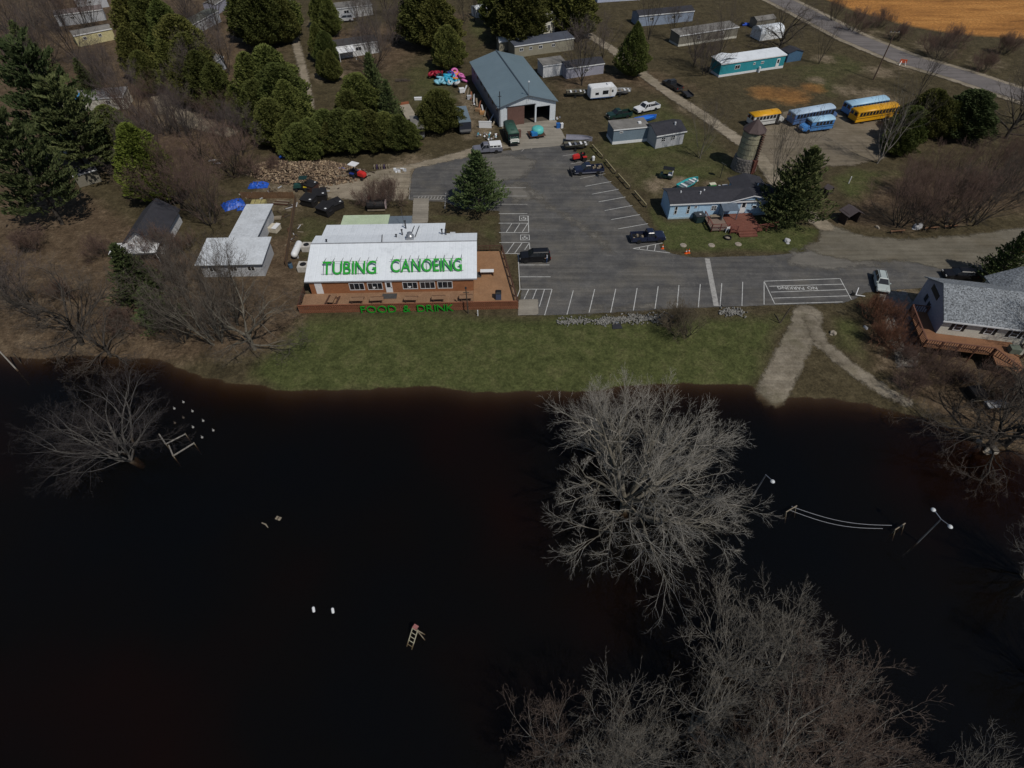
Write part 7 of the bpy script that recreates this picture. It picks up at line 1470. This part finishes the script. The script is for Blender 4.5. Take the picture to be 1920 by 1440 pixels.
# ---- things in the water
def wthing(name, label, cat, px, rz=0, group='things in the flooded water'):
    x, y = G(*px, WZ); return thing(name, label, cat, (x, y, WZ), rz, group)
def lamp_post(px, top, label, double=False):
    t = wthing('lamp_post', label, 'lamp post', px, 0, 'lamp posts in the water'); x0, y0 = G(*px, WZ); Hh = 4.6; tx, ty = G(*top, WZ+Hh); tx -= x0; ty -= y0
    tx, ty = max(-.8, min(.8, tx)), max(-.8, min(.8, ty))
    MB().tube((0,0,-2.5),(tx*.5,ty*.5,Hh),.09,.06,8).build('pole', STEEL, t)
    for k, (dx, dy) in enumerate([(.35,-.75)] + ([(-.3,.85)] if double else [])):
        MB().tube((tx*.5,ty*.5,Hh),(tx*.5+dx,ty*.5+dy,Hh+.15),.04,None,6).build('arm', STEEL, t)
        o = MB().lathe([(.05,.12),(.18,.06),(.24,-.04),(.21,-.10),(.04,-.12)], (0,0,0), 12).build('lamp_head', mat('lamp_white', (.55,.57,.58), .4), t); o.location = (tx*.5+dx*1.15, ty*.5+dy*1.15, Hh+.15)
lamp_post((1409,932), (1438,893), 'street lamp standing in the water right of the huge bare tree'); lamp_post((1722,1017), (1762,972), 'twin street lamp standing in the water at the right', True)
def frame_post(px, label):
    t = wthing('swing_frame', label, 'frame', px, .5); m = MB()
    for s in (-.7, .7): m.tube((s,0,-2),(s,0,.7),.05,None,6); m.tube((s,-.5,-1),(s,0,.6),.04,None,5)
    m.build('legs', WOOD, t); MB().tube((-.8,0,.66),(.8,0,.66),.06,None,6).build('crossbar', WOOD, t); return t
frame_post((1480,960), 'timber frame at the left end of the floating cables'); frame_post((1682,993), 'timber frame at the right end of the floating cables')
for k, (a, b, l) in enumerate([((1485,950),(1672,985),'upper of two pale cables strung above the water'),((1482,957),(1655,991),'lower of two pale cables strung above the water')]):
    A_, B_ = Vector((*G(*a, WZ+.5), WZ+.5)), Vector((*G(*b, WZ+.5), WZ+.5)); t = thing('cable', l, 'cable', A_, 0, 'cables over the water'); m = MB(); pr_ = None
    for i in range(13):
        u = i/12; p = (B_-A_)*u; p = Vector((p.x, p.y-.5*math.sin(math.pi*u), -.25*math.sin(math.pi*u)))
        if pr_ is not None: m.tube(pr_, p, .025, None, 5)
        pr_ = p
    m.build('wire', mat('cable_grey', (.30,.30,.31), .6), t); MB().lathe([(.05,-.05),(.07,0),(.05,.05)], (0,0,0), 7).build('end', STEEL, t)
def vframe(a, b, c, label):
    A_, B_, C_ = [Vector((*G(*p, WZ+.25), 0)) for p in (a, b, c)]; t = thing('dock_rail', label, 'dock rail', (B_.x, B_.y, WZ), 0, 'dock rails in the left water')
    for e_, nm in ((A_, 'rail'), (C_, 'rail')): MB().tube((0,0,.28),(e_.x-B_.x, e_.y-B_.y,.28),.09,None,5).build(nm, mat('dock_grey',(.22,.20,.175),.85), t)
    for q in (Vector((0,0,0)), A_-B_, C_-B_): MB().tube((q.x,q.y,-2),(q.x,q.y,.4),.06,None,6).build('post', WOOD, t)
vframe((299,815),(311,833),(348,814),'upper L-shaped dock rail in the water beside the pale leaning tree'); vframe((317,836),(325,855),(364,831),'lower L-shaped dock rail in the water beside the pale leaning tree')
BUOY = mat('buoy_pale', (.30,.29,.27), .6, .1, 2)
for i, (px, l) in enumerate([((344,754),'topmost pale buoy'),((327,766),'leftmost pale buoy in the upper row'),((361,771),'pale buoy in the second row'),((381,789),'pale buoy right of the second row'),((362,801),'pale buoy in the middle of the group'),((400,807),'rightmost pale buoy'),((379,820),'lowest pale buoy'),((328,793),'dim buoy left of the middle'),((344,783),'dim buoy between the upper rows')]):
    t = wthing('buoy', l + ' floating beside the left dock rails', 'buoy', px, 0, 'buoys near the dock rails'); m = BUOY if i < 7 else WOOD_D; MB().lathe([(.02,-.2),(.13,-.08),(.14,.03),(.08,.13),(.02,.16)], (0,0,0), 10).build('float', m, t); MB().tube((0,0,.2),(0,0,.36),.03,None,5).build('ring', m, t)
for px, l in [((588,1143),'white float on the dark water, left of a pair'),((624,1145),'white float on the dark water, right of a pair')]:
    t = wthing('float', l, 'float', px, R(110), 'white floats'); o = MB().lathe([(.02,-.28),(.13,-.22),(.14,.2),(.06,.28)], (0,0,0), 10).build('body', WHITE, t); o.rotation_euler = (0,R(80),0); MB().box(.26,.4,-.04,.04,-.04,.04).build('tip', BLACK, t)
t = wthing('driftwood', 'bent piece of driftwood floating in the middle water', 'driftwood', (497,985), R(-35)); MB().tube((-.5,0,.02),(0,.1,.05),.07,.09,6).build('log', WOOD, t); MB().tube((0,.1,.05),(.5,0,.02),.09,.04,6).build('branch', WOOD, t)
t = wthing('floating_board', 'small square board floating near the driftwood', 'board', (522,972), R(-20)); MB().box(-.3,.3,-.2,.2,-.02,.05).build('panel', WOOD, t); MB().box(-.05,.05,-.2,.2,.051,.08).build('batten', WOOD_D, t)
t = wthing('swim_ladder', 'wooden ladder stand with red flag poking out of the dark water', 'ladder', (775,1197), R(-30)); m = MB()
for s in (-.28, .28): m.tube((s,-.75,-.6),(s,.55,1.2),.06,None,5)
m.build('stringer', mat('ladder_wood', (.34,.31,.22), .85), t)
for k in range(5): MB().tube((-.28,-.6+k*.26,-.3+k*.36),(.28,-.6+k*.26,-.3+k*.36),.04,None,5).build('rung', MATS['ladder_wood'], t)
MB().tube((.2,.5,1.15),(.9,.5,-.4),.05,None,5).tube((-.2,.5,1.15),(.6,.9,-.4),.05,None,5).build('brace', WOOD, t); MB().box(-.28,.18,.45,.85,1.2,1.28).build('flag', mat('faded_red', (.30,.12,.11), .8), t)
t = wthing('mooring_post', 'pale leaning post at the left edge of the water', 'post', (29,690), 0); MB().tube((0,0,-1.5),(-.25,.1,3.4),.10,.08,7).build('post', mat('pale_post', (.40,.37,.33), .85, .1, 2), t); MB().lathe([(.09,3.4),(.02,3.5)], (-.25,.1,0), 7).build('cap', WOOD, t)
t = wthing('mooring_post', 'short dark stump post at the left waterline', 'post', (38,680), 0); MB().tube((0,0,-1),(.1,.05,1.6),.09,.07,7).build('post', WOOD_D, t); MB().lathe([(.08,1.6),(.03,1.66)], (.1,.05,0), 7).build('cap', WOOD_D, t)
# ---- the person behind the SUV: one continuous body grown with a skin modifier, facing the tailgate
px_, py_ = G(1025, 493); pe = thing('person', 'person in blue jeans and light top standing behind the black SUV', 'person', (px_, py_, .02), R(100))
J = {'pel': (0,0,.95), 'che': (0,.02,1.28), 'nec': (0,.02,1.47), 'hea': (0,.04,1.57), 'top': (0,.05,1.70)}
vs, es, rs = [], [], []
def jv(p, r): vs.append(p); rs.append(r); return len(vs)-1
pel = jv((0,0,.95), (.155,.115)); wai = jv((0,.01,1.12), (.14,.10)); che = jv((0,.02,1.33), (.175,.115)); nec = jv((0,.03,1.49), (.06,.06)); hea = jv((0,.06,1.58), (.085,.10)); top = jv((0,.06,1.70), (.07,.085))
es += [(pel,wai),(wai,che),(che,nec),(nec,hea),(hea,top)]
for s in (-1, 1):
    hp = jv((s*.10,0,.86), (.095,.10)); kn = jv((s*.12,.04,.48), (.062,.065)); an = jv((s*.12,-.01,.10), (.042,.045)); ft = jv((s*.13,.15,.05), (.042,.035)); es += [(pel,hp),(hp,kn),(kn,an),(an,ft)]
    sh = jv((s*.19,.02,1.40), (.065,.065)); el = jv((s*.25,.06,1.13), (.045,.045)); wr = jv((s*.21,.27,1.02), (.03,.03)); hd = jv((s*.20,.34,1.02), (.038,.025)); es += [(che,sh),(sh,el),(el,wr),(wr,hd)]
    for k in range(4): f1 = jv((s*.20+(k-1.5)*.018, .39, 1.02), (.010,.010)); f2 = jv((s*.20+(k-1.5)*.018, .42-abs(k-1.3)*.008, 1.0), (.009,.009)); es += [(hd,f1),(f1,f2)]
    t1 = jv((s*.165,.36,1.03), (.011,.011)); t2 = jv((s*.155,.39,1.02), (.010,.010)); es += [(hd,t1),(t1,t2)]
me = bpy.data.meshes.new('body'); me.from_pydata(vs, es, []); me.update()
m = bpy.data.materials.new('clothed_body'); N, L = nt(m); B = N['Principled BSDF']; B.inputs['Roughness'].default_value = .85; tc = N.new('ShaderNodeTexCoord'); sp = N.new('ShaderNodeSeparateXYZ'); L.new(tc.outputs['Object'], sp.inputs[0])
r = ramp(N, L, math_(N, L, 'DIVIDE', sp.outputs[2], 1.8), [(0, (.03,.03,.03)), (.05, (.03,.065,.16)), (.56, (.50,.52,.56)), (.835, (.45,.27,.19))]); [n_ for n_ in N if n_.type == 'VALTORGB'][0].color_ramp.interpolation = 'CONSTANT'
hand = math_(N, L, 'GREATER_THAN', sp.outputs[1], .25); r = mix(N, L, hand, r, (.45,.27,.19)); L.new(r, B.inputs['Base Color'])
bo = ob('body', me, m, pe); md = bo.modifiers.new('skin', 'SKIN')
for i, sv2 in enumerate(me.skin_vertices[0].data): sv2.radius = rs[i]; sv2.use_root = (i == 0)
sb = bo.modifiers.new('smooth', 'SUBSURF'); sb.levels = 1; sb.render_levels = 2; 
MB().lathe([(.02,-.01),(.098,0),(.108,.07),(.09,.15),(.03,.19)], (0,.035,1.585), 12).build('hair', mat('dark_hair', (.03,.02,.014), .8), pe, 0, True)
for s in (-1, 1): MB().lathe([(.004,-.012),(.013,0),(.004,.012)], (s*.032,.155,1.61), 6).build('eye', BLACK, pe); MB().box(s*.088-.01, s*.088+.01, .03, .07, 1.57, 1.63).build('ear', mat('skin_tone', (.45,.27,.19), .7), pe)
MB().prism([(.15,1.60),(.19,1.565),(.15,1.56)], -.015, .015, 'x').build('nose', MATS['skin_tone'], pe); MB().box(-.025,.025,.148,.158,1.525,1.535).build('mouth', mat('lip', (.30,.12,.10), .7), pe)
